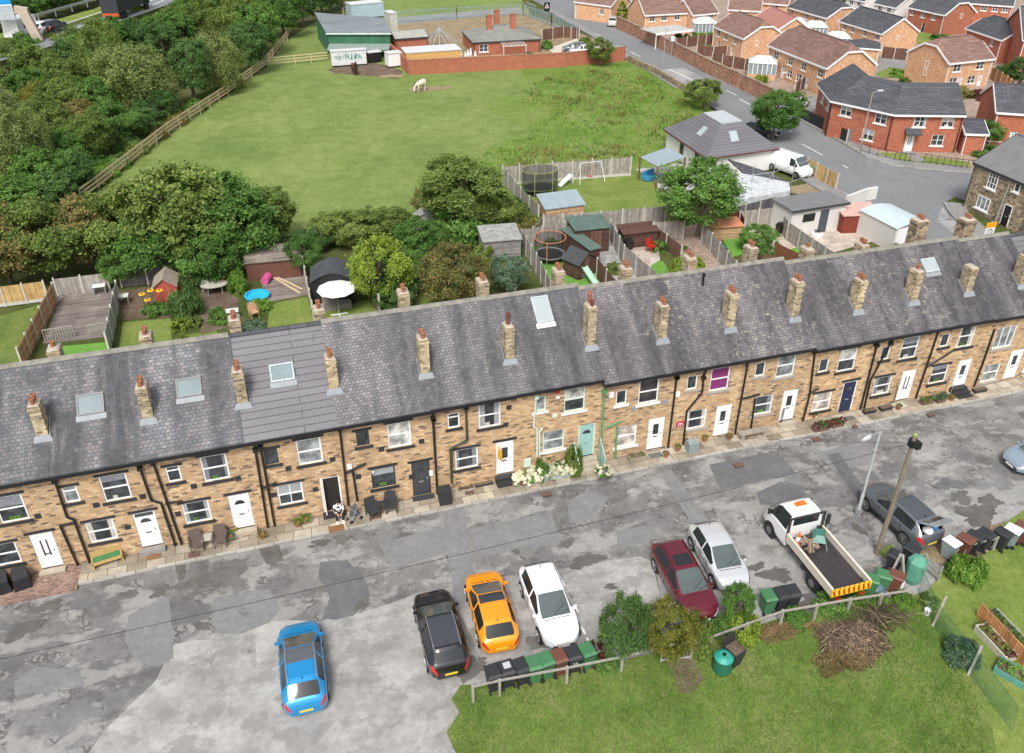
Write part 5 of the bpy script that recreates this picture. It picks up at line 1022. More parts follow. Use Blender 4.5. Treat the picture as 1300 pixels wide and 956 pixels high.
def planter(label,cpx,L,W,h,rz,mat,leafs,z=.03,board=None):
    c=P(cpx[0],cpx[1],z+h*.6); r=T('raised_bed',label,'planter',(c.x,c.y,z),rz); t=.06
    MB().b2(-L/2,-W/2,0,L/2,-W/2+t,h).b2(-L/2,W/2-t,0,L/2,W/2,h).b2(-L/2,-W/2+t,0,-L/2+t,W/2-t,h).b2(L/2-t,-W/2+t,0,L/2,W/2-t,h).build('timber_box',mat,r)
    MB().b2(-L/2+t,-W/2+t,0,L/2-t,W/2-t,h*.8).build('soil',SOIL,r)
    g=random.Random(int(cpx[0]))
    for k,lf in enumerate(leafs):
        o=bpy.data.objects.new('plants',TREES['small'][k%2][0]); COL.objects.link(o); o.parent=r; x=-L/2+L*(k+.5)/len(leafs); o.location=(x,g.uniform(-.05,.05),h*.8+.12); s=W*.9; o.scale=(s,s,s*g.uniform(.6,1.1))
        if not o.data.materials: o.data.materials.append(LF['mid'])
        o.material_slots[0].link='OBJECT'; o.material_slots[0].material=LF[lf]
    return r
zp=lambda x,y:(1150+x*.1527,720+y*.1527)
a=P(*zp(590,480),.4);b=P(*zp(850,760),.4); an=math.atan2(b.y-a.y,b.x-a.x)
pl=planter('pale timber raised bed of dying brown plants, the nearer of the two on the lawn',zp(745,620),(b-a).length*.98,.62,.36,an,M('bleached_planter_timber',(.50,.46,.38),.85,var=.15,sc=5),['rust','olive','rust','dry','rust','olive','red'])
MB().b2(-1.5,.36,0,1.2,.40,.85).build('orange_back_board',ORF,pl)
planter('grey timber raised bed of low green plants behind the orange board',zp(890,560),2.6,.6,.36,an,M('grey_planter_timber',(.36,.35,.32),.85,var=.15,sc=5),['dark','mid','dark','mid','bright','dark'])
planter('small teal sided raised bed at the bottom right corner of the lawn',zp(930,900),1.6,.8,.3,an+.5,plain('teal_planter',(.10,.28,.24)),['mid','bright','mid'])
# brushwood heap
def brush(name,label,c,rx,ry,h,n,seed,mat,kind=None,ln=(.3,1.3),th=.012):
    g=random.Random(seed); mb=MB()
    for _ in range(n):
        a=g.uniform(0,6.28); rr=g.random()**.6*(.82+.2*math.sin(2*a+seed)+.16*math.sin(5*a+seed)); x=c[0]+rx*rr*math.cos(a); y=c[1]+ry*rr*math.sin(a); zt=h*(1-rr*rr)*g.uniform(.15,1); t=g.uniform(0,3.14); L=g.uniform(*ln); e=g.uniform(-.35,.35)
        d=Vector((math.cos(t),math.sin(t),e))*L/2; p=Vector((x,y,c[2]+max(.03,zt))); mb.tube(p-d,p+d,g.uniform(.5,1.4)*th,g.uniform(.2,.6)*th,4,False)
        if g.random()<.5:
            u=Vector((math.cos(t+.6),math.sin(t+.6),e+.2))*L*.35; mb.tube(p,p+u,th*.5,th*.2,3,False)
    mb.v=[(x,y,max(z,c[2]+.005)) for x,y,z in mb.v]
    o=mb.build(name,mat,uv=False); return tag(o,label,'brushwood',kind='stuff')
cb=P(1085,812,.2)
brush('brushwood_heap','large heap of cut brown branches and hedge trimmings on the rough grass',(cb.x-.2,cb.y,.03),1.65,1.05,.8,2200,4,LF['twig'],th=.016,ln=(.15,.9))
cb=P(1075,835,.2); brush('dead_leaf_heap','pale dry leaf litter spilling from the branch heap',(cb.x,cb.y,.03),1.5,.8,.45,900,8,LF['dry'],ln=(.1,.35),th=.03)
cb=P(1110,785,.2); brush('brushwood_heap','long bare grey sticks on the right of the branch heap',(cb.x,cb.y,.03),1.9,.6,.6,90,9,LF['twig'],ln=(1.2,2.6),th=.02)
cb=P(985,800,.1); brush('dead_leaf_heap','brown leaf litter along the fence left of the branch heap',(cb.x,cb.y,.03),2.3,.5,.22,600,10,LF['dry'],ln=(.1,.4),th=.025)
# bushes at the front
ptree('med','dark',788,840,1.05,752,'dark green bushy tree left of the yellowing bushes at the front fence',trunk=True,clear=.08,z=.03)
ptree('med','gold',840,832,1.2,762,'large yellowing bush by the metal gate, in front of the maroon car',trunk=True,clear=.05,z=.03)
ptree('bush','olive',884,824,.75,775,'olive bush between the yellowing bush and the gate post',trunk=True,clear=.05,z=.03)
ptree('med','mid',934,795,.72,735,'upright green bush in front of the silver car',trunk=True,clear=.05,z=.03)
ptree('bush','yellow',945,803,.8,775,'yellow green low bush under the upright bush by the silver car',trunk=False,z=.03,name='bush',cat='bush')
ptree('bush','mid',915,803,.6,782,'mid green low bush hanging over the rail fence by the silver car',trunk=False,z=.03,name='bush',cat='bush')
ptree('small','red',757,838,.6,812,'small dark red shrub right of the last green bin',trunk=False,z=.03,name='shrub',cat='shrub')
ptree('bush','bright',1222,733,.95,703,'leafy round shrub on the mown lawn at the right',trunk=False,z=.03,name='shrub',cat='shrub')
ptree('bush','blue',1222,835,.8,812,'dark low shrub behind the green netting',trunk=False,z=.03,name='shrub',cat='shrub')
ptree('small','olive',1178,768,.5,752,'small yellow flowering plant beside the watering can',trunk=False,z=.03,name='plant',cat='plant')
for i,(x,y,r,l) in enumerate([(1060,772,.9,'green weeds'),(1105,765,.8,'tall weeds'),(1010,788,.7,'nettle clump'),(1145,765,.6,'weed clump'),(770,845,.6,'bramble clump')]):
    ptree('bush','bright' if i%2 else 'mid',x,y,r,y-12,['low green weeds at the fence straight below the truck tailboard','green weeds growing at the fence beside the tarpaulin bundle','small weed patch at the fence left of the truck tail','weeds at the fence corner below the teal cover','low bramble patch at the fence below the dark bushy tree'][i],trunk=False,z=.0,name='weed_clump',cat='weeds',group='weed clumps along the front fence')
# ---------------------------------------------------------------- lamp post, telegraph pole, cable
a=P(1088,655); h=hgt(1088,655,548); r=T('street_lamp','tall grey street lamp between the truck and the dark grey crossover','street lamp',tuple(a)); MB().tube((0,0,0),(0,0,1.4),.09,n=10).tube((0,0,1.4),(0,0,h),.07,.05,n=10).build('pole',M('pale_lamp_column',(.55,.58,.58),.5,.3,var=.1),r)
MB().tube((0,0,h),(-.9,-.25,h+.05),.035).build('arm',METAL,r); MB().hull([(-.75,-.30,h-.02),(-.65,-.10,h-.02),(-1.25,-.25,h),(-1.3,-.42,h)],[(-.75,-.28,h+.12),(-.65,-.12,h+.12),(-1.2,-.28,h+.10),(-1.25,-.40,h+.10)]).build('lantern',M('pale_lantern',(.6,.62,.62),.4),r); MB().b2(-.1,-.1,0,.1,.1,.5).build('base_box',METAL,r)
a=P(1113,703); h=hgt(1113,703,556); r=T('telegraph_pole','tall brown telegraph pole standing in front of the dark grey crossover','telegraph pole',tuple(a)); k=P(1154,552,h); top=Vector((k.x-a.x,k.y-a.y,h))*1.0
top=Vector((.25,.1,h)); MB().tube((0,0,0),top,.13,.085,n=10).build('pole',M('tarred_pole',(.20,.165,.125),.9,var=.25,sc=4),r)
MB().tube(top+Vector((0,0,-.55)),top+Vector((0,0,-.25)),.22,n=10).b2(top.x+.1,-.1,h-.7,top.x+.34,.14,h-.35).build('junction_box',BLACK,r); MB().lathe((top.x,top.y,h-.05),[(.12,0),(.12,.12),(.02,.2)],10).build('pole_cap',plain('green_cap',(.22,.26,.08)),r)
tp=a+top; 
def cable(label,p,q,sag=.4,rad=.012):
    p=Vector(p);q=Vector(q); pts=[p.lerp(q,i/24)-Vector((0,0,sag*4*(i/24)*(1-i/24))) for i in range(25)]; return tag(MB().path(pts,rad,4).build('overhead_cable',BLACK),label,'cable','overhead cables from the telegraph pole')
e=P(-60,850,h-.9); cable('thin black overhead cable running left along the street from the telegraph pole',tp-Vector((0,0,.4)),e,.25,.009)
for (x,y,l) in [(608,516,'thin cable from the pole to the eaves of the house with black steps'),(1036,450,'thin cable from the pole to the eaves between the stable door and navy door houses')]:
    s,z=FT.hit(x,y); cable(l,tp-Vector((0,0,.4)),(s,EY-.05,z),.5,.006)
# ---------------------------------------------------------------- along the house fronts
def fr(px,py,z=.12): q=P(px,py,z); return (q.x,q.y,z)
def rattan(label,px,py,rz,mat,group='chairs on the pavement'):
    r=T('garden_chair',label,'chair',fr(px,py),rz,group); MB().b2(-.29,-.28,.36,.29,.28,.44).build('seat',mat,r); MB().hull([(-.29,.22,.44),(.29,.22,.44),(.29,.30,.44),(-.29,.30,.44)],[(-.27,.32,.98),(.27,.32,.98),(.27,.38,.98),(-.27,.38,.98)]).build('backrest',mat,r)
    for s in (1,-1):
        MB().b2(s*.31-.03,-.28,.62,s*.31+.03,.28,.67).b2(s*.31-.02,-.26,.44,s*.31+.02,-.22,.62).build('armrest',mat,r)
        for y in (-.25,.25): MB().b2(s*.27-.025,y-.025,0,s*.27+.025,y+.025,.36).build('leg',mat,r)
    return r
RAT=M('brown_rattan',(.12,.085,.075),.8,var=.4,sc=30); RATD=M('charcoal_rattan',(.035,.035,.04),.8,var=.4,sc=30)
rattan('brown rattan chair, left one of the pair before the third house',251,697,.1,RAT); rattan('brown rattan chair, right one of the pair before the third house',281,691,-.1,RAT)
def stone_table(label,px,py,mt=None):
    mt=mt or M('pale_table_top',(.45,.42,.36),.8); r=T('side_table',label,'table',fr(px,py),0); MB().b2(-.28,-.25,.5,.28,.25,.55).build('tabletop',mt,r)
    for sx in (-.22,.22):
        for sy in (-.2,.2): MB().b2(sx-.02,sy-.02,0,sx+.02,sy+.02,.5).build('leg',RAT,r)
stone_table('small pale square table between the two brown rattan chairs',266,692)
rattan('charcoal rattan chair beside the pushchair left of the grey door',474,655,.3,RATD); rattan('charcoal rattan chair with high back, nearer the dark grey door',497,648,-.1,RATD); stone_table('small black table between the two charcoal chairs',486,650,RATD)
def covered(label,px,py):
    r=T('covered_chair',label,'chair','' or fr(px,py,.135),.2,'black covered chairs on the block pavers'); MB().hull([(-.36,-.36,0),(.36,-.36,0),(.36,.36,0),(-.36,.36,0)],[(-.30,-.30,.62),(.30,-.30,.62),(.30,.32,.85),(-.30,.32,.85)]).build('cover',M('black_cover_sheet',(.015,.016,.02),.55,var=.3),r)
covered('black covered garden chair cut by the left edge on the pavers',5,748); covered('black covered garden chair right of its twin on the block pavers',30,742)
r=T('wooden_bench','low golden timber bench with green seat slats under a window','bench',fr(138,714),.18); MB().b2(-.62,-.2,.36,.62,.2,.42).build('seat',plain('green_slats',(.06,.20,.08)),r); MB().b2(-.66,.16,.0,.66,.22,.72).b2(-.66,-.24,.0,-.60,.16,.45).b2(.60,-.24,0,.66,.16,.45).b2(-.66,-.24,.24,.66,-.2,.40).build('frame',M('golden_timber',(.50,.33,.12),.7),r)
def mat_(label,px,py,w,d,m,rz=.0,round_=0):
    p=fr(px,py); r=MB().b2(-w/2,-d/2,0,w/2,d/2,.02) if not round_ else MB().lathe((0,0,0),[(w/2,0),(w/2,.02)],20,1,d/w); o=r.build('doormat',m); o.location=p; o.rotation_euler=(0,0,rz); tag(o,label,'doormat','doormats in front of the terrace')
COIR=M('brown_coir',(.22,.11,.05),.95,var=.2,sc=20); GM=M('grey_mat',(.12,.12,.12),.95,var=.3,sc=20)
mat_('oval brown doormat below the second white door',195,707,.72,.38,COIR,0,1); mat_('brown half round doormat under the third white door',314,677,.8,.42,COIR,0,1); mat_('brown rectangular doormat below the open door',427,671,.75,.45,COIR); mat_('grey doormat before the white door right of the green drainpipes',832,578,.75,.35,GM); mat_('grey doormat before the navy door',1078,531,.7,.35,GM)
DARKB=[('storage_box','black plastic storage box against the wall right of the dark grey door',566,633,.62,.6,.85,BINC['black']),('stone_trough','long dark stone trough under the window left of the black steps',603,600,.0,0,0,None)]
r=T('storage_box',DARKB[0][1],'box',fr(565,637),0); MB().b2(-.31,-.28,0,.31,.28,.8).build('body',BINC['black'],r); MB().b2(-.33,-.30,.802,.33,.30,.86).build('lid',BINC['black'],r)
def trough(label,px,py,L,W,h,mat,lf,n=4,sz=.8,group=None,rz=0,name='planter'):
    r=T(name,label,'planter',fr(px,py),rz,group); MB().hull([(-L/2+.03,-W/2+.03,0),(L/2-.03,-W/2+.03,0),(L/2-.03,W/2-.03,0),(-L/2+.03,W/2-.03,0)],[(-L/2,-W/2,h),(L/2,-W/2,h),(L/2,W/2,h),(-L/2,W/2,h)]).build('trough',mat,r); g=random.Random(int(px))
    MB().b2(-L/2+.03,-W/2+.03,h+.001,L/2-.03,W/2-.03,h+.012).build('soil',SOIL,r)
    for k in range(n):
        if not lf: break
        o=bpy.data.objects.new('plants',TREES['small'][k%2][0]); COL.objects.link(o); o.parent=r; o.location=(-L/2+L*(k+.5)/n,g.uniform(-.05,.05),h+.14*sz); o.scale=(sz*.8,sz*.8,sz*g.uniform(.7,1.1)); o.rotation_euler=(0,0,g.uniform(0,6))
        if not o.data.materials: o.data.materials.append(LF['mid'])
        o.material_slots[0].link='OBJECT'; o.material_slots[0].material=LF[lf[k%len(lf)]]
    return r
TRB=M('brown_trough',(.16,.10,.07),.8,var=.2); TRG=M('pale_blue_trough',(.40,.50,.48),.6)
trough('long pale blue trough of white flowers before the teal door house',702,606,2.3,.42,.38,TRG,['flower','flower','mid','flower','flower'],11,1.3)
trough('raised back trough heaped with white flowers under the window',698,589,1.7,.36,.85,TRG,['flower','flower','mid','flower','flower'],7,1.3)
trough('low trough of white flowers beside the black steps',671,612,1.0,.4,.25,TRB,['flower','flower','mid'],5,1.3)
tree('bush','mid',(P(684,598,.3).x,WY-.45,.12),.5,1.35,'dark green leafy shrub between the two white flower beds',trunk=False,name='shrub',cat='shrub'); tree('bush','olive',(P(723,575,.8).x,WY-.45,.12),.55,2.1,'tall leafy shrub beside the teal door',trunk=False,name='shrub',cat='shrub')
r=lathe_thing('flower_tub','round tub overflowing with white flowers right of the teal door steps','flower tub',765,606,[('tub',[(.22,0),(.30,.34)],plain('grey_tub',(.2,.2,.2)))],.12)
o=bpy.data.objects.new('flowers',TREES['small'][0][0]); COL.objects.link(o); o.parent=r; o.location=(0,0,.5); o.scale=(1.05,1.05,1.); o.material_slots[0].link='OBJECT'; o.material_slots[0].material=LF['flower']
o=bpy.data.objects.new('leaves',TREES['small'][1][0]); COL.objects.link(o); o.parent=r; o.location=(0,0,.45); o.scale=(1.0,1.0,.9); o.material_slots[0].link='OBJECT'; o.material_slots[0].material=LF['mid']
# stone steps with teal handrails
d7=FT.hit(744.5,559)[0]; 
for s,l in ((-.75,'pale teal painted handrail left of the teal door steps'),(.75,'pale teal painted handrail right of the teal door steps')):
    MB_=MB(); x=d7+s; MB_.bar((x,WY-.05,1.75),(x,WY-.95,.95),.05,.12)
    for yy,zz in ((-.12,1.68),(-.45,1.38),(-.92,.98)): MB_.bar((x,WY+yy,.12),(x,WY+yy,zz),.05,.05)
    for k in range(5): y=-.2-.16*k; MB_.bar((x,WY+y,.2),(x,WY+y,1.6+.9*(y+.05)),.02,.07)
    tag(MB_.build('handrail',TEALD),l,'handrail','handrails of the teal door steps')
# pots and small things at the foot of the walls
def pot(label,px,py,lf,sz=.55,mat=TERRA,h=.28,r_=.15,z=.12):
    p=fr(px,py,z); r=T('flower_pot',label,'flower pot',p,0,'flower pots along the terrace'); MB().lathe((0,0,0),[(r_*.7,0),(r_,h),(r_*.8,h+.005)],12).build('pot',mat,r)
    if lf:
        o=bpy.data.objects.new('plant',TREES['small'][int(px)%2][0]); COL.objects.link(o); o.parent=r; o.location=(0,0,h+.1*sz); o.scale=(sz,sz,sz)
        if not o.data.materials: o.data.materials.append(LF['mid'])
        o.material_slots[0].link='OBJECT'; o.material_slots[0].material=LF[lf]
for a in [('pot of bluish flowers left of the third white door mat',293,686,'blue',.6),('yellow flowering pot at the hinge side of the third white door',297,676,'yellow',.5),('pot of red and green flowers under the twin black pipes',333,683,'rust',.55),('bushy green pot beside the open door house window',388,664,'bright',.7),('yellowish green pot right of the open house pot row',378,668,'yellow',.5),('small yellow pot by the black step of the grey house',468,633,'gold',.45),('green pot in front of the stable door house at the left pipe',894,560,'bright',.4),('orange flower pot by the pipe right of the purple blind house',925,558,'rust',.45),('leafy hanging style pot by the stable door pipe',1025,505,'mid',.6),('black leafy pot at the stable door corner',1032,530,'dark',.5),('bright yellow green plant on the wall left of the navy door house window',1030,517,'yellow',.6),('small orange pot at the black steps right of the long row',1207,508,'rust',.5),('blue and white pot in front of the low window near black steps',1196,505,'blue',.45),('dark pot standing before the white door with glazed slits',1140,520,'dark',.4),('green pot at the foot of the wall right of the white rose window',860,572,'olive',.45),('round clipped bush pot by the window of the green pipe house',845,580,'rust',.4)]:
    pot(a[0],a[1],a[2],a[3],a[4])
trough('brown trough of purple leaves under the navy door house window',1042,546,1.0,.35,.32,TRB,['red','blue','dark'],4,.75); trough('brown trough of dark leaves nearer the navy door',1062,541,.8,.35,.32,TRB,['red','dark'],3,.7)
trough('low dark trough left of the glazed slit white door',1103,524,.8,.32,.22,SILL,None,0); trough('low dark trough right of the window near the glazed slit door',1124,520,.8,.32,.22,SILL,None,0); trough('brown trough of flowers left of the black stone steps',1176,512,.85,.35,.28,TRB,['mid','rust'],3,.6); trough('blue and brown trough right next to the black stone steps',1193,510,.6,.35,.28,TRB,['blue','mid'],3,.6); trough('shallow dark trough before the last window at the right',1243,497,.9,.35,.2,SILL,None,0)
trough('old stone trough half buried below the window right of the green pipes',808,583,1.0,.45,.28,M('stone_trough',(.30,.26,.20),.9,var=.3),['olive'],2,.4); trough('shallow dark stone trough under the window left of the black steps',614,615,1.0,.35,.14,SILL,None,0); trough('white edged rubble trough at the foot of the wall left of the dark stone trough',592,622,.9,.3,.14,M('rubble_edge',(.42,.40,.36),.9,var=.4,sc=9),['dry'],3,.35)
r=T('milk_crate','grey box unit with bottles standing at the pavement edge','crate',fr(878,572),0); MB().b2(-.30,-.24,0,.30,.24,.62).build('box',M('grey_green_box',(.22,.27,.27),.6,var=.3,sc=12),r); 
for k in range(6): MB().tube((-.2+.2*(k%3),-.1+.2*(k//3),.62),(-.2+.2*(k%3),-.1+.2*(k//3),.85),.04).build('bottle',plain('clear_bottle',(.45,.5,.5),.2),r)
r=T('stone_bench','low grey stone bench with a pot before the stable door house','bench',fr(955,555),0); MB().b2(-.9,-.2,.38,.9,.2,.48).build('seat',M('bench_stone',(.30,.27,.22),.9,var=.2),r); MB().b2(-.8,-.16,0,-.6,.16,.38).build('leg',M('bench_stone',(.3,.27,.22)),r); MB().b2(.6,-.16,0,.8,.16,.38).build('leg',M('bench_stone',(.3,.27,.22)),r)
for (px,py,l) in ((990,541,'thin black handrail at the stable style white door'),(1205,505,'thin grey handrail beside the black stone steps'),(1127,508,'thin black railing left of the glazed slit door')):
    p=fr(px,py); tag(MB().path([(p[0],p[1],.12),(p[0],p[1],1.0),(p[0]+.1,WY-.05,1.35)],.02).tube((p[0]+.1,WY-.1,.2),(p[0]+.1,WY-.1,1.35),.02).build('handrail',BLACK if px!=1205 else METAL),l,'handrail')
r=T('pushchair','folded grey pushchair leaning by the pipe left of the charcoal chairs','pushchair',fr(452,662),.4)
MB().bar((-.25,0,.1),(.25,.05,.95),.04,.04).bar((-.25,.3,.1),(.25,.35,.95),.04,.04).bar((.3,0,.15),(-.15,.05,.85),.03,.03).bar((.3,.3,.15),(-.15,.35,.85),.03,.03).build('frame',METAL,r); MB().hull([(-.2,.04,.35),(.2,.04,.45),(.2,.3,.45),(-.2,.3,.35)],[(-.05,.04,.7),(.2,.04,.9),(.2,.3,.9),(-.05,.3,.7)]).build('seat',plain('dark_grey_fabric',(.07,.08,.09),.9),r)
for x in (-.25,.3): MB().tube((x,-.03,.1),(x,.0,.1),.1,n=12).build('wheel',TYRE,r); MB().tube((x,.33,.1),(x,.36,.1),.1,n=12).build('wheel',TYRE,r)
tag(MB().hull([(9.95,WY-.03,1.55),(10.0,WY-.55,1.7),(10.0,WY-.56,2.35),(9.95,WY-.03,2.35)],[(9.97,WY-.03,1.55),(10.02,WY-.55,1.7),(10.02,WY-.56,2.35),(9.97,WY-.03,2.35)]).build('yellow_flag',plain('flag_yellow',(.80,.45,.02),.8)),'small yellow flag hanging from a white staff left of a white door','flag').location=(FT.hit(632,575)[0]-9.95,0,.15)
s=FT.hit(630,575)[0]; tag(MB().tube((s,WY-.02,1.5),(s-.03,WY-.6,2.75),.018).build('flag_staff',WHITE),'thin white staff holding the yellow flag','staff')
# person on the doorstep
def person(label,loc,rz,pts,edges,rad,skin,hair,top,legs):
    pass
def limb(mb,chain,n=10):
    """tapered smooth tube through joints: chain of (point, radius)"""
    rings=[]
    for i,(p,r) in enumerate(chain):
        p=Vector(p); a=Vector(chain[max(0,i-1)][0]); b=Vector(chain[min(len(chain)-1,i+1)][0]); d=(b-a).normalized(); u=d.cross(Vector((.31,.9,.2))).normalized(); w=d.cross(u)
        rings.append([tuple(p+(u*math.cos(2*PI*k/n)+w*math.sin(2*PI*k/n))*r) for k in range(n)])
    base=len(mb.v); vs=[v for rg_ in rings for v in rg_]; fs=[]
    for i in range(len(rings)-1):
        for k in range(n): fs.append((i*n+k,i*n+(k+1)%n,(i+1)*n+(k+1)%n,(i+1)*n+k))
    fs+=[tuple(range(n))[::-1],tuple(range((len(rings)-1)*n,len(rings)*n))]; mb.add(vs,fs)
def skinned(name,joints,edges,root_i,mat,parent):
    me=bpy.data.meshes.new(name); me.from_pydata([j[0] for j in joints],edges,[]); o=bpy.data.objects.new(name,me); COL.objects.link(o)
    m=o.modifiers.new('skin','SKIN'); sv=me.skin_vertices[0].data if me.skin_vertices else None
    if sv is None:
        bpy.context.view_layer.objects.active=o; 
    for i,j in enumerate(joints): me.skin_vertices[0].data[i].radius=(j[1],j[1] if len(j)<3 else j[2]); me.skin_vertices[0].data[i].use_root=(i==root_i)
    ss=o.modifiers.new('sub','SUBSURF'); ss.levels=2; ss.render_levels=2
    dg=bpy.context.evaluated_depsgraph_get(); dg.update(); m2=bpy.data.meshes.new_from_object(o.evaluated_get(dg)); bpy.data.objects.remove(o)
    m2.materials.clear(); m2.materials.append(mat); m2.polygons.foreach_set('use_smooth',[True]*len(m2.polygons)); q=bpy.data.objects.new(name,m2); COL.objects.link(q); q.parent=parent; return q
SKIN=M('skin',(.55,.32,.22),.6,var=.05); 
ds_=FT.hit(421,627)[0]
pr=T('person','person in white and black top and black trousers sitting on the open doorstep','person',(ds_+.22,WY-.32,.12),0)
# local: -y towards the street, seat at z .22
body=[((0,.10,.30),.13,.11),((0,.10,.48),.135,.10),((0,.06,.68),.15,.10),((0,.04,.76),.06,.06),((0,.02,.84),.05,.05),((0,-.01,.93),.085,.095),((0,-.02,1.01),.075,.085),
 ((.10,.08,.29),.09),((.14,-.30,.42),.062),((.14,-.36,.06),.042),((.14,-.48,.03),.035),((-.10,.08,.29),.09),((-.15,-.30,.42),.062),((-.15,-.36,.06),.042),((-.15,-.48,.03),.035),
 ((.17,.05,.70),.055),((.24,-.05,.48),.042),((.12,-.28,.47),.030),((.07,-.35,.46),.028),((-.17,.05,.70),.055),((-.24,-.05,.48),.042),((-.12,-.28,.47),.030),((-.06,-.35,.46),.028)]
eb=[(0,1),(1,2),(2,3),(3,4),(4,5),(5,6),(0,7),(7,8),(8,9),(9,10),(0,11),(11,12),(12,13),(13,14),(2,15),(15,16),(16,17),(17,18),(2,19),(19,20),(20,21),(21,22)]
for s,b0 in ((1,18),(-1,22)):
    for k in range(5):
        x=s*(.07-.0)+(k-2)*.016*1; body.append(((s*.06+(k-2)*.018,-.40-(.03 if k in(1,2,3) else .0),.45),.009)); n1=len(body)-1; body.append(((s*.06+(k-2)*.018,-.44-(.03 if k in (1,2,3) else -.01),.425),.008)); eb+=[(b0,n1),(n1,n1+1)]
skinned('body',body,eb,0,SKIN,pr)
TOPW=M('white_black_top',(.8,.8,.8),.9); ntp=TOPW.node_tree; bp=ntp.nodes['Principled BSDF']; vv=nd(ntp,'ShaderNodeTexCoord').outputs['Object']; nn=noise(ntp,vv,7,1); lk(ntp,ramp_of(ntp,nn.outputs[0],[(0,(.78,.78,.78)),(.54,(.78,.78,.78)),(.56,(.02,.02,.02))],'CONSTANT'),bp.inputs['Base Color'])
mb=MB(); limb(mb,[((0,.10,.30),.15),((0,.10,.45),.165),((0,.07,.60),.18),((0,.05,.70),.15),((0,.04,.77),.08)],14)
for s in (1,-1): limb(mb,[((s*.10,.05,.71),.09),((s*.17,.05,.70),.082),((s*.24,-.05,.48),.062),((s*.15,-.22,.475),.048)],10)
mb.build('top',TOPW,pr,smooth=True)
mb=MB()
for s in (1,-1): limb(mb,[((s*.06,.12,.30),.115),((s*.12,-.08,.35),.098),((s*.145,-.30,.43),.078),((s*.145,-.35,.22),.062),((s*.145,-.36,.09),.055)],10)
mb.build('trousers',plain('black_cloth',(.015,.015,.018),.9),pr,smooth=True)
mb=MB()
for s in (1,-1): mb.hull([(s*.145-.05,-.54,.0),(s*.145+.05,-.54,.0),(s*.145+.05,-.30,.0),(s*.145-.05,-.30,.0)],[(s*.145-.035,-.52,.06),(s*.145+.035,-.52,.06),(s*.145+.045,-.30,.10),(s*.145-.045,-.30,.10)])
mb.build('shoes',WHITE,pr)
mb=MB().blob((0,.015,1.0),(.10,.115,.10),14,9); mb.v=[(x,y,z) for x,y,z in mb.v]; mb.build('hair',plain('dark_hair',(.02,.014,.01),.8),pr,smooth=True)
MB().blob((.032,-.10,.965),(.012,.008,.009),8,5).blob((-.032,-.10,.965),(.012,.008,.009),8,5).build('eyes',BLACK,pr); MB().hull([(-.014,-.095,.925),(.014,-.095,.925),(.008,-.125,.93),(-.008,-.125,.93)],[(-.008,-.095,.965),(.008,-.095,.965),(.004,-.10,.965),(-.004,-.10,.965)]).build('nose',SKIN,pr)
# ---------------------------------------------------------------- gardens behind the terrace
g1=lambda x,y:(x*.2538,230+y*.2538); g2=lambda x,y:(320+x*.2538,230+y*.2538); g3=lambda x,y:(600+x*.2538,180+y*.2538); g4=lambda x,y:(900+x*.3077,150+y*.3077)
t2=lambda x,y:(320+x*.2538,y*.2538); t3=lambda x,y:(640+x*.2538,y*.2538); t4=lambda x,y:(970+x*.2538,y*.2538)
def U2(p,h,z=0.): q=P(p[0],p[1],h); return (q.x,q.y,z)
sheet('garden_ground',[(-40,BY+.02,0),(64,BY+.02,0),(64,62,0),(-40,62,0)],.0,SCRUB,world=True)
for nm,pts,m in [('lawn',[(-15,405),(40,390),(52,386),(28,470),(-20,480)],WILD),('deck',[(76,376),(148,364),(139,428),(54,436)],DECK),('lawn',[(62,441),(139,434),(137,458),(60,466)],TURF),('patio',[(152,372),(185,364),(218,366),(218,403),(154,406)],SOIL),('lawn',[(156,409),(217,404),(218,442),(150,450)],LAWN),
 ('patio',[(255,360),(305,352),(300,412),(255,425)],SOIL),('lawn',[(235,425),(275,420),(280,436),(236,442)],LAWN),('deck',[(328,350),(385,338),(391,374),(340,383)],DECK),('lawn',[(343,386),(390,377),(400,412),(338,424)],LAWN),('lawn',[(408,392),(470,380),(482,400),(405,412)],LAWN),('lawn',[(484,380),(560,370),(600,395),(490,400)],WILD),
 ('lawn',[(664,300),(700,290),(718,284),(766,362),(722,374),(700,362)],TURF),('patio',[(721,290),(775,284),(822,354),(790,364)],PATIOG),('patio',[(778,286),(830,283),(838,330),(812,345)],PATIO),('lawn',[(824,328),(842,332),(854,350),(828,352)],TURF),('patio',[(833,292),(893,284),(940,345),(870,356),(862,318)],PATIOR),
 ('lawn',[(914,297),(948,292),(962,318),(930,326)],TURF),('patio',[(948,285),(990,272),(1022,310),(965,330)],PATIO),('lawn',[(990,312),(1020,306),(1024,322),(1010,334)],TURF),('patio',[(1018,292),(1085,270),(1130,300),(1060,320),(1025,330)],PATIO),('gravel_yard',[(980,240),(1060,228),(1110,262),(1080,275),(1030,250)],DIRT),
 ('lawn',[(641,217),(806,210),(846,240),(848,270),(692,282),(662,250)],LAWN),('patio',[(806,215),(850,205),(900,215),(880,240),(845,250),(826,225)],PATIOG)]:
    sheet(nm,pts,.012 if nm!='patio' else .016,m)
GF='boarded fences between the back gardens'
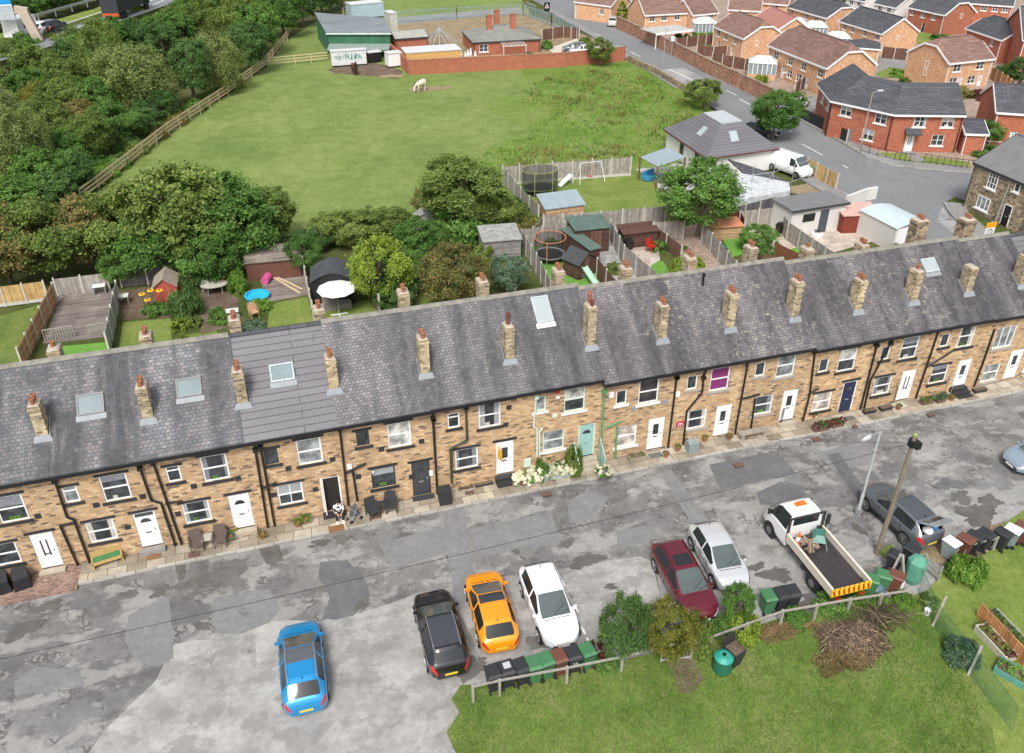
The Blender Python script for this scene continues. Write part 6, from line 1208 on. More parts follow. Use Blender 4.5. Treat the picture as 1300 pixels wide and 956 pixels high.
for l,pts,h,m,kw in [('golden boarded fence with pale posts at the far left back garden',[(-12,391),(8,389),(62,382)],1.6,YELF,dict(board=CONCP)),('orange stained fence running down the left side of the decking',[(73,383),(30,468)],1.5,ORF,dict(rail=MORT)),('grey slatted fence with pale posts behind the decking',[(74,376),(140,368)],1.4,GREYF,{}),('sage painted fence along the right side of the decking',[(153,382),(140,450)],1.6,SAGEF,dict(postm=M('pale_post',(.6,.58,.5),.8))),
 ('dark boarded fence behind the red fronted shed',[(155,365),(222,358)],1.5,DKF,{}),('dark slatted fence at the back of the round table garden',[(240,352),(300,345)],1.5,BRF,{}),('grey fence left of the black summerhouse',[(387,350),(399,408)],1.6,GREYF,{}),('grey timber fence right of the parasol garden',[(468,372),(483,402)],1.7,GREYB,{})]:
    fence_run(l,[tuple(P(*p)) for p in pts],h,m,group=GF,**kw)
for l,pts,h,m,kw in [('pale weathered fence with concrete posts left of the orange padded trampoline',[g3(245,440),g3(320,560),g3(392,700)],1.7,GREYF,{}),('grey fence behind the orange padded trampoline',[g3(245,440),g3(350,425),g3(460,405)],1.7,GREYF,{}),('brown fence panels right of the wendy house',[g3(625,585),g3(720,700)],1.6,BRF,{}),('weathered fence between the grey yard and the stone curl garden',[g3(690,395),g3(760,520),g3(955,685)],1.7,GREYF,{}),
 ('dark brown fence behind the red planting strip',[g3(903,415),g3(1048,520)],1.3,BRF,{}),('long boarded fence below the big trampoline lawn',[g3(355,370),g3(640,350),g3(970,322)],1.8,GREYF,{}),('curved low end of the boarded fence near the scrub',[g3(305,430),g3(355,370)],1.2,GREYF,{}),('fence with tall pale posts between the big lawn and the field',[g3(150,125),g3(400,105),g3(795,78)],1.9,GREYF,dict(board=CONCP,ph=2.1)),('fence with pale posts on the left of the big trampoline',[g3(150,125),g3(240,230),g3(330,320)],1.8,GREYF,{}),
 ('grey fence right of the block paved garden, leading to the big round tree',[g3(1155,415),g3(1200,460),g3(1320,600)],1.6,GREYF,{}),('grey fence left of the big round tree above the block paving',[g3(905,405),g3(1060,390)],1.7,GREYF,{}),('dark red fence at the back of the orange shelter garden',[g4(75,395),g4(130,385),g4(150,420)],1.6,M('dark_red_fence',(.20,.035,.02),.8,var=.2),{}),('brown fence right of the pale patio with the artificial turf',[g4(270,510),g4(375,560)],1.5,M('red_brown_fence',(.19,.075,.035),.8,var=.2),{}),('weathered fence below the scaffolded house',[g4(130,385),g4(285,368)],1.7,GREYF,{}),('pale fence along the left of the white garage',[g4(285,368),g4(330,430),g4(540,570)],1.6,GREYF,{}),
 ('orange new fence beside the white van',[g4(410,165),g4(535,232)],1.6,YELF,{}),('grey slatted boarding under the scaffolded house',[g4(90,372),g4(275,325)],1.9,DKF,{})]:
    fence_run(l,[U2(p,h) for p in pts],h,m,group=GF,**kw)
def shed(label,px,py,w,d,hw,hr,rz,wm,rm,style='gable',name='garden_shed',cat='shed',dr=None,win=None,over=.12,z=0.,eave=True,trim=None):
    """front faces -y of its own axes; px,py marks the roof centre"""
    c=P(px,py,(hw+hr)/2); r=T(name,label,cat,(c.x,c.y,z),rz); mb=MB()
    if style=='gable': # ridge along y
        for y,fl in ((-d/2,0),(d/2,1)):
            q=[(-w/2,y,0),(w/2,y,0),(w/2,y,hw),(0,y,hr),(-w/2,y,hw)]; mb.poly(q if not fl else q[::-1])
        mb.poly([(-w/2,d/2,0),(-w/2,-d/2,0),(-w/2,-d/2,hw),(-w/2,d/2,hw)]); mb.poly([(w/2,-d/2,0),(w/2,d/2,0),(w/2,d/2,hw),(w/2,-d/2,hw)]); mb.build('walls',wm,r)
        k=(hr-hw)/(w/2); ro=MB()
        for s in (1,-1):
            e=w/2+over; q=[(0,-d/2-over,hr+.01),(0,d/2+over,hr+.01),(s*e,d/2+over,hr-k*e+.01),(s*e,-d/2-over,hr-k*e+.01)]
            if s>0: q=q[::-1]
            ro.hull([(a,b_,c_) for a,b_,c_ in q],[(a,b_,c_+.06) for a,b_,c_ in q])
        ro.build('roof',rm,r)
    elif style=='curve':
        n=8; arc=[(-w/2+w*i/n,hw+(hr-hw)*math.sin(PI*i/n)) for i in range(n+1)]
        for y,fl in ((-d/2,0),(d/2,1)):
            q=[(-w/2,y,0),(w/2,y,0)]+[(x,y,zz) for x,zz in arc[::-1]]; mb.poly(q if not fl else q[::-1])
        mb.poly([(-w/2,d/2,0),(-w/2,-d/2,0),(-w/2,-d/2,hw),(-w/2,d/2,hw)]); mb.poly([(w/2,-d/2,0),(w/2,d/2,0),(w/2,d/2,hw),(w/2,-d/2,hw)]); mb.build('walls',wm,r); ro=MB()
        for (x0,z0),(x1,z1) in zip(arc,arc[1:]):
            q=[(x0*1.06,-d/2-over,z0+.01),(x1*1.06,-d/2-over,z1+.01),(x1*1.06,d/2+over,z1+.01),(x0*1.06,d/2+over,z0+.01)]; ro.hull(q,[(a,b_,c_+.05) for a,b_,c_ in q])
        ro.build('roof',rm,r)
    else: # pent, hr at the back
        mb.hull([(-w/2,-d/2,0),(w/2,-d/2,0),(w/2,d/2,0),(-w/2,d/2,0)],[(-w/2,-d/2,hw),(w/2,-d/2,hw),(w/2,d/2,hr),(-w/2,d/2,hr)]); mb.build('walls',wm,r)
        q=[(-w/2-over,-d/2-over,hw+.01),(w/2+over,-d/2-over,hw+.01),(w/2+over,d/2+over,hr+.01),(-w/2-over,d/2+over,hr+.01)]; MB().hull(q,[(a,b_,c_+.08) for a,b_,c_ in q]).build('roof',rm,r)
    if trim: MB().b2(-w/2-over,-d/2-over-.03,hw-.10,w/2+over,-d/2-over,hw+.09).build('fascia',trim,r)
    if dr: MB().b2(dr[0]-dr[1]/2,-d/2-.03,.03,dr[0]+dr[1]/2,-d/2-.002,1.95).build('door',dr[2],r)
    if win: 
        o=MB().b2(win[0]-win[1]/2,-d/2-.04,1.0,win[0]+win[1]/2,-d/2-.002,1.65).build('window',win[2],r); MB().b2(win[0]-win[1]/2+.06,-d/2-.05,1.06,win[0]+win[1]/2-.06,-d/2-.041,1.59).build('pane',GLASS,o)
    return r
FELT=M('grey_roof_felt',(.17,.17,.175),.9,var=.2,sc=2); FELTD=M('dark_roof_felt',(.055,.06,.065),.9,var=.2,sc=2); FELTG=M('green_roof_felt',(.09,.14,.115),.9,var=.25,sc=2); FELTB=M('blue_grey_roof_sheet',(.27,.33,.36),.6,var=.12,sc=2)
shed('small shed with mossy pitched roof and faded red front in the left gardens',209,352,1.55,1.9,1.5,2.1,-.06,M('faded_red_board',(.42,.08,.06),.8,var=.2),M('mossy_felt',(.30,.25,.19),.9,var=.35,sc=3))
shed('black summerhouse with curved dark roof and bunting behind the parasol',421,343,3.0,2.4,1.9,2.6,-.12,M('black_board',(.02,.02,.022),.7,var=.2),FELTD,'curve',name='summerhouse',cat='summerhouse',trim=None)
shed('brown wendy house with dark pitched roof above the pale green slide',736,322,1.9,1.7,1.35,2.05,.45,SHEDBR,FELTD,name='wendy_house',cat='wendy house',dr=(0,.5,BRF))
shed('brown shed with flat green felt roof behind the narrow green topped store',747,283,2.9,2.3,2.1,2.25,-.05,SHEDBR,FELTG,'pent',dr=(.3,.9,BRF)); 
shed('long narrow store with green felt roof left of the grey yard',737,303,.9,4.2,1.6,1.75,.22,SHEDBR,FELTG,'pent',name='narrow_store')
shed('tan shed with curved blue grey roof below the big trampoline',712,254,3.6,2.1,1.5,2.05,1.45+.15-PI/2+.0,SHEDTAN,FELTB,'pent')
shed('grey flat roofed shed with littered top at the edge of the scrub',634,296,3.0,2.6,1.7,1.9,-.1,GREYB,M('old_shed_roof',(.30,.30,.28),.9,var=.35,sc=2.5),'pent'); shed('small grey hut roof showing at the field hedge',537,271,1.4,1.3,1.3,1.8,-.1,GREYB,M('old_shed_roof',(.3,.3,.28)),'gable')
a=P(*g4(345,385),2.4);b=P(*g4(570,350),2.4);c=P(*g4(270,338),2.4); w_=(b-a).length; an=math.atan2(b.y-a.y,b.x-a.x); ctr=(b+c)/2; px=proj(ctr)
gr=T('garden_room','white garage with flat grey felt roof, dark door and black window','garage',(ctr.x,ctr.y,0),an); d_=(c-a).length; Q=[(-w_/2,-d_/2),(w_/2,-d_/2),(w_/2,d_/2),(-w_/2,d_/2)]
MB().b2(-w_/2,-d_/2,0,w_/2,d_/2,2.35).build('walls',M('pale_render',(.62,.60,.57),.8,var=.05),gr); MB().b2(-w_/2-.15,-d_/2-.2,2.36,w_/2+.15,d_/2+.15,2.52).build('roof',FELT,gr); MB().b2(-w_/2-.15,-d_/2-.24,2.32,w_/2+.15,-d_/2-.205,2.53).build('fascia',DGREY,gr)
MB().b2(.15,-d_/2-.03,.02,1.0,-d_/2-.002,2.1).build('door',M('slate_blue_door',(.06,.08,.10),.5),gr); o=MB().b2(-1.6,-d_/2-.04,1.25,-.4,-d_/2-.002,1.95).build('window',BLACK,gr)
a=P(*g4(640,385),2.1);b=P(*g4(790,462),2.1);c=P(*g4(740,352),2.1); L_=(b-a).length; an=math.atan2(b.y-a.y,b.x-a.x); W_=(c-a).length; ctr=(b+c)/2
gr=T('garage','pale panel garage with shallow curved light blue roof by the main road','garage',(ctr.x,ctr.y,0),an); mb=MB(); mb.b2(-L_/2,-W_/2,0,L_/2,W_/2,2.05); mb.build('walls',M('pale_render',(.6,.6,.6)),gr); ro=MB()
for i in range(6):
    y0=-W_/2*1.05+W_*1.05*i/6; y1=y0+W_*1.05/6; z0=2.06+.3*math.sin(PI*i/6); z1=2.06+.3*math.sin(PI*(i+1)/6); q=[(-L_/2-.1,y0,z0),(L_/2+.1,y0,z0),(L_/2+.1,y1,z1),(-L_/2-.1,y1,z1)]; ro.hull(q,[(x,y,z+.05) for x,y,z in q])
ro.build('roof',M('pale_blue_roof_sheet',(.50,.58,.60),.5,var=.06),gr); MB().b2(L_/2+.002,-W_/2+.15,.05,L_/2+.03,W_/2-.15,1.95).build('door',WHITE,gr)
shed('low red walled lean-to with pale pink roof between the two garages',1088,266,3.2,2.2,1.6,1.8,-.2,M('red_board',(.19,.035,.02),.8),M('pink_roof',(.55,.36,.30),.8,var=.1),'pent',name='lean_to')
shed('orange topped low shelter under the big round tree',920,283,2.6,1.6,1.1,1.2,-.15,SHEDTAN,M('orange_roof',(.62,.25,.13),.8,var=.1),'pent',name='shelter',cat='shelter')
shed('dark brown arbour with a bench shape behind the stone curl',810,290,3.0,1.4,1.3,1.5,-.03,SHEDBR,SHEDBR,'pent',name='arbour',cat='arbour')
shed('brown slatted lean-to with a grey slatted roof at the top of the decked garden',346,322,4.0,2.2,1.5,1.8,-.08,M('red_brown_board',(.14,.06,.04),.8),DECK,'pent',name='lean_to')
def trampoline(label,px,py,rx,ry,hb,hn,pole,edge,z=0):
    c=P(px,py,hb); r=T('trampoline',label,'trampoline',(c.x,c.y,z),0); n=24; mb=MB(); pt=[(rx*math.cos(2*PI*i/n),ry*math.sin(2*PI*i/n)) for i in range(n)]
    MB().prism([(x*.84,y*.84) for x,y in pt],hb-.03,hb-.01).build('mat',plain('black_mesh',(.018,.018,.02),.8),r)
    for i in range(n):
        a_=pt[i];b_=pt[(i+1)%n]; mb.hull([(a_[0]*.84,a_[1]*.84,hb),(a_[0],a_[1],hb),(b_[0],b_[1],hb),(b_[0]*.84,b_[1]*.84,hb)],[(a_[0]*.84,a_[1]*.84,hb+.04),(a_[0],a_[1],hb+.04),(b_[0],b_[1],hb+.04),(b_[0]*.84,b_[1]*.84,hb+.04)])
    mb.build('edge_pad',edge,r)
    for i in range(0,n,4 if rx>1.5 else 8):
        x,y=pt[i]; MB().tube((x,y,0),(x,y,hb),.03).build('leg',METAL,r); MB().tube((x*1.0,y*1.0,hb),(x*1.02,y*1.02,hn),.035).build('pole',pole,r)
    m2=MB()
    for i in range(n): a_=pt[i];b_=pt[(i+1)%n]; m2.poly([(a_[0],a_[1],hb+.05),(b_[0],b_[1],hb+.05),(b_[0],b_[1],hn-.05),(a_[0],a_[1],hn-.05)])
    m2.build('net',TNET,r); m3=MB()
    for i in range(n): a_=pt[i];b_=pt[(i+1)%n]; m3.tube((a_[0],a_[1],hn-.05),(b_[0],b_[1],hn-.05),.03,n=4)
    m3.build('top_band',pole,r); return r
TNET=M('black_safety_net',(.03,.03,.03),.9); TNET.node_tree.nodes['Principled BSDF'].inputs['Alpha'].default_value=.5
trampoline('round trampoline with orange poles and a grey edge pad in the small walled garden',698,322,1.25,1.25,.6,2.1,plain('orange_pole',(.62,.24,.10)),plain('grey_pad',(.30,.29,.31))); trampoline('large oval trampoline with tall black net and lime edging on the big lawn',685,237,1.75,1.35,.7,2.5,plain('lime_pole',(.30,.36,.12)),plain('green_pad',(.10,.16,.06)))
def slide(label,px,py,rz,m,L=1.8,h=1.0):
    c=P(px,py,.4); r=T('slide',label,'slide',(c.x,c.y,0),rz); MB().bar((0,L/2,h),(0,-L/2,.08),.42,.05).bar((-.22,L/2,h+.08),(-.22,-L/2,.16),.04,.14).bar((.22,L/2,h+.08),(.22,-L/2,.16),.04,.14).build('chute',m,r)
    mb=MB().bar((-.2,L/2+.05,0),(-.2,L/2+.05,h),.05,.05).bar((.2,L/2+.05,0),(.2,L/2+.05,h),.05,.05)
    for k in range(4): mb.bar((-.2,L/2+.05,.2+.22*k),(.2,L/2+.05,.2+.22*k),.04,.04)
    mb.build('ladder',m,r)
slide('pale green garden slide with a ladder below the wendy house',750,354,.25,plain('pale_green_plastic',(.42,.60,.48))); slide('small white slide tip beside the big oval trampoline',718,230,-1.1,WHITE,1.6,.8)
r=T('swing_frame','thin white metal swing frame on the big lawn','swing',U2((750,206),1.9)); MB().tube((-1.1,0,1.9),(1.1,0,1.9),.03).tube((-1.1,0,1.9),(-1.3,-.7,0),.03).tube((-1.1,0,1.9),(-1.3,.7,0),.03).tube((1.1,0,1.9),(1.3,-.7,0),.03).tube((1.1,0,1.9),(1.3,.7,0),.03).build('frame',WHITE,r); MB().tube((-.2,0,1.9),(-.2,0,.5),.012).tube((.2,0,1.9),(.2,0,.5),.012).b2(-.25,-.1,.46,.25,.1,.5).build('seat',MIST,r)
c=P(426.6,363,2.3); r=T('parasol','large white garden parasol on a crossed foot in front of the black summerhouse','parasol',(c.x,c.y,0)); MB().lathe((0,0,2.05),[(1.38,0),(1.36,.03),(.7,.25),(.03,.42)],10).build('canopy',plain('white_canvas',(.80,.78,.75),.9,var=.03),r); MB().tube((0,0,0),(0,0,2.5),.03).build('pole',METAL,r); MB().bar((-.6,0,.04),(.6,0,.04),.08,.06).bar((0,-.6,.04),(0,.6,.04),.08,.06).build('foot',WHITE,r)
r=T('outdoor_sofa','grey rattan cube sofa set under the white parasol','sofa',fr(428,390,0),0); MB().b2(-1.0,-.45,0,1.0,.35,.42).build('seat',M('grey_rattan',(.25,.23,.21),.9,var=.2,sc=12),r); MB().b2(-1.0,.355,0,1.0,.5,.8).build('backrest',M('grey_rattan',(.2,.2,.2)),r); MB().b2(-1.0,-.5,.0,-.85,-.452,.6).b2(.85,-.5,0,1.0,-.452,.6).build('armrest',M('grey_rattan',(.2,.2,.2)),r)
MBb=MB().lathe((0,0,0),[(.85,0),(.92,.28),(.80,.29),(.78,.10)],20); o=MBb.build('paddling_pool',plain('blue_pool_plastic',(.03,.42,.66),.35)); o.location=fr(327,378,.02); tag(o,'round bright blue paddling pool at the left of the decked garden','paddling pool')
o=MB().tube((-.45,0,.3),(.45,0,.3),.3,n=14).tube((.452,0,.3),(.47,0,.3),.2,n=14).build('play_barrel',plain('pink_plastic',(.60,.10,.28))); o.location=fr(339,358,.02); o.rotation_euler=(0,0,1.2); tag(o,'pink and white play barrel on the dark decking','toy')
for i,(p,q) in enumerate([((344,351),(381,373)),((346,350),(384,368))]):
    a=P(*p,.06);b=P(*q,.06); tag(MB().bar(a+Vector((0,0,.05)),b+Vector((0,0,.05)),.16,.07).build('timber_plank',WOODY),['long pale timber plank on the decking, the nearer one of two','long pale timber plank on the decking, the further one of two'][i],'plank','planks on the decking')
c=fr(274,372,0); r=T('garden_table','oval pale garden table under the trees in the left gardens','table',c); MB().lathe((0,0,.70),[(1.0,0),(1.0,.05)],18,1,.6).build('tabletop',M('pale_table_top',(.4,.4,.4)),r)
for x in (-.5,.5): MB().b2(x-.04,-.25,0,x+.04,.25,.7).build('leg',METAL,r)
rattan('pale plastic garden chair behind the oval table',264,368,2.9,M('pale_plastic',(.48,.50,.46),.6)); rattan('round topped tan wicker chair on the small lawn',323,402,.3,M('tan_wicker',(.45,.28,.16),.8,var=.3,sc=12)); rattan('small red plastic chair on the pale patio',826,318,.5,MIST)
stone_table_px=[('white slatted table against the sage fence',(157,385)),('white topped bench table near the back chimneys at left',(296,404)),('stone topped table on the decking by the grey fence',(128,372))]
for l,p in stone_table_px:
    r=T('side_table',l,'table',fr(p[0],p[1],.02)); MB().b2(-.45,-.3,.6,.45,.3,.65).build('tabletop',M('white_table_top',(.62,.63,.60),.6),r)
    for x in (-.38,.38): MB().b2(x-.03,-.25,0,x+.03,.25,.6).build('leg',METAL,r)
for l,pts in [('grey picket balustrade at the left of the decking steps',[(58,434),(95,428)]),('grey picket balustrade at the right of the decking steps',[(113,428),(136,424)])]:
    a,b=[Vector(P(*p)) for p in pts]; r=T('balustrade',l,'balustrade',tuple(a),0,None,True); n=12; mb=MB()
    for i in range(n): c=a.lerp(b,i/(n-1)); mb.b2(c.x-.025,c.y-.02,0,c.x+.025,c.y+.02,.85)
    mb.build('pickets',WOODG,r); MB().bar(a+Vector((0,0,.9)),b+Vector((0,0,.9)),.09,.05).build('handrail',WOODG,r)
# stone curl
mb=MB(); 
for i in range(26):
    t=i/25; 
    if t<.65: a_=PI*1.05-t/.65*PI*1.35; x,y=.75*math.cos(a_),.75*math.sin(a_)
    else: k=(t-.65)/.35; x,y=.75*math.cos(-.3*PI)-.15*k-.1,.75*math.sin(-.3*PI)-1.5*k
    mb.box((x,y,.12),(.24,.26,.24),a_)
c=P(799,296,.1); o=mb.build('stone_edging',M('pale_stone_edging',(.45,.42,.37),.9,var=.2)); o.location=(c.x,c.y,.02); tag(o,'pale stone edging curled like a question mark by the brown arbour','stone edging')
r=lathe_thing('garden_fountain','round white tiered bowl on the terracotta patio right of the turf','fountain',1037,300,[('bowl',[(.45,0),(.5,.25),(.2,.3),(.15,.5)],WHITE),('water',[(.3,.502),(.3,.51)],GLASS)],.02)
trough('raised dark timber planter with a leafy bush at the back of the terrace',973,327,1.5,.9,.5,TRB,['mid','mid'],2,1.4)
planter('red flowering strip bed beside the dark brown fence',(846,312),3.6,.7,.2,-.75,M('bed_edging',(.2,.15,.1),.9),['rust','red','mid','rust','bright','red','mid'],.01)
planter('long bed of red brown flowers along the weathered fence by the grey yard',(811,345),2.8,.45,.25,-.95,M('bed_edging',(.2,.15,.1)),['rust','red','rust','dry'],.01)
for l,p,m in [('black gas barbecue on the pale patio near the white garage',(990,296),BLACK),('black kettle barbecue beside the grey yard bins',(797,317),BLACK),('green garden bin in the grey yard',(787,312),BINC['darkgreen']),('black and teal box by the grey fence of the block paving',(914,325),BINC['darkgreen'])]:
    r=T('barbecue' if 'barbecue' in l else 'garden_box',l,'barbecue' if 'barbecue' in l else 'box',fr(p[0],p[1],.02),.3); MB().hull([(-.3,-.25,.1),(.3,-.25,.1),(.3,.25,.1),(-.3,.25,.1)],[(-.38,-.28,.75),(.38,-.28,.75),(.38,.28,.75),(-.38,.28,.75)]).build('body',m,r); MB().hull([(-.4,-.3,.752),(.4,-.3,.752),(.4,.3,.752),(-.4,.3,.752)],[(-.3,-.15,.98),(.3,-.15,.98),(.3,.2,.98),(-.3,.2,.98)]).build('lid',m,r)
# garden planting
NT=[('med','mid',155,362,1.35,315,'small leafy tree behind the slatted fence of the decked garden'),('bush','dark',237,400,1.25,352,'clipped tall dark green hedge block beside the red fronted shed'),('small','yellow',231,418,.8,400,'pale variegated round shrub beside the left lawn'),('small','olive',246,413,.7,398,'olive round shrub right of the pale variegated one'),('small','yellow',232,437,.75,423,'bright yellow flowering cushion at the foot of the left lawn'),('bush','bright',303,372,.75,335,'tall narrow hedge right of the oval table'),('bush','mid',279,408,.8,385,'round green shrub left of the white topped bench table'),
 ('bush','bright',330,392,1.0,378,'bright hedge along the blue pool'),('bush','blue',322,420,1.0,405,'pale feathery grass clump behind the terrace ridge'),('med','mid',388,345,1.4,295,'dense green shrub at the left of the black summerhouse'),('med','yellow',486,385,2.4,288,'bright yellow green tree behind the white topped chimney'),('med','mid',518,372,2.0,312,'mid green tree between the yellow tree and the rust tinged bush'),('med','dark',503,395,1.5,355,'dark bush low beneath the yellow green tree'),('med','rust',574,388,2.5,300,'broad rust tinged bush behind the terrace ridge'),('bush','mid',577,310,2.6,262,'smooth rounded bright green conifer behind the rust tinged bush'),('med','mid',532,320,2.1,275,'green bush left of the rounded conifer'),
 ('med','blue',643,372,1.55,318,'blue green rounded bush left of the trampoline fence'),('bush','bright',648,318,1.4,295,'yellow green scrambling bush beside the flat shed'),('bush','olive',615,330,1.2,305,'olive scrub bush left of the flat roofed shed'),('bush','yellow',874,350,1.55,318,'round yellow green ball shrub behind the terrace chimneys'),('small','mid',838,318,.8,300,'small leafy shrub in the red planting strip'),('med','mid',958,318,1.7,283,'leafy green shrub between the turf patch and the pale patio'),('bush','olive',700,312,.8,300,'small shrub behind the orange padded trampoline'),
 ('big','mid',885,300,3.5,198,'big round green tree standing in front of the white dormer house'),('bush','dark',1137,325,1.0,306,'dark small tree behind the big stone chimney at right'),('bush','olive',780,345,.8,330,'ragged grey green shrub by the brown fence panels'),('bush','rust',672,300,1.3,275,'rust tinged scrub beside the curved end of the fence'),
 ('big','olive',590,287,4.0,197,'broad olive hawthorn tree standing in the field corner'),('med','olive',632,285,2.0,240,'olive hawthorn at the right flank of the broad field tree'),('med','rust',548,276,1.6,235,'rust tinged hawthorn at the left flank of the broad field tree')]
for k,lf,x,y,r_,tp_,l in NT: ptree(k,lf,x,y,r_,tp_,l,trunk=k in('med','big'),clear=.10 if k=='med' else .15,name='tree' if k in ('med','big') else 'bush',cat='tree' if k in('med','big') else 'bush')
# sunflowers
r=T('sunflower_clump','clump of tall sunflowers beside the red fronted shed','flowers',fr(200,398,0)); 
for i,(x,y,h) in enumerate([(-.7,0,1.7),(-.1,.1,1.85),(.5,0,1.8),(-.4,-.2,1.3)]): MB().tube((x,y,0),(x,y,h),.025).build('stem',LF['mid'],r); MB().lathe((x,y-.05,h),[(.24,0),(.22,.04)],12).build('flower_head',plain('sunflower_yellow',(.75,.42,.01),.8),r); MB().lathe((x,y-.05,h+.042),[(.09,0),(.08,.03)],10).build('flower_centre',plain('dark_centre',(.05,.03,.015)),r)
o=bpy.data.objects.new('leaves',TREES['bush'][0][0]); COL.objects.link(o); o.parent=r; o.location=(0,0,.4); o.scale=(.75,.55,.7); o.material_slots[0].link='OBJECT'; o.material_slots[0].material=LF['mid']
HG='hawthorns and trees behind the left gardens'
for i,(k,lf,x,y,r_,tp_,l) in enumerate([('big','rust',15,362,3.3,258,'dark rust tinged hawthorn at the left edge above the golden fence'),('big','olive',70,352,3.4,250,'olive hawthorn above the grey slatted fence'),('big','rust',115,340,3.0,245,'rust tinged hawthorn between olive ones above the decking'),('big','olive',160,338,3.0,240,'olive green hawthorn right behind the small leafy tree'),('big','olive',235,340,4.3,190,'very large spreading olive tree at the field corner, tallest of the left gardens'),('big','mid',300,335,3.6,215,'mid green rounded tree right of the very large spreading one'),('big','mid',205,350,3.2,262,'mid green tree behind the red fronted shed'),('big','olive',345,312,2.3,235,'thin dark tree at the field edge, rightmost of the left group'),('med','mid',270,360,2.4,300,'leafy green tree over the oval table'),
 ('med','olive',420,305,1.9,268,'olive shrub in the field hedge above the summerhouse'),('med','olive',445,310,2.3,262,'taller olive shrub in the field hedge above the summerhouse'),('med','olive',470,305,2.1,262,'green shrub in the field hedge left of the yellow green tree'),('med','olive',495,292,1.7,262,'olive shrub in the field hedge above the yellow green tree'),('med','dark',405,315,1.6,285,'dark shrub in the field hedge above the black summerhouse')]):
    ptree(k,lf,x,y,r_,tp_,l,clear=.06,group=HG)
# ---------------------------------------------------------------- fields, paddock and farm
FB=[(105,258),(165,212),(215,172),(290,122),(338,86)]; FB2=[(338,86),(365,52),(372,33),(397,28)]
sheet('pasture',[(80,300),(105,258),(215,172),(338,86),(365,50),(400,28),(520,-30),(640,-30),(668,8),(700,60),(795,76),(868,116),(935,160),(900,190),(845,212),(640,222),(662,292),(620,300),(480,292),(370,300),(160,310)],.02,FIELD)
sheet('rough_grass',[(560,205),(600,190),(640,178),(700,172),(640,150),(610,130),(650,122),(700,118),(668,100),(660,86),(793,78),(832,94),(868,116),(930,158),(890,185),(845,208),(700,214),(640,220),(600,225)],.03,ROUGH)
sheet('trodden_earth',[(415,88),(430,84),(470,78),(492,84),(512,90),(505,100),(470,97),(425,93)],.035,SOIL); sheet('trodden_earth',blobpts(*P(545,113)[:2],2.6,1.3,18,.3,4),.04,DIRT,world=True); sheet('trodden_earth',blobpts(*P(497,97)[:2],1.8,1.0,18,.3,9),.045,DIRT,world=True)
sheet('yard',[(497,50),(500,28),(660,14),(725,38),(790,62),(790,77),(520,93)],.05,DIRT); sheet('service_road',[(480,24),(660,9),(665,16),(490,32)],.055,PAVE); sheet('gravel_drive',[(695,62),(735,48),(768,58),(780,74),(720,80)],.06,M('pale_gravel',(.52,.48,.40),.95,var=.15,sc=8))
def tufts(name,label,poly,n,h,mat,seed,w=.05,z=.03,spread=.25,keep=None):
    g=random.Random(seed); W_=[P(*p,z) for p in poly]; xs=[p.x for p in W_]; ys=[p.y for p in W_]; mb=MB(); V=mb.v;F=mb.f; c=0
    def ins(x,y):
        r=False; j=len(W_)-1
        for i in range(len(W_)):
            if (W_[i].y>y)!=(W_[j].y>y) and x<(W_[j].x-W_[i].x)*(y-W_[i].y)/(W_[j].y-W_[i].y)+W_[i].x: r=not r
            j=i
        return r
    while c<n:
        x=g.uniform(min(xs),max(xs)); y=g.uniform(min(ys),max(ys))
        if not ins(x,y): continue
        if keep and math.sin(x*.7+seed)*math.sin(y*.55+seed*2)+.6*math.sin(x*1.9)*math.sin(y*1.6)<keep: 
            if g.random()<.8: c+=1; continue
        c+=1
        for _ in range(5):
            a=g.uniform(0,6.28); hh=h*g.uniform(.5,1.3); dx,dy=math.cos(a),math.sin(a); ox=x+g.gauss(0,spread*.5); oy=y+g.gauss(0,spread*.5); k=len(V); ww=w*g.uniform(.6,1.3)
            V.extend([(ox-dy*ww,oy+dx*ww,z),(ox+dy*ww,oy-dx*ww,z),(ox+dx*hh*.45,oy+dy*hh*.45,z+hh)]); F.append((k,k+1,k+2))
    return tag(mb.build(name,mat,uv=False),label,'grass',kind='stuff')
tufts('grass_tufts','tall rough grass tufts in the right part of the field',[(600,200),(700,150),(660,110),(790,80),(868,116),(930,158),(845,208),(640,218)],2600,.30,LF['bright'],3,.06,keep=.15,spread=.6)
tufts('dry_stalks','dry brown seed stalks among the rough field grass',[(660,130),(700,92),(800,90),(868,125),(905,160),(840,180),(740,150)],1300,.45,LF['rust'],9,.05,keep=.3,spread=.5)
tufts('dry_stalks','brown dock stalks at the bottom of the field above the garden fence',[(640,216),(660,190),(800,185),(845,205)],400,.45,LF['rust'],12,.06,keep=.2,spread=.5)
tufts('grass_tufts','uneven longer grass of the front lawn',[(590,880),(720,855),(850,830),(1000,790),(1160,762),(1200,800),(1280,1000),(560,1000)],9000,.10,LF['bright'],5,.014,.035,.3)
tufts('grass_tufts','tall grass left of the timber field fence',[(120,240),(210,150),(310,95),(290,115),(215,165),(130,235)],2600,.6,LF['olive'],6,.05,spread=.5)
FG='timber rails round the paddock'
rail_fence('long timber rail fence between the wood and the big field',[tuple(P(*p)) for p in FB],1.45,(.55,.95,1.35),rw=.22,step=3,group=FG); rail_fence('timber rail fence curving from the wood to the green barn',[tuple(P(*p)) for p in FB2],1.45,(.55,.95,1.35),rw=.16,step=3,group=FG); rail_fence('timber rail fence across to the left corner of the green barn',[tuple(P(*p)) for p in [(338,86),(375,82),(416,78)]],1.4,(.5,.9,1.3),rw=.14,step=3,group=FG); rail_fence('timber rail fence climbing right beyond the green barn',[tuple(P(*p)) for p in [(436,20),(470,6),(520,-14)]],1.4,(.5,.9,1.3),step=4,group=FG)
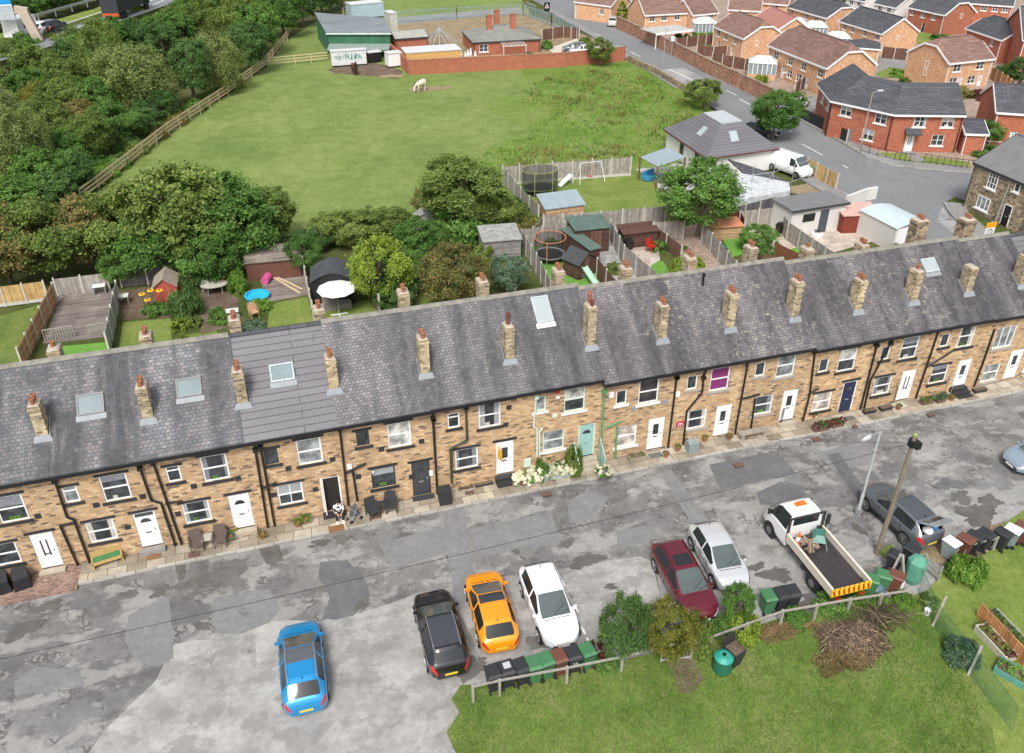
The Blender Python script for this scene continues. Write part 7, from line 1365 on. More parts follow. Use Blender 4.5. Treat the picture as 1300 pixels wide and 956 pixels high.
def rectf(a,b,z): # frame from two front eave pixels at height z
    A=P(*a,z);B=P(*b,z); return Frame(A,(B.x-A.x,B.y-A.y)),(B-A).length
CORR=brick('grey_corrugated_roof',[(0,(.20,.225,.23)),(1,(.235,.26,.265))],(.15,.17,.175),9.,1.0,.03); GCLAD=brick('green_cladding',[(0,(.035,.13,.065)),(1,(.05,.165,.085))],(.02,.08,.04),.3,9.,.02)
f,w=rectf((416,42.5),(495,42.5),3.3); r=T('green_barn','large green metal barn with grey corrugated roof at the top of the field','barn',f.W(0,0,0),0,None,True); D=(P(400.5,17,4.1)-P(416,42.5,3.3)).length
K4=[P(416,42.5,3.3),P(495,42.5,3.3),P(485,24,4.0),P(400.5,17,4.0)]; mb=MB(); mb.hull([(p.x,p.y,0) for p in K4],[tuple(p-Vector((0,0,.03))) for p in K4]); mb.build('walls',GCLAD,r)
q=[tuple(p+(p-sum(K4,Vector())/4).normalized()*.3*Vector((1,1,0))) for p in K4]; MB().hull(q,[(x,y,z+.12) for x,y,z in q]).build('roof',CORR,r); mb=MB(); f.box(mb,-.25,-.32,3.2,w+.25,-.252,3.4); mb.build('gutter',M('pale_gutter',(.6,.65,.62),.5),r)
q=[f.W(.1,-2.4,1.35),f.W(w,-2.4,1.35),f.W(w,-.02,1.75),f.W(.1,-.02,1.75)]; MB().hull(q,[(x,y,z+.08) for x,y,z in q]).build('canopy',M('grey_green_sheet',(.22,.27,.25),.7,var=.15),r); mb=MB()
for k in range(6): f.box(mb,.4+(w-.5)*k/5,-2.35,0,.55+(w-.5)*k/5,-2.2,1.34)
mb.build('posts',WOODB,r)
def crate(label,px0,px1,h,d,m,name='container',cat='container'):
    A=P(*px0);B=P(*px1); ff=Frame(A,(B.x-A.x,B.y-A.y)); ww=(B-A).length; rr=T(name,label,cat,tuple(A),0,None,True); b_=MB(); ff.box(b_,0,0,.25,ww,d,h); b_.build('body',m,rr); b_=MB(); ff.box(b_,-.08,-.08,h+.002,ww+.08,d+.08,h+.1); b_.build('roof',M('pale_grey_top',(.55,.56,.56),.7),rr); b_=MB(); ff.box(b_,.2,.1,0,ww-.2,d-.1,.248); b_.build('skid',BLACK,rr); return rr,ff,ww
rr,ff,ww=crate('white container with teal painted lettering in front of the green barn',(422,86),(466,83),2.2,1.1,M('dirty_white_panel',(.62,.63,.62),.7,var=.12))
gq=random.Random(2); mb=MB(); 
for i in range(15):
    s0=.5+i*(ww-1.2)/15; 
    for _ in range(2): a=(s0+gq.uniform(0,.3),gq.uniform(.9,1.3)); b=(s0+gq.uniform(-.1,.4),gq.uniform(1.5,2.0)); mb.bar(ff.W(a[0],-.012,a[1]),ff.W(b[0],-.012,b[1]),.02,.13)
mb.build('painted_lettering',plain('teal_paint',(.03,.28,.24)),rr)
crate('tall white horsebox trailer at the corner of the red brick wall',(494,87),(511,85),2.0,1.6,WHITE,'horsebox','trailer'); crate('black water tank trailer between the white container and horsebox',(469,81),(485,79),1.5,1.2,BLACK,'tank_trailer','trailer')
# horses
def horse(label,px,py,rz,m,graze=True):
    r=T('horse',label,'horse',tuple(P(px,py)),rz); J=[((-.62,0,1.10),.30),((-.3,0,1.04),.40),((.25,0,1.05),.38),((.55,0,1.15),.30),((.85,0,1.05 if graze else 1.6),.20),((1.05,0,.66 if graze else 1.9),.14),((1.10,0,.40 if graze else 1.85),.15),((1.15,0,.14 if graze else 1.70),.10)]
    E_=[(i,i+1) for i in range(7)]
    for x,b0 in ((-.60,0),(.48,3)):
        for s in (1,-1):
            n=len(J); kk=-.10 if x<0 else .04; J+= [((x,s*.18,.80),.18),((x+kk,s*.19,.48),.10),((x+.0,s*.19,.12),.07),((x+.05,s*.19,.03),.08)]; E_+=[(b0,n),(n,n+1),(n+1,n+2),(n+2,n+3)]
    skinned('body',J,E_,1,m,r); mb=MB(); limb(mb,[((-.92,0,1.2),.05),((-1.02,0,.9),.09),((-1.0,0,.45),.04)],8); mb.build('tail',plain('dark_mane',(.06,.04,.03),.9),r); mb=MB(); limb(mb,[((.6,0,1.42),.05),((.95,0,1.30 if graze else 1.7),.06),((1.2,0,.95 if graze else 2.0),.04)],8); mb.build('mane',plain('dark_mane',(.06,.04,.03)),r)
    for s in (1,-1): MB().tube((1.3,s*.06,.62 if graze else 2.0),(1.22,s*.09,.75 if graze else 2.15),.04,.01).build('ear',m,r)
horse('white and cream horse grazing on the bare patch of the field',534,116,PI+.55,M('cream_horse_coat',(.62,.53,.42),.9,var=.2)); horse('dark brown horse standing by the white container',451,95,-1.5,M('dark_brown_coat',(.07,.03,.02),.8),False)
BW='brick walls round the bungalow'
wall_run('long red brick wall between the field and the bungalow yard',[tuple(P(*p)) for p in [(520,95),(640,89),(716,85),(793,77)]],2.0,.3,RBRICK,WBRICK,group=BW); wall_run('short red brick wall running back from the field corner to the barn',[tuple(P(*p)) for p in [(520,95),(497,72)]],1.9,.3,RBRICK,group=BW)
crate('flat white roofed store with orange front behind the red brick wall',(517,88),(586,83),2.2,3.8,M('orange_render',(.60,.36,.12),.8),'store','store')
# ---------------------------------------------------------------- brick houses
def house(label,a,b,d,ze,zr,wall,roof,k=1.,wins=(),dwins=(),side='R',swins=(),trim=WHITE,ridge='u',name='brick_house',group=None,cat='house',zb=0.,porch=None,th=.14,h_w=(1.2,1.15),door_col=WHITE,over=.3,dk=0):
    """a,b: image points of the two ends of the front eave; k: how far up the gable the hip starts (1 full gable, 0 hipped)"""
    sc_=min(1,ze/4.8); zr=ze+(zr-ze)*sc_; over*=sc_; wins=[(p,q*sc_) for p,q in wins]; swins=[(p,q*sc_) for p,q in swins]; h_w=(h_w[0]*sc_*1.22,h_w[1]*sc_*1.22); d*=dk or (.5+.5*sc_)
    f,w=rectf(a,b,ze); r=T(name,label,cat,f.W(w/2,0,0),0,group,world=True); dz=zr-ze; hd=d/2
    H=[(s*w,z,h_w[0],h_w[1]) for s,z in wins]+[(s*w,1.05*sc_,.95*sc_,2.1*sc_) for s in dwins]
    mb=MB(); holed(f,mb,0,w,-.05,ze+.02,H,.10); mb.poly([f.W(w,d,0),f.W(0,d,0),f.W(0,d,ze),f.W(w,d,ze)])
    for s,fl in ((0,1),(w,0)):
        q=[f.W(s,0,-.05),f.W(s,0,ze),f.W(s,k*hd,ze+k*dz-.02)]+([f.W(s,d-k*hd,ze+k*dz-.02)] if k<1 else [])+[f.W(s,d,ze),f.W(s,d,-.05)]; mb.poly(q if fl else q[::-1])
    mb.build('wall',wall,r)
    o=over; zo=-o*dz/hd; r0=(1-k)*hd; e=o*.7 if k>0 else o
    def slab(pts): 
        n=(Vector(pts[1])-Vector(pts[0])).cross(Vector(pts[2])-Vector(pts[1]))
        if n.z<0: pts=pts[::-1]
        return [(x,y,z) for x,y,z in pts],[(x,y,z+th) for x,y,z in pts]
    ro=MB(); zt=ze+k*dz
    if k>0: F_1=[f.W(-e,-o,ze+zo),f.W(w+e,-o,ze+zo),f.W(w+e,k*hd,zt),f.W(w-r0,hd,zr),f.W(r0,hd,zr),f.W(-e,k*hd,zt)]; B_1=[f.W(-e,d+o,ze+zo),f.W(w+e,d+o,ze+zo),f.W(w+e,d-k*hd,zt),f.W(w-r0,hd,zr),f.W(r0,hd,zr),f.W(-e,d-k*hd,zt)]
    else: F_1=[f.W(-o,-o,ze+zo),f.W(w+o,-o,ze+zo),f.W(w-r0,hd,zr),f.W(r0,hd,zr)]; B_1=[f.W(-o,d+o,ze+zo),f.W(w+o,d+o,ze+zo),f.W(w-r0,hd,zr),f.W(r0,hd,zr)]
    if k==1: F_1=[f.W(-e,-o,ze+zo),f.W(w+e,-o,ze+zo),f.W(w+e,hd,zr),f.W(-e,hd,zr)]; B_1=[f.W(-e,d+o,ze+zo),f.W(w+e,d+o,ze+zo),f.W(w+e,hd,zr),f.W(-e,hd,zr)]
    ro.hull(*slab(F_1)); ro.hull(*slab(B_1))
    if k<1:
        for s,sg in ((0,-1),(w,1)):
            if k>0: q=[f.W(s+sg*e,k*hd,zt),f.W(s+sg*e,d-k*hd,zt),f.W(s-sg*r0,hd,zr)]
            else: q=[f.W(s+sg*o,-o,ze+zo),f.W(s+sg*o,d+o,ze+zo),f.W(s-sg*r0,hd,zr)]
            ro.hull(*slab(q))
    ro.build('roof',roof,r); tr=MB(); zz=ze+zo
    tr.bar(f.W(-e,-o-.03,zz+.03),f.W(w+e,-o-.03,zz+.03),.06,.22); tr.bar(f.W(-e,d+o+.03,zz+.03),f.W(w+e,d+o+.03,zz+.03),.06,.22)
    if k>0:
        for s,sg in ((0,-1),(w,1)):
            x=s+sg*(e+.03)
            for (t0,z0,t1,z1) in ((-o,zz,k*hd,zt),(d+o,zz,d-k*hd,zt))+(((k*hd,zt,d-k*hd,zt),) if k<1 else ()): tr.bar(f.W(x,t0,z0+.03),f.W(x,t1,z1+.03),.06,.24)
    else:
        for s,sg in ((0,-1),(w,1)): tr.bar(f.W(s+sg*(o+.03),-o,zz+.03),f.W(s+sg*(o+.03),d+o,zz+.03),.06,.22)
    tr.build('fascia',trim,r)
    MB().bar(f.W(r0 if k<1 else -e,hd,zr+th+.02),f.W(w-r0 if k<1 else w+e,hd,zr+th+.02),.22,.09).build('ridge_tiles',roof,r)
    for s,z in wins: window(r,f,s*w,z,h_w[0],h_w[1],'quad',WHITE,GLASS,SILLW)
    for s in dwins: door(r,f,s*w,.0,.95*sc_,2.1*sc_,door_col,glassp='strips')
    if swins:
        if side=='R': sf=Frame(f.W(w,0,0),(f.v.x,f.v.y))
        else: sf=Frame(f.W(0,d,0),(-f.v.x,-f.v.y))
        for s,z in swins: window(r,sf,s*d,z,.8*sc_,1.15*sc_,'plain',WHITE,GLASS,t=-.06)
    mb=MB(); mb.path([f.W(.12,-.07,ze-.1),f.W(.12,-.07,0)],.05,6); mb.path([f.W(w-.12,-.07,ze-.1),f.W(w-.12,-.07,0)],.05,6); mb.build('downpipe',trim,r)
    if porch is not None:
        s=porch*w; q=[f.W(s-.8,-.9,2.3),f.W(s+.8,-.9,2.3),f.W(s+.8,-.01,2.8),f.W(s-.8,-.01,2.8)]; MB().hull(q,[(x,y,z+.12) for x,y,z in q]).build('porch',roof,r); MB().bar(f.W(s-.8,-.92,2.3),f.W(s+.8,-.92,2.3),.05,.2).build('porch_fascia',WHITE,r)
    return r,f,w
print('--houses')
hs=[]
def H_(*a,**k): r=house(*a,**k); hs.append(r); return r
bung=house('red brick bungalow with a hipped grey roof and two tall brick chimneys',(601,54.5),(686,50),8.5,1.95,5.6,RBRICK,M('mossy_grey_slate',(.21,.215,.19),.85,var=.2,sc=.7),0,[(.15,2.7)],[],trim=CHAR,name='bungalow',cat='bungalow',h_w=(2.8,2.2),dk=1)
f=bung[1]; w=bung[2]
for s,t in ((.30,3.2),(.66,3.2),(.5,7.)): 
    mb=MB(); f.box(mb,s*w-.4,t-.3,2.2,s*w+.4,t+.3,5.2); c=mb.build('chimney',RBRICK,bung[0]); mb=MB(); f.box(mb,s*w-.46,t-.36,5.202,s*w+.46,t+.36,5.3); mb.build('chimney_cap',TERRA,c)
pg=MB()
for k in range(9): pg.bar(f.W(w*.40+k*.42,-2.2,1.75),f.W(w*.40+k*.42,-.35,1.85),.10,.12)
pg.bar(f.W(w*.38,-2.1,1.66),f.W(w*.40+3.6,-2.1,1.66),.12,.12); 
for k in (0,3.5): pg.bar(f.W(w*.40+k,-2.1,0),f.W(w*.40+k,-2.1,1.6),.12,.12)
pg.build('pergola',M('pale_timber_pergola',(.55,.53,.48),.8),bung[0])
house('low red brick outhouse with stone slab roof left of the maypole frame',(502,50),(543,47),6,2.4,3.6,RBRICK,M('stone_slab_roof',(.33,.33,.29),.9,var=.15,sc=1),1,[(.5,1.3)],[],trim=CHAR,name='outhouse',cat='outhouse')
crate('small pale stone cube tower beside the green barn',(497,52),(506,51),4.2,2.5,M('pale_stone_render',(.50,.49,.42),.9),'tower_building','building'); crate('low pale blue roofed building behind the green barn',(447,26),(488,22),2.6,3,M('pale_blue_wall',(.35,.45,.50),.7),'farm_building','building')
r=T('metal_carousel_frame','silver metal cone of ribs round a tall pole in the yard','frame',tuple(P(558,60))); MB().tube((0,0,0),(0,0,5.2),.09,.04).build('pole',METAL,r); mb=MB()
for i in range(18): a_=2*PI*i/18; mb.tube((0,0,2.9),(3.0*math.cos(a_),2.6*math.sin(a_),.9),.05,n=4)
mb.build('ribs',METAL,r)
r=T('garden_ornaments','group of small white statues at the left front of the bungalow','statue',tuple(P(592,78))); mb=MB()
for i in range(7): mb.lathe((i*.5-1.6,.4*(i%3),0),[(.2,0),(.15,.5),(.22,.8),(.1,1.2+.15*(i%3)),(.12,1.4+.15*(i%3))],8)
mb.build('statues',WHITE,r)
make_car('parked_car','small dark car parked on the pale drive right of the bungalow','car',tuple(P(730,66)),2.9,'hatch',DG,4.0,1.7,1.5,seams=False); make_car('parked_car','white hatchback behind the dark one on the pale drive','car',tuple(P(738,69)),2.9,'hatch',SILV,3.9,1.7,1.45,seams=False)
def palis(label,pts,h=2.2):
    pts=[Vector(P(*p)) for p in pts]; r=T('steel_fence',label,'fence',tuple(pts[0]),0,None,True)
    for a,b in zip(pts,pts[1:]):
        n=int((b-a).length/.55); mb=MB()
        for i in range(n+1): c=a.lerp(b,i/max(1,n)); mb.b2(c.x-.05,c.y-.02,0,c.x+.05,c.y+.02,h)
        mb.build('pales',M('blue_grey_steel',(.22,.30,.32),.6,var=.1),r); MB().bar(a+Vector((0,0,.4)),b+Vector((0,0,.4)),.05,.08).bar(a+Vector((0,0,h-.3)),b+Vector((0,0,h-.3)),.05,.08).build('rail',M('blue_grey_steel',(.2,.3,.3)),r)
palis('blue grey steel palisade fence behind the farm yard',[(497,30),(580,24),(664,20)]); palis('blue grey steel palisade fence along the main road by the bungalow',[(664,20),(700,34),(735,50)])
fence_run('brown boarded fence between the bungalow drive and the road',[tuple(P(*p)) for p in [(688,52),(715,48),(735,50)]],1.8,BRF)
wall_run('low dark stone wall between the rough field and the main road',[tuple(P(*p)) for p in [(797,78),(832,94),(868,116),(900,135)]],.9,.35,STONE2)
# ---------------------------------------------------------------- main road
ZG=.03
LE=[(600,-45),(655,-10),(700,12),(735,32),(770,52),(800,72),(832,90),(868,112),(930,153),(985,193),(1040,228),(1100,262),(1150,295),(1190,325),(1230,365)]; RE=[(660,-45),(700,-14),(745,10),(783,36),(819,53),(854,70),(895,92),(933,110),(968,127),(1010,150),(1060,177),(1100,200),(1135,211),(1175,216),(1234,221)]
sheet('main_road',LE+[(1290,380),(1262,330),(1235,300),(1205,272),(1197,258),(1212,250),(1250,262),(1420,300),(1420,240)]+RE[::-1],ZG+.01,ROAD)
def strip(name,pts,w,z0,z1,m,off=0.):
    pts=[Vector(P(*p)) for p in pts]; n=len(pts); mb=MB(); Lp=[];Rp=[]
    for i,p in enumerate(pts):
        d=(pts[min(i+1,n-1)]-pts[max(i-1,0)]).normalized(); nn=Vector((-d.y,d.x,0)); Lp.append(p+nn*(off+w)); Rp.append(p+nn*off)
    for i in range(n-1): 
        q=[Rp[i],Rp[i+1],Lp[i+1],Lp[i]]
        if w<0: q=q[::-1]
        mb.hull([(v.x,v.y,z0) for v in q],[(v.x,v.y,z1) for v in q])
    return struct(name,mb,m)
strip('pavement',RE[8:],1.7,-.02,ZG+.12,PAVE,.14); strip('kerb',RE[8:],.13,-.02,ZG+.125,KERB); strip('pavement',LE[8:],-1.7,-.02,ZG+.12,PAVE,-.14); strip('kerb',LE[8:],-.13,-.02,ZG+.125,KERB)
strip('pavement',LE[2:8],-1.1,-.02,ZG+.12,PAVE,-.14); strip('kerb',LE[2:8],-.13,-.02,ZG+.125,KERB); strip('kerb',RE[:8],.13,-.02,ZG+.125,KERB)
strip('pavement',[(1197,258),(1205,272),(1235,300),(1262,330),(1290,370)],1.6,-.02,ZG+.12,PAVE,.14); strip('kerb',[(1197,258),(1205,272),(1235,300),(1262,330),(1290,370)],.13,-.02,ZG+.125,KERB)
sheet('road_patch',[(828,90),(868,86),(905,105),(868,115)],ZG+.016,ROADL); sheet('road_patch',[t4(560,640),t4(900,690),t4(1100,730),t4(1000,760),t4(600,745)],ZG+.016,PATCHM); sheet('road_patch',[(1090,196),(1150,214),(1200,225),(1160,240),(1110,220)],ZG+.018,PATCHM); sheet('road_patch',[(1196,262),(1205,275),(1240,304),(1225,308),(1190,280)],ZG+.016,ROADL)
for p,q in [((783,58),(796,63)),((800,66),(813,72)),((849,88),(897,110)),((922,115),(935,121)),((939,126),(952,133)),((980,152),(992,159)),((990,160),(1006,168)),((1018,183),(1044,197)),((1070,210),(1077,214)),((716,24),(730,30)),((745,38),(763,46)),((690,12),(703,18)),((668,3),(680,8))]:
    a=P(*p,ZG);b=P(*q,ZG); struct('road_marking',MB().bar(a+Vector((0,0,.022)),b+Vector((0,0,.022)),.13,.008),LINE)
wall_run('long weathered brick wall along the right side of the main road',[U2(p,0) for p in [(783,36),(819,53),(854,70),(895,92),(933,110),(968,127),(985,136)]],1.95,.35,WBRICK,STONE2); wall_run('brick wall left of the side junction at the top of the main road',[U2(p,0) for p in [(690,-18),(735,3),(762,14)]],1.9,.35,WBRICK)
sheet('estate_ground',[(690,-60),(700,-16),(762,14),(783,35),(968,126),(1060,176),(1100,199),(1175,215),(1234,220),(1420,240),(1500,-60)],.0,PATIOR)
# lawns and drives of the estate
for pts in [[(1088,192),(1150,195),(1232,206),(1232,219),(1135,209)],[(1112,93),(1130,85),(1150,88),(1145,97),(1118,99)],[(885,50),(905,44),(908,62),(890,64)],[(1290,185),(1240,190),(1240,200),(1320,205)],[(1160,40),(1240,48),(1230,60),(1165,55)]]: sheet('lawn',pts,.06,LAWN)
sheet('driveway',[(1115,72),(1150,68),(1150,98),(1115,98)],.055,PAVE); sheet('driveway',[(1010,128),(1035,120),(1045,150),(1025,155)],.055,PAVE)
EG='brown and grey roofed brick houses of the estate'
H_('orange brick house with brown roof nearest the side junction, above the flat carport',(819,19),(872,16),8.5,3.3,7.0,OBRICK,BTILE,1,[(.18,3.9),(.46,3.9),(.78,3.9)],[],side='L',swins=[],group=EG)
H_('orange brick house with a broad brown roof behind the clipped hedge, white downpipes',(907,33),(945,49),8.0,3.3,6.3,OBRICK,BTILE,.7,[(.15,3.6),(.42,3.6),(.72,3.6),(.2,1.5)],[.66],side='R',swins=[(.32,3.7)],group=EG,h_w=(1.1,1.05))
H_('orange brick gable house with brown roof behind the conservatory top, middle of the row',(880,19),(911,16),7,3.2,6.0,OBRICK,BTILE,1,[(.3,3.8),(.75,3.8)],[],group=EG)
H_('long orange brick terrace of the estate with brown roof and white doors',(977,57),(1051,86),8.0,3.7,6.9,OBRICK,BTILE,.7,[(.14,3.5),(.40,3.5),(.63,3.5),(.9,3.5),(.42,1.4),(.58,1.4)],[.30,.72],side='R',swins=[],group=EG,h_w=(1.15,1.1))
H_('orange brick house with dark grey roof at the back left of the estate',(1001,9),(1050,23),8.5,3.1,6.2,OBRICK,DTILE,.7,[(.1,3.8),(.5,3.8),(.75,3.8)],[],side='R',swins=[(.35,3.6)],group=EG,h_w=(1.15,1.05))
H_('orange brick house with dark grey roof above the long brown roof',(1067,27),(1120,43),8.0,3.1,6.2,OBRICK,DTILE,1,[(.12,3.8),(.32,3.8),(.62,3.8),(.9,3.8)],[],side='R',swins=[(.45,3.7)],group=EG,h_w=(1.1,1.05))
H_('red brick house with white upper front and dark roof at the back',(1154,9),(1200,19),8.0,3.4,6.6,RBRICK,DTILE,.7,[(.12,3.8),(.42,3.8),(.72,3.8)],[.5],side='R',swins=[(.55,4.2)],group=EG,h_w=(.9,1.0),door_col=BLACK)
H_('orange brick house with brown roof and a long white pipe on its gable',(1205,80),(1261,74),8.2,3.6,6.6,OBRICK,BTILE,.7,[(.22,3.8),(.74,3.8),(.2,1.4),(.62,1.4)],[.36,.82],side='L',swins=[(.5,3.6),(.5,2.2)],group=EG,h_w=(1.4,1.15))
H_('red brick house with grey roof behind the white piped gable house',(1228,36),(1273,51),7.5,3.3,6.0,RBRICK,DTILE,.7,[(.75,3.6)],[],group=EG,h_w=(.8,1.0))
H_('long red brick house with dark roof at the top right of the picture',(1216,3),(1286,8),8,3.0,6.0,RBRICK,DTILE,1,[(.7,3.8),(.5,3.8),(.88,3.8)],[],group=EG)
H_('orange brick house with brown roof at the very top behind the side junction',(730,2),(776,8),8,2.9,6,OBRICK,BTILE,1,[(.75,2.9)],[],group=EG)
H_('orange brick house with brown roof peeping over the back of the middle row',(925,12),(965,14),8,3.3,6.3,OBRICK,BTILE,1,[(.4,3.8)],[],group=EG); H_('pale pink roofed orange brick house behind the broad brown roof',(955,25),(985,40),7,3.2,6,OBRICK,M('pink_roof_tile',(.36,.16,.13),.8,var=.12),1,[(.4,3.8)],[],group=EG)
H_('orange brick house cut by the top edge, left of the grey roofs',(962,3),(1000,6),8,3.6,6.4,OBRICK,BTILE,1,[(.6,3.8)],[],group=EG); H_('white fronted house with dark roof at the top edge',(1110,4),(1138,10),7,3.0,5.8,M('white_render',(.72,.71,.68),.8,var=.04),DTILE,1,[(.3,3.8),(.7,3.8)],[],group=EG); H_('white fronted house with dark roof right of the other white one at the top edge',(1075,-3),(1098,2),7,3,5.8,M('white_render',(.7,.7,.7)),DTILE,1,[(.3,3.8),(.7,3.8)],[],group=EG)
H_('red brick house at the right edge with a tall two storey window',(1266,142),(1325,146),9,3.6,6.2,RBRICK,DTILE,1,[(.13,3.3),(.13,1.6)],[.5],side='L',group=EG,h_w=(1.3,1.6)); H_('big plain red brick gable at the right edge below the top houses',(1300,50),(1340,52),12,4.6,8,RBRICK,DTILE,1,[],[],group=EG)
H_('small brick garage block with dark roof between the red brick houses',(1226,170),(1254,171),6,2.2,4.0,RBRICK,DTILE,1,[],[],name='garage',cat='garage',group=None); H_('small double garage with dark hipped roof beside the grey roofed house',(1075,60),(1117,63),6,2.3,4.0,OBRICK,DTILE,0,[],[],name='garage',cat='garage')
for l,a,b,d in [('flat pale topped carport beside the side junction house',(833,43),(880,38),4.5)]:
    A=P(*a,2.4);B=P(*b,2.4); ff=Frame(A,(B.x-A.x,B.y-A.y)); ww=(B-A).length; r=T('carport',l,'carport',ff.W(0,0,0),0,None,True); mb=MB(); ff.box(mb,0,0,2.3,ww,d,2.45); mb.build('roof',M('pale_felt',(.42,.42,.39),.9,var=.15),r); mb=MB(); ff.box(mb,-.02,-.06,2.15,ww+.02,-.003,2.5); mb.build('fascia',WHITE,r)
    for s in (0.1,ww-.2): mb=MB(); ff.box(mb,s,.1,0,s+.12,.22,2.29); mb.build('post',WHITE,r)
# the angled red brick block
ze=4.2; PT=[P(x,y,ze) for x,y in [(1041,105),(1058,126),(1137,143),(1226,144)]]; rb=T('red_brick_block','angled red brick house with a long dark grey roof bending round the road corner','house',(PT[1].x,PT[1].y,0),0,None,True); DB=6.6
wn=[[(.35,3.2),(.75,3.2)],[(.24,3.3),(.80,3.3),(.66,1.3)],[(.38,3.3),(.78,3.3),(.70,1.3)]]; fr_=[Frame(PT[i],(PT[i+1].x-PT[i].x,PT[i+1].y-PT[i].y)) for i in range(3)]; Ln=[(PT[i+1]-PT[i]).length for i in range(3)]
def miter(i,t):
    p=PT[i]; v=[fr_[max(0,i-1)].v,fr_[min(2,i)].v]; m=(v[0]+v[1]).normalized(); return Vector((p.x,p.y,0))+m*(t/max(.3,m.dot(v[0])))
wmb=MB(); rf=MB(); fa=MB()
for i in range(3):
    H2=[(s*Ln[i],z,1.3,1.2) for s,z in wn[i]]+([(.30*Ln[i],.92,.9,1.84)] if i==2 else [])
    holed(fr_[i],wmb,0,Ln[i],-.05,ze+.05,H2); a0,a1=miter(i,DB),miter(i+1,DB); wmb.poly([(a1.x,a1.y,-.05),(a0.x,a0.y,-.05),(a0.x,a0.y,ze),(a1.x,a1.y,ze)])
    o0,o1=miter(i,-.35),miter(i+1,-.35); r0,r1=miter(i,DB/2),miter(i+1,DB/2); b0,b1=miter(i,DB+.35),miter(i+1,DB+.35); dz=2.2; zo=ze-.22
    for q in ([(o0.x,o0.y,zo),(o1.x,o1.y,zo),(r1.x,r1.y,ze+dz),(r0.x,r0.y,ze+dz)],[(r0.x,r0.y,ze+dz),(r1.x,r1.y,ze+dz),(b1.x,b1.y,zo),(b0.x,b0.y,zo)]): rf.hull(q,[(x,y,z+.14) for x,y,z in q])
    fa.bar((o0.x,o0.y,zo),(o1.x,o1.y,zo),.07,.2)
    for s,z in wn[i]: window(rb,fr_[i],s*Ln[i],z,1.3,1.2,'quad',WHITE,GLASS,SILLW)
for i,fl in ((0,1),(3,0)):
    a,m,b=PT[i],miter(i,DB/2),miter(i,DB); q=[(a.x,a.y,-.05),(a.x,a.y,ze),(m.x,m.y,ze+2.16),(b.x,b.y,ze),(b.x,b.y,-.05)]; wmb.poly(q if fl else q[::-1])
wmb.build('wall',RBRICK,rb); rf.build('roof',DTILE,rb); fa.build('fascia',WHITE,rb); door(rb,fr_[2],.30*Ln[2],0,.9,1.84,WHITE,glassp='strips')
q=[fr_[2].W(.30*Ln[2]-.8,-.8,2.0),fr_[2].W(.30*Ln[2]+.8,-.8,2.0),fr_[2].W(.30*Ln[2]+.8,-.01,2.5),fr_[2].W(.30*Ln[2]-.8,-.01,2.5)]; MB().hull(q,[(x,y,z+.12) for x,y,z in q]).build('porch',DTILE,rb)
for i,s in ((1,.98),(0,.95),(2,.97)): MB().path([fr_[i].W(s*Ln[i],-.08,ze-.2),fr_[i].W(s*Ln[i],-.08,0)],.05,6).build('downpipe',BLACK,rb)
sheet('path',[tuple(fr_[2].W(.30*Ln[2]-.6,-.05,0)),tuple(fr_[2].W(.30*Ln[2]+.6,-.05,0)),tuple(fr_[2].W(.30*Ln[2]+.9,-3.2,0)),tuple(fr_[2].W(.30*Ln[2]-.5,-3.2,0))],.07,PAVE,world=True)
fence_run('black boarded fence in front of the left wing of the angled red block',[tuple(P(*p)) for p in [(1009,148),(1040,164),(1074,182)]],1.4,plain('black_fence_board',(.02,.02,.022),.8),posts=False); fence_run('short blue grey fence at the corner of the angled red block',[tuple(P(*p)) for p in [(1074,182),(1090,178)]],1.5,plain('blue_grey_board',(.16,.21,.23),.8))
def iron(label,pts,h=1.0):
    pts=[Vector(P(*p)) for p in pts]; r=T('iron_railing',label,'railing',tuple(pts[0]),0,None,True)
    for a,b in zip(pts,pts[1:]): MB().bar(a+Vector((0,0,h)),b+Vector((0,0,h)),.04,.04).bar(a+Vector((0,0,.3)),b+Vector((0,0,.3)),.03,.03).build('rail',BLACK,r); [MB().tube(a.lerp(b,i/4),a.lerp(b,i/4)+Vector((0,0,h+.05)),.03).build('post',BLACK,r) for i in range(4)]
iron('black iron railing round the front lawn of the angled red block, left of the path',[(1092,194),(1135,205),(1160,208)]); iron('black iron railing round the front lawn of the angled red block, right of the path',[(1172,208),(1205,213),(1234,216)])
# stone cottage
ze=4.2; cott,f,w=house('brown stone cottage with a plain grey roof at the right edge',(1238,207),(1330,246),8.4,4.2,6.6,STONE2,M('plain_grey_slate',(.17,.17,.17),.8,var=.15,sc=1),1,[],[],trim=CHAR,name='stone_cottage',over=.15)
for (px,py,ww,hh,st) in ((1261,229,1.0,1.5,'cott'),(1248.5,258,1.4,1.15,'tri'),(1292,238,.55,.8,'plain')):
    s,z=f.hit(px,py); window(cott,f,s,z,ww,hh,st,WHITE,GLASSL if ww==1.4 else GLASS,SILLW,t=-.10)
s,z=f.hit(1278,272); door(cott,f,s,.12,.85,1.9,BLACK,t=-.07); mb=MB(); f.box(mb,2.6,3.2,4.9,3.5,4.8,7.6); mb.build('chimney',STONE2,cott)
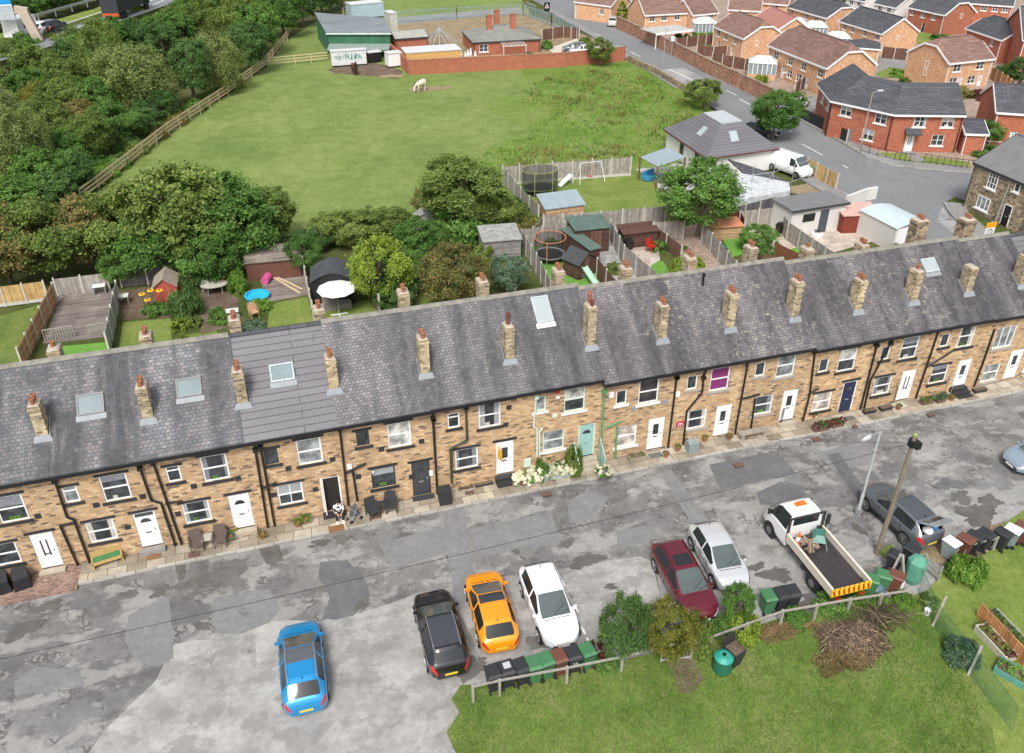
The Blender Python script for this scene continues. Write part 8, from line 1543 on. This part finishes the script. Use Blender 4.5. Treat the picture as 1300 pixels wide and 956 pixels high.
# dormer house p
ze=2.25; A=P(847,164,ze);C=P(899,199,ze);B=P(984,187,ze); dl=T('white_dormer_house','white rendered house with a grey hipped roof and a flat top','house',(C.x,C.y,0),0,None,True); u=(C-A); v=(B-C); u.z=0;v.z=0; D=A+v
WR=M('white_render',(.7,.7,.7)); MB().hull([(p.x,p.y,-.05) for p in (A,C,B,D)],[(p.x,p.y,ze) for p in (A,C,B,D)]).build('wall',WR,dl)
un=u.normalized();vn=v.normalized(); o=.35; E0=[A-un*o-vn*o,C+un*o-vn*o,B+un*o+vn*o,D-un*o+vn*o]; zt=4.4; k=2.7; E1=[A+un*k+vn*k,C-un*k+vn*k,B-un*k-vn*k,D+un*k-vn*k]
MB().hull([(p.x,p.y,ze-.02) for p in E0],[(p.x,p.y,zt) for p in E1]).build('roof',GTILE,dl); MB().hull([(p.x,p.y,zt+.002) for p in E1],[(p.x,p.y,zt+.10) for p in E1]).build('flat_roof',M('pale_lead_roof',(.42,.45,.46),.7,var=.08),dl)
mb=MB(); 
for i in range(4): a,b=E0[i],E0[(i+1)%4]; mb.bar((a.x,a.y,ze-.08),(b.x,b.y,ze-.08),.08,.14)
mb.build('gutter',M('maroon_gutter',(.15,.05,.05),.5),dl)
def rwin(a0,b0,a1,b1,s,t,w_,l_):
    p0=a0.lerp(b0,s)+Vector((0,0,ze)); p1=a1.lerp(b1,s)+Vector((0,0,zt)); p=p0.lerp(p1,t); up_=(p1-p0).normalized(); uu=(b0-a0).normalized(); n=uu.cross(up_).normalized(); n=n if n.z>0 else -n; q=[p-uu*w_/2-up_*l_/2,p+uu*w_/2-up_*l_/2,p+uu*w_/2+up_*l_/2,p-uu*w_/2+up_*l_/2]
    MB().hull([tuple(x) for x in q],[tuple(x+n*.1) for x in q]).build('roof_window',SKYL2,dl)
z0_=lambda p:Vector((p.x,p.y,0)); e0=[z0_(p) for p in E0]; e1=[z0_(p) for p in E1]
rwin(e0[0],e0[1],e1[0],e1[1],.60,.55,.8,1.2); rwin(e0[1],e0[2],e1[1],e1[2],.42,.55,.9,1.3)
fA=Frame(A,(u.x,u.y))
for px,py in ((866,184),(885,195)): s,z=fA.hit(px,py); window(dl,fA,s,1.3,.8,1.1,'plain',DGREY,GLASS,t=-.09)
# lower extension, scaffold, canopy
cx=P(945,222,2.6); ex=T('house_extension','low extension with dark roof and white sheeted boards in front of the dormer house','extension',tuple(C),0,None,True)
q=[P(*g4(80,168),2.9),P(*g4(330,262),2.5),P(*g4(395,300),2.3),P(*g4(120,320),2.3)]; q2=[(p.x,p.y,p.z) for p in q]
q=[P(*g4(80,168),3.1),P(*g4(140,222),2.6),P(*g4(330,262),2.4),P(*g4(225,215),3.0)]; MB().hull([(p.x,p.y,p.z-.15) for p in q],[tuple(p) for p in q]).build('roof',DTILE,ex)
q=[P(*g4(120,225),2.5),P(*g4(330,262),2.35),P(*g4(335,300),2.2),P(*g4(100,340),2.2)]; MB().hull([(p.x,p.y,0) for p in q[::1]],[tuple(p) for p in q]).build('sheeted_boards',M('white_sheeting',(.50,.52,.53),.6,var=.35,sc=2.5),ex)
sc=T('scaffold','thin grey scaffold poles standing round the low extension','scaffold',tuple(P(*g4(240,345))),0,None,True); mb=MB(); base=[P(*p) for p in (g4(90,380),g4(160,372),g4(245,360),g4(330,330),g4(400,300))]
for p in base: mb.tube(p,p+Vector((0,0,4.2)),.03)
for z in (1.6,3.2):
    for a,b in zip(base,base[1:]): mb.tube(a+Vector((0,0,z)),b+Vector((0,0,z)),.03)
mb.tube(base[1],base[2]+Vector((0,0,3.2)),.03); mb.build('poles',METAL,sc)
cp=T('patio_canopy','glazed patio canopy on dark posts at the left of the dormer house','canopy',tuple(P(822,222)),0,None,True); q=[P(813,200,2.3),P(835,212,2.2),P(870,200,2.4),P(847,188,2.6)]; MB().hull([tuple(p) for p in q],[(p.x,p.y,p.z+.07) for p in q]).build('roof',FELTB,cp)
for p in q[:3]: MB().b2(p.x-.07,p.y-.07,0,p.x+.07,p.y+.07,p.z).build('post',WOODB,cp)
r=T('outdoor_sofa','bright blue cushioned garden seat under the patio canopy','sofa',fr(826,228,.02),.4); MB().b2(-.8,-.35,.1,.8,.35,.45).build('seat',plain('blue_cushion',(.04,.25,.42),.8),r); MB().b2(-.8,.355,.1,.8,.5,.85).build('backrest',plain('blue_cushion',(.04,.25,.42)),r)
vn_=carpx('parked_van','white van with its dark open front parked by the dormer house','van',(1024,214),(984,200),'van',WHT,4.9,1.9,1.95,z=1.0); 
for x,c,l in ((1031,'green','green wheelie bin in front of the white van'),(1039,'grey','pale grey wheelie bin beside the green one by the orange fence')): b=P(x,218,.5); place_bin(0,0,c,l,'wheelie bins by the white van',.4,pos=(b.x,b.y,0))
make_car('parked_car','dark car half hidden behind the grey hipped roof','car',tuple(P(965,172)),-.9,'hatch',BLK,4.2,1.75,1.5,seams=False); make_car('parked_car','white car parked left of the angled red block, half behind a tree','car',tuple(P(1012,137)),.6,'hatch',WHT,4.2,1.75,1.5,seams=False); make_car('parked_car','small white car waiting at the side junction','car',tuple(P(778,32)),1.1,'hatch',SILV,4.2,1.8,1.6,seams=False)
make_car('parked_car','white car at the top of the side road by the first brown roof','car',tuple(P(752,19)),.8,'hatch',WHT,4.2,1.8,1.6,seams=False); make_car('parked_car','red car parked among the white fronted houses','car',tuple(P(1113,14)),.4,'hatch',MAR,4.2,1.8,1.5,seams=False)
# conservatories
for l,px,py,rz in [('white conservatory at the left end of the long estate terrace',968,84,-.55),('white conservatory left of the two at the grey roofed house',1008,33,-.5),('white conservatory right of the two at the grey roofed house',1034,38,-.5),('white conservatory under the grey roofed house above the garage',1062,52,-.5),('white conservatory below the middle gable house',893,33,-.2)]:
    c=P(px,py,1.5); r=T('conservatory',l,'conservatory',(c.x,c.y,0),rz,'white conservatories of the estate'); MB().b2(-1.9,-1.5,0,1.9,1.5,.7).build('base_wall',OBRICK,r); MB().b2(-1.85,-1.45,.702,1.85,1.45,2.1).build('glazing',M('pale_conservatory_glass',(.25,.30,.31),.15,var=.3,sc=1.5),r); mb=MB()
    for i in range(7): x=-1.87+3.74*i/6; mb.b2(x-.05,-1.5,.70,x+.05,-1.43,2.15); mb.b2(x-.05,1.43,.7,x+.05,1.5,2.15)
    for i in range(5): y=-1.45+2.9*i/4; mb.b2(-1.92,y-.05,.7,-1.84,y+.05,2.15); mb.b2(1.84,y-.05,.7,1.92,y+.05,2.15)
    mb.build('frame',WHITE,r); MB().hull([(-1.95,-1.55,2.152),(1.95,-1.55,2.152),(1.95,1.55,2.152),(-1.95,1.55,2.152)],[(-.9,-.05,2.95),(.9,-.05,2.95),(.9,.05,2.95),(-.9,.05,2.95)]).build('roof',M('pale_polycarbonate',(.60,.62,.60),.4,var=.06),r)
EF='garden fences of the brick estate'
for l,pts,h in [('brown estate fence with pale posts under the clipped hedge',[(857,62),(885,58),(906,57)],1.6),('brown estate fence with pale posts left of the broad roofed house',[(884,70),(905,72),(922,71)],1.5),('dark estate fence behind the road wall near the conservatory',[(903,82),(930,86),(960,92)],1.6),('dark estate fence below the long terrace doors',[(1008,120),(1022,112),(1034,114)],1.6),('red brown estate fence in front of the grey roofed house',[(1118,74),(1150,77)],1.7),('golden estate fence right of the white piped gable house',[(1256,100),(1275,112),(1290,125)],1.6)]:
    fence_run(l,[tuple(P(*p)) for p in pts],h,ORF if 'golden' in l else BRF,group=EF)
# trees by the road and in the estate
for k,lf,x,y,r_,tp_,l in [('med','olive',893,138,2.5,95,'round olive tree on the verge beside the main road'),('big','mid',981,178,3.0,107,'taller olive tree hiding the main road above the dormer house'),('cone','yellow',789,30,1.5,-3,'bright yellow green conical conifer at the side junction'),('med','olive',760,84,1.9,45,'olive tree growing over the red brick wall by the drive'),('bush','olive',742,58,1.3,44,'bushy shrub at the back of the pale drive'),('bush','mid',695,62,1.0,48,'dark green shrub at the right corner of the bungalow'),('bush','dark',672,72,.8,64,'low dark shrub before the bungalow pergola'),('bush','bright',868,56,2.0,40,'left part of the clipped hedge behind the road wall'),('bush','bright',888,53,2.0,38,'middle part of the clipped hedge behind the road wall'),('bush','bright',902,51,1.5,38,'right part of the clipped hedge behind the road wall'),
 ('med','dark',1294,110,2.2,65,'dark green spreading tree at the right edge of the estate'),('med','mid',1250,185,1.6,150,'dark ivy covered tree between the garage block and right edge house'),('bush','mid',1262,200,2.0,186,'low green hedge above the stone cottage roof'),('bush','dark',1275,98,1.8,78,'dark shrub right of the white piped gable house'),('bush','rust',1215,122,1.8,104,'rusty shrubs before the white piped gable house'),('bush','red',1245,125,1.6,110,'dark purple shrub near the golden estate fence'),('bush','mid',1072,168,1.2,148,'shrub in the corner before the angled red block'),('bush','olive',1148,107,1.0,96,'small shrub at the left foot of the white piped gable'),('bush','bright',1140,97,1.3,86,'bright shrub on the small estate green'),('med','mid',1130,22,1.8,5,'light green tree between the white fronted houses'),('bush','mid',1030,62,1.2,48,'shrub between two conservatories'),('bush','gold',1015,55,1.3,42,'golden shrub left of two conservatories'),('bush','yellow',965,104,1.0,92,'yellow shrub behind the road wall by the conservatory'),('bush','mid',1195,50,2.0,42,'low hedge in front of the red gable with the white front'),('bush','dark',1250,22,1.4,10,'dark shrub below the top right red house'),('med','mid',1075,6,1.8,-8,'green tree at the top edge of the estate')]:
    ptree(k,lf,x,y,r_,tp_,l,trunk=k in('med','big'),clear=.14,name='tree' if k in ('med','big','cone') else 'bush',cat='tree' if k in('med','big','cone') else 'bush')
def lamp(label,px,py,yt,m=METAL,arm=(.9,.2)):
    h=hgt(px,py,yt); r=T('street_lamp',label,'street lamp',tuple(P(px,py)),0,'street lamps of the main road'); MB().tube((0,0,0),(0,0,h),.08,.05,8).tube((0,0,h),(arm[0],arm[1],h+.12),.035).build('pole',m,r); MB().b2(arm[0]-.1,arm[1]-.12,h+.06,arm[0]+.5,arm[1]+.12,h+.18).build('lantern',M('pale_lantern',(.6,.6,.6)),r)
lamp('street lamp standing by the pale patch in the main road',841,88,38,arm=(.6,.4)); lamp('street lamp beside the bungalow drive',732,50,-10); lamp('street lamp by the left tree of the estate terrace',979,140,95); lamp('tall brown lamp column before the angled red block',1092,190,118,WOODG); 
r=T('road_sign','small white sign on a post by the long brick wall','sign',tuple(P(852,72))); MB().tube((0,0,0),(0,0,3.0),.05).build('post',METAL,r); MB().b2(-.3,-.06,2.3,.3,-.02,3.0).build('sign_plate',WHITE,r)
r=T('warning_sign','dark road sign with a white triangle by the main road at the top','sign',tuple(P(694,22))); MB().tube((0,0,0),(0,0,2.),.05).build('post',METAL,r); MB().b2(-.55,-.06,1.,.55,-.02,2.6).build('sign_plate',BLACK,r); MB().poly([(-.42,-.065,1.6),(.42,-.065,1.6),(0,-.065,2.4)]).build('triangle',WHITE,r); MB().poly([(-.25,-.069,1.68),(.25,-.069,1.68),(0,-.069,2.18)]).build('symbol',MIST,r)
# lamp and sale board near the cottage
a=P(1262,285); h=hgt(1262,285,228); r=T('street_lamp','grey street lamp in front of the stone cottage','street lamp',tuple(a)); MB().tube((0,0,0),(.3,0,h),.09,.05).tube((.3,0,h),(1.3,-.2,h+.1),.04).build('pole',METAL,r); MB().b2(1.2,-.3,h+.04,1.7,-.1,h+.16).build('lantern',M('pale_lantern',(.6,.6,.6)),r)
a=PY(1255,296,BY-.8); r=T('sale_board','white estate agent board with orange top showing above the terrace ridge','sign',(a.x,a.y,0)); u_=Vector((1,-.1,0)).normalized(); MB().tube((0,0,4),(0,0,a.z+.9),.04).build('post',WOODG,r); MB().b2(-.38,-.05,a.z-.75,.38,0,a.z+.42).build('board',WHITE,r); MB().b2(-.40,-.055,a.z+.425,.40,.005,a.z+.78).build('orange_panel',M('orange_print',(.80,.36,.01),.5,var=.02),r)
mb=MB()
for i in range(20): t=2*PI*i/20; u=2*PI*(i+1)/20; mb.bar((.2*math.cos(t),-.055,a.z+.1+.2*math.sin(t)),(.2*math.cos(u),-.055,a.z+.1+.2*math.sin(u)),.01,.05)
mb.bar((-.06,-.055,a.z+.1),(.08,-.055,a.z+.1),.01,.05).bar((-.12,-.055,a.z-.2),(-.12,-.055,a.z-.5),.01,.06).bar((-.12,-.055,a.z-.5),(.12,-.055,a.z-.5),.01,.06).bar((.14,-.055,a.z-.5),(.14,-.055,a.z-.3),.01,.06); mb.build('printed_emblem',BLACK,r)
wall_run('low pale stone wall beside the garage by the main road',[U2(p,.5) for p in [(1074,258),(1100,248),(1112,246)]],1.2,.25,M('pale_render',(.6,.6,.6)))
# ---------------------------------------------------------------- motorway and the wood
MZ=5.5
mp=[(-80,80),(0,55),(60,42),(130,22),(185,0),(235,-25),(330,-60),(400,-60),(290,-20),(235,-2),(190,14),(150,28),(100,48),(40,66),(-80,100)]; q=[P(x,y,MZ) for x,y in mp]
mb=MB(); n=len(q); A_=sum(q[i].x*q[(i+1)%n].y-q[(i+1)%n].x*q[i].y for i in range(n)); q=q if A_>0 else q[::-1]; mb.poly([tuple(p) for p in q]); struct('motorway',mb,ROAD); mb=MB().hull([(p.x,p.y,-.1) for p in q],[(p.x,p.y,MZ-.02) for p in q]); struct('embankment',mb,SCRUB)
def mline(pts,w,m,dz,nm): 
    pts=[P(x,y,MZ) for x,y in pts]; mb=MB()
    for a,b in zip(pts,pts[1:]): mb.bar(a+Vector((0,0,dz)),b+Vector((0,0,dz)),w,.01)
    struct(nm,mb,m)
mline([(-20,50),(50,35),(130,12),(170,-5)],3.,LAWN,.012,'verge'); mline([(60,38),(130,15),(175,-3),(215,-25)],.25,LINE,.018,'road_marking'); mline([(80,52),(135,33),(180,14),(225,-8)],.2,LINE,.018,'road_marking')
for i in range(6): a=(75+i*22,44-i*8.2); mline([a,(a[0]+9,a[1]-3.4)],.25,LINE,.02,'road_marking')
pts=[P(x,y,MZ) for x,y in [(-20,42),(50,27),(130,4),(165,-10)]]; r=T('crash_barrier','long grey crash barrier beyond the motorway lanes','barrier',tuple(pts[0]),0,None,True)
for a,b in zip(pts,pts[1:]): MB().bar(a+Vector((0,0,.9)),b+Vector((0,0,.9)),.12,.35).build('rail',METAL,r); [MB().b2(c.x-.08,c.y-.08,c.z,c.x+.08,c.y+.08,c.z+1).build('post',METAL,r) for c in [a.lerp(b,k/4) for k in range(4)]]
d_=(P(180,0,MZ)-P(100,30,MZ)); an=math.atan2(d_.y,d_.x)
a=P(157,20,MZ); r=T('lorry','dark grey box lorry with red lettering seen from behind on the motorway','lorry',tuple(a),an); MB().b2(-3.6,-1.3,1.0,4.5,1.3,4.0).build('box_body',M('dark_lorry_body',(.035,.037,.045),.5),r); MB().b2(-3.65,-1.25,.55,-3.4,1.25,.95).build('rear_bumper',M('amber_red_lights',(.50,.10,.03),.4),r); MB().b2(4.8,-1.2,.8,6.6,1.2,3.2).build('cab',BLK,r)
for x in (-2.6,-1.5,5.5): [MB().tube((x,s*.9,.5),(x,s*1.28,.5),.5,n=14).build('wheel',TYRE,r) for s in (1,-1)]
mb=MB()
for y in (-.5,-.2,.1,.4): mb.b2(-3.63,y,3.35,-3.602,y+.2,3.75)
mb.build('red_lettering',MIST,r)
a=P(30,47,MZ); r=T('caravan','white touring caravan on the motorway left of the concrete gantry leg','caravan',tuple(a),an); MB().hull([(-2.4,-1.1,.4),(2.4,-1.1,.4),(2.4,1.1,.4),(-2.4,1.1,.4)],[(-2.2,-1.05,2.6),(2.0,-1.05,2.6),(2.0,1.05,2.6),(-2.2,1.05,2.6)]).build('body',WHT,r); MB().b2(-.9,-1.13,1.3,.1,-1.09,1.9).b2(1.0,-1.13,1.3,1.6,-1.09,1.9).build('window',GLASSC,r)
for s in (1,-1): MB().tube((0,s*.8,.33),(0,s*1.1,.33),.33,n=12).build('wheel',TYRE,r)
for (x,y,p_,l) in ((57,42,WHT,'white car ahead of the caravan on the motorway'),(70,40,BLK,'dark car ahead of the white one on the motorway')): make_car('motorway_car',l,'car',tuple(P(x,y,MZ)),an,'suv',p_,4.5,1.9,1.7,seams=False)
b=P(50,52,MZ); h=7.5; r=T('sign_gantry','pale concrete gantry leg and arm carrying a blue motorway sign','gantry',tuple(b),0,None,True); GC=M('pale_concrete_gantry',(.50,.41,.33),.9,var=.1); e=PY(44,12,b.y); l=PY(18,10,b.y)
MB().bar(tuple(b),(b.x-.9,b.y,e.z-.3),1.1,1.1).build('column',GC,r); MB().bar((b.x-.4,b.y,e.z-.2),(l.x,b.y,l.z-.2),.9,.9).build('arm',GC,r); k0=PY(-18,6,b.y);k1=PY(15,6,b.y); MB().b2(k0.x,b.y-.2,k0.z-1.9,k1.x,b.y+.2,k0.z-.1).build('sign_frame',M('pale_sign_frame',(.45,.50,.53),.5),r); MB().b2(k0.x,b.y-.24,k0.z-.05,k1.x,b.y+.2,k0.z+2).build('blue_sign',plain('motorway_blue',(.01,.28,.62),.5),r); MB().b2(k0.x,b.y-.25,k0.z-.25,k1.x,b.y+.1,k0.z-.06).build('sign_border',WHITE,r)
WG='trees of the wood between motorway and field'
LB={'willow':'pale feathery drooping tree in the wood beside the motorway','dark':'dark green tree in the wood beside the motorway','olive':'olive green tree in the wood beside the motorway','mid':'mid green tree in the wood beside the motorway','rust':'rust tinged tree in the wood beside the motorway','gold':'yellowing tree in the wood beside the motorway'}
WT=[('willow','willow',183,146,4.6,38,'large pale olive willow, the biggest crown in the wood left of the field fence'),('willow','willow',16,250,3.4,110,'tall pale weeping birch at the left edge of the wood'),('willow','willow',45,238,2.7,122,'pale weeping birch right of the one at the left edge'),('willow','willow',284,120,3.6,32,'pale rounded willow close to the field fence with a forked trunk'),('big','dark',250,132,2.6,38,'dark green tree between the two pale willows'),('willow','olive',143,128,3.6,30,None),('big','yellow',183,58,3.0,4,'bright yellow green tree standing against the motorway lanes'),
 ('big','dark',318,95,3.2,22,None),('big','mid',335,72,3.4,-5,None),('big','mid',362,48,3.4,-22,None),('big','dark',385,34,3.2,-25,None),('big','dark',410,20,3.4,-30,None),('big','mid',435,12,3.2,-35,None),('big','olive',300,70,3.4,-5,None),('big','olive',262,62,3.4,-8,None),('big','mid',232,68,3.4,8,None),('big','dark',345,30,3.5,-30,None),('big','olive',310,35,3.5,-30,None),('big','mid',275,30,3.5,-32,None),('big','mid',240,30,3.0,-20,None),('big','dark',210,85,3.2,22,None),
 ('big','olive',10,112,3.4,48,None),('big','mid',42,108,3.2,44,None),('big','olive',76,100,3.2,42,None),('willow','olive',108,98,3.2,33,None),('big','olive',132,92,3.2,26,None),('big','mid',152,86,3.0,24,None),('big','mid',205,72,3.0,16,None),('big','olive',225,60,3.2,2,None),('big','mid',245,50,3.2,-10,None),('big','dark',175,78,3.,22,None),('big','olive',60,130,3.2,52,None),('big','olive',20,125,3.2,50,None),('willow','olive',75,95,3.0,42,None),('big','dark',100,118,3.2,50,None),('big','mid',122,100,3.0,38,None),('big','olive',-10,150,3.4,70,None),('willow','willow',5,180,3.0,92,None),('big','olive',92,165,3.0,92,None),('big','olive',70,190,2.8,118,None),('big','gold',62,160,2.6,100,None),('big','mid',125,160,3.0,95,None),('big','mid',150,185,2.8,128,None),('big','olive',118,205,2.8,140,None),('big','rust',105,178,2.4,125,None),('big','mid',85,225,2.8,165,None),('big','dark',95,248,2.4,195,None),('big','dark',175,178,2.4,135,None),('big','mid',60,255,2.6,185,None),('big','dark',205,155,2.3,115,None),('big','mid',40,265,2.6,215,None),('big','mid',20,275,2.8,225,None),('big','dark',75,262,2.2,215,None),('big','olive',85,140,3.0,70,None),('big','mid',45,150,2.6,80,None),
 ('big','dark',20,36,3.5,-2,None),('big','mid',45,28,3.5,-12,None),('big','dark',72,20,3.5,-20,None),('big','mid',100,12,3.5,-28,None),('big','dark',125,4,3.5,-36,None),('big','mid',-5,42,3.5,0,None),('big','dark',60,5,4,-40,None),('big','mid',30,12,4,-35,None),('big','mid',90,-8,4,-50,None)]
for k,lf,x,y,r_,tp_,l in WT:
    z=0.; tp_-=9 if 84<y<136 and x<160 else 4
    ptree(k,lf,x,y,r_*.97,tp_,l or (LB[lf] if y>50 or x>200 else 'dense tree on the bank beyond the motorway'),group=WG,clear=.10,hf=.92)
for x,y,r_,lf in [(150,212,1.6,'mid'),(175,195,1.4,'olive'),(200,176,1.3,'rust'),(130,225,1.6,'bright'),(110,242,1.5,'mid'),(90,262,1.6,'dark'),(225,158,1.3,'gold'),(250,142,1.3,'mid'),(190,170,1.5,'mid'),(165,190,1.6,'dark'),(120,215,1.7,'mid'),(95,272,1.6,'mid'),(45,285,1.8,'mid'),(10,290,1.8,'dark'),(70,280,1.8,'mid'),(300,112,1.3,'olive')]:
    ptree('bush',lf,x,y,r_,y-20,'low shrub at the foot of the wood along the timber field fence',trunk=False,name='bush',cat='bush',group='low shrubs along the wood edge')
for x,y,r_,lf in [(655,300,1.3,'rust'),(668,270,1.2,'olive'),(650,262,1.4,'mid'),(680,285,1.0,'olive'),(612,292,1.2,'mid')]:
    ptree('bush',lf,x,y,r_,y-16,'wild bramble scrub between the hawthorn field tree and the garden fence',trunk=False,name='bush',cat='bush',group='bramble scrub by the garden corner')
# ---------------------------------------------------------------- camera, sky and light
cam=bpy.data.cameras.new('camera'); co=bpy.data.objects.new('camera',cam); COL.objects.link(co); S.camera=co
cam.sensor_width=36; cam.lens=36*FL/1300; cam.shift_y=-45/1300; cam.clip_end=3000; cam.clip_start=.5
co.location=C_; co.matrix_world=Matrix.Translation(C_)@Matrix((R_,U_,-F_)).transposed().to_4x4()
w=bpy.data.worlds.new('World'); S.world=w; w.use_nodes=True; nt=w.node_tree; bg=nt.nodes['Background']
sky=nt.nodes.new('ShaderNodeTexSky'); sky.sky_type='NISHITA'; sky.sun_disc=False; sky.sun_elevation=R(52); sky.sun_rotation=R(205); sky.dust_density=4.; sky.air_density=1.; sky.ozone_density=1.
hs=nt.nodes.new('ShaderNodeHueSaturation'); hs.inputs['Saturation'].default_value=.42; nt.links.new(sky.outputs[0],hs.inputs['Color']); nt.links.new(hs.outputs[0],bg.inputs[0]); bg.inputs[1].default_value=.13
sl=bpy.data.lights.new('sun','SUN'); so=bpy.data.objects.new('sun',sl); COL.objects.link(so); sl.energy=1.8; sl.angle=R(15); sl.color=(1,.985,.955)
az=R(205); el=R(52); d=Vector((math.sin(az)*math.cos(el),math.cos(az)*math.cos(el),math.sin(el))); so.rotation_euler=d.to_track_quat('Z','Y').to_euler()
for o in (co,so): pass
S.view_settings.view_transform='Standard'; S.view_settings.look='None'; S.view_settings.exposure=.55; S.view_settings.gamma=1
for proto in (BIN,):
    for c in list(proto.children): bpy.data.objects.remove(c,do_unlink=True)
    bpy.data.objects.remove(proto,do_unlink=True)
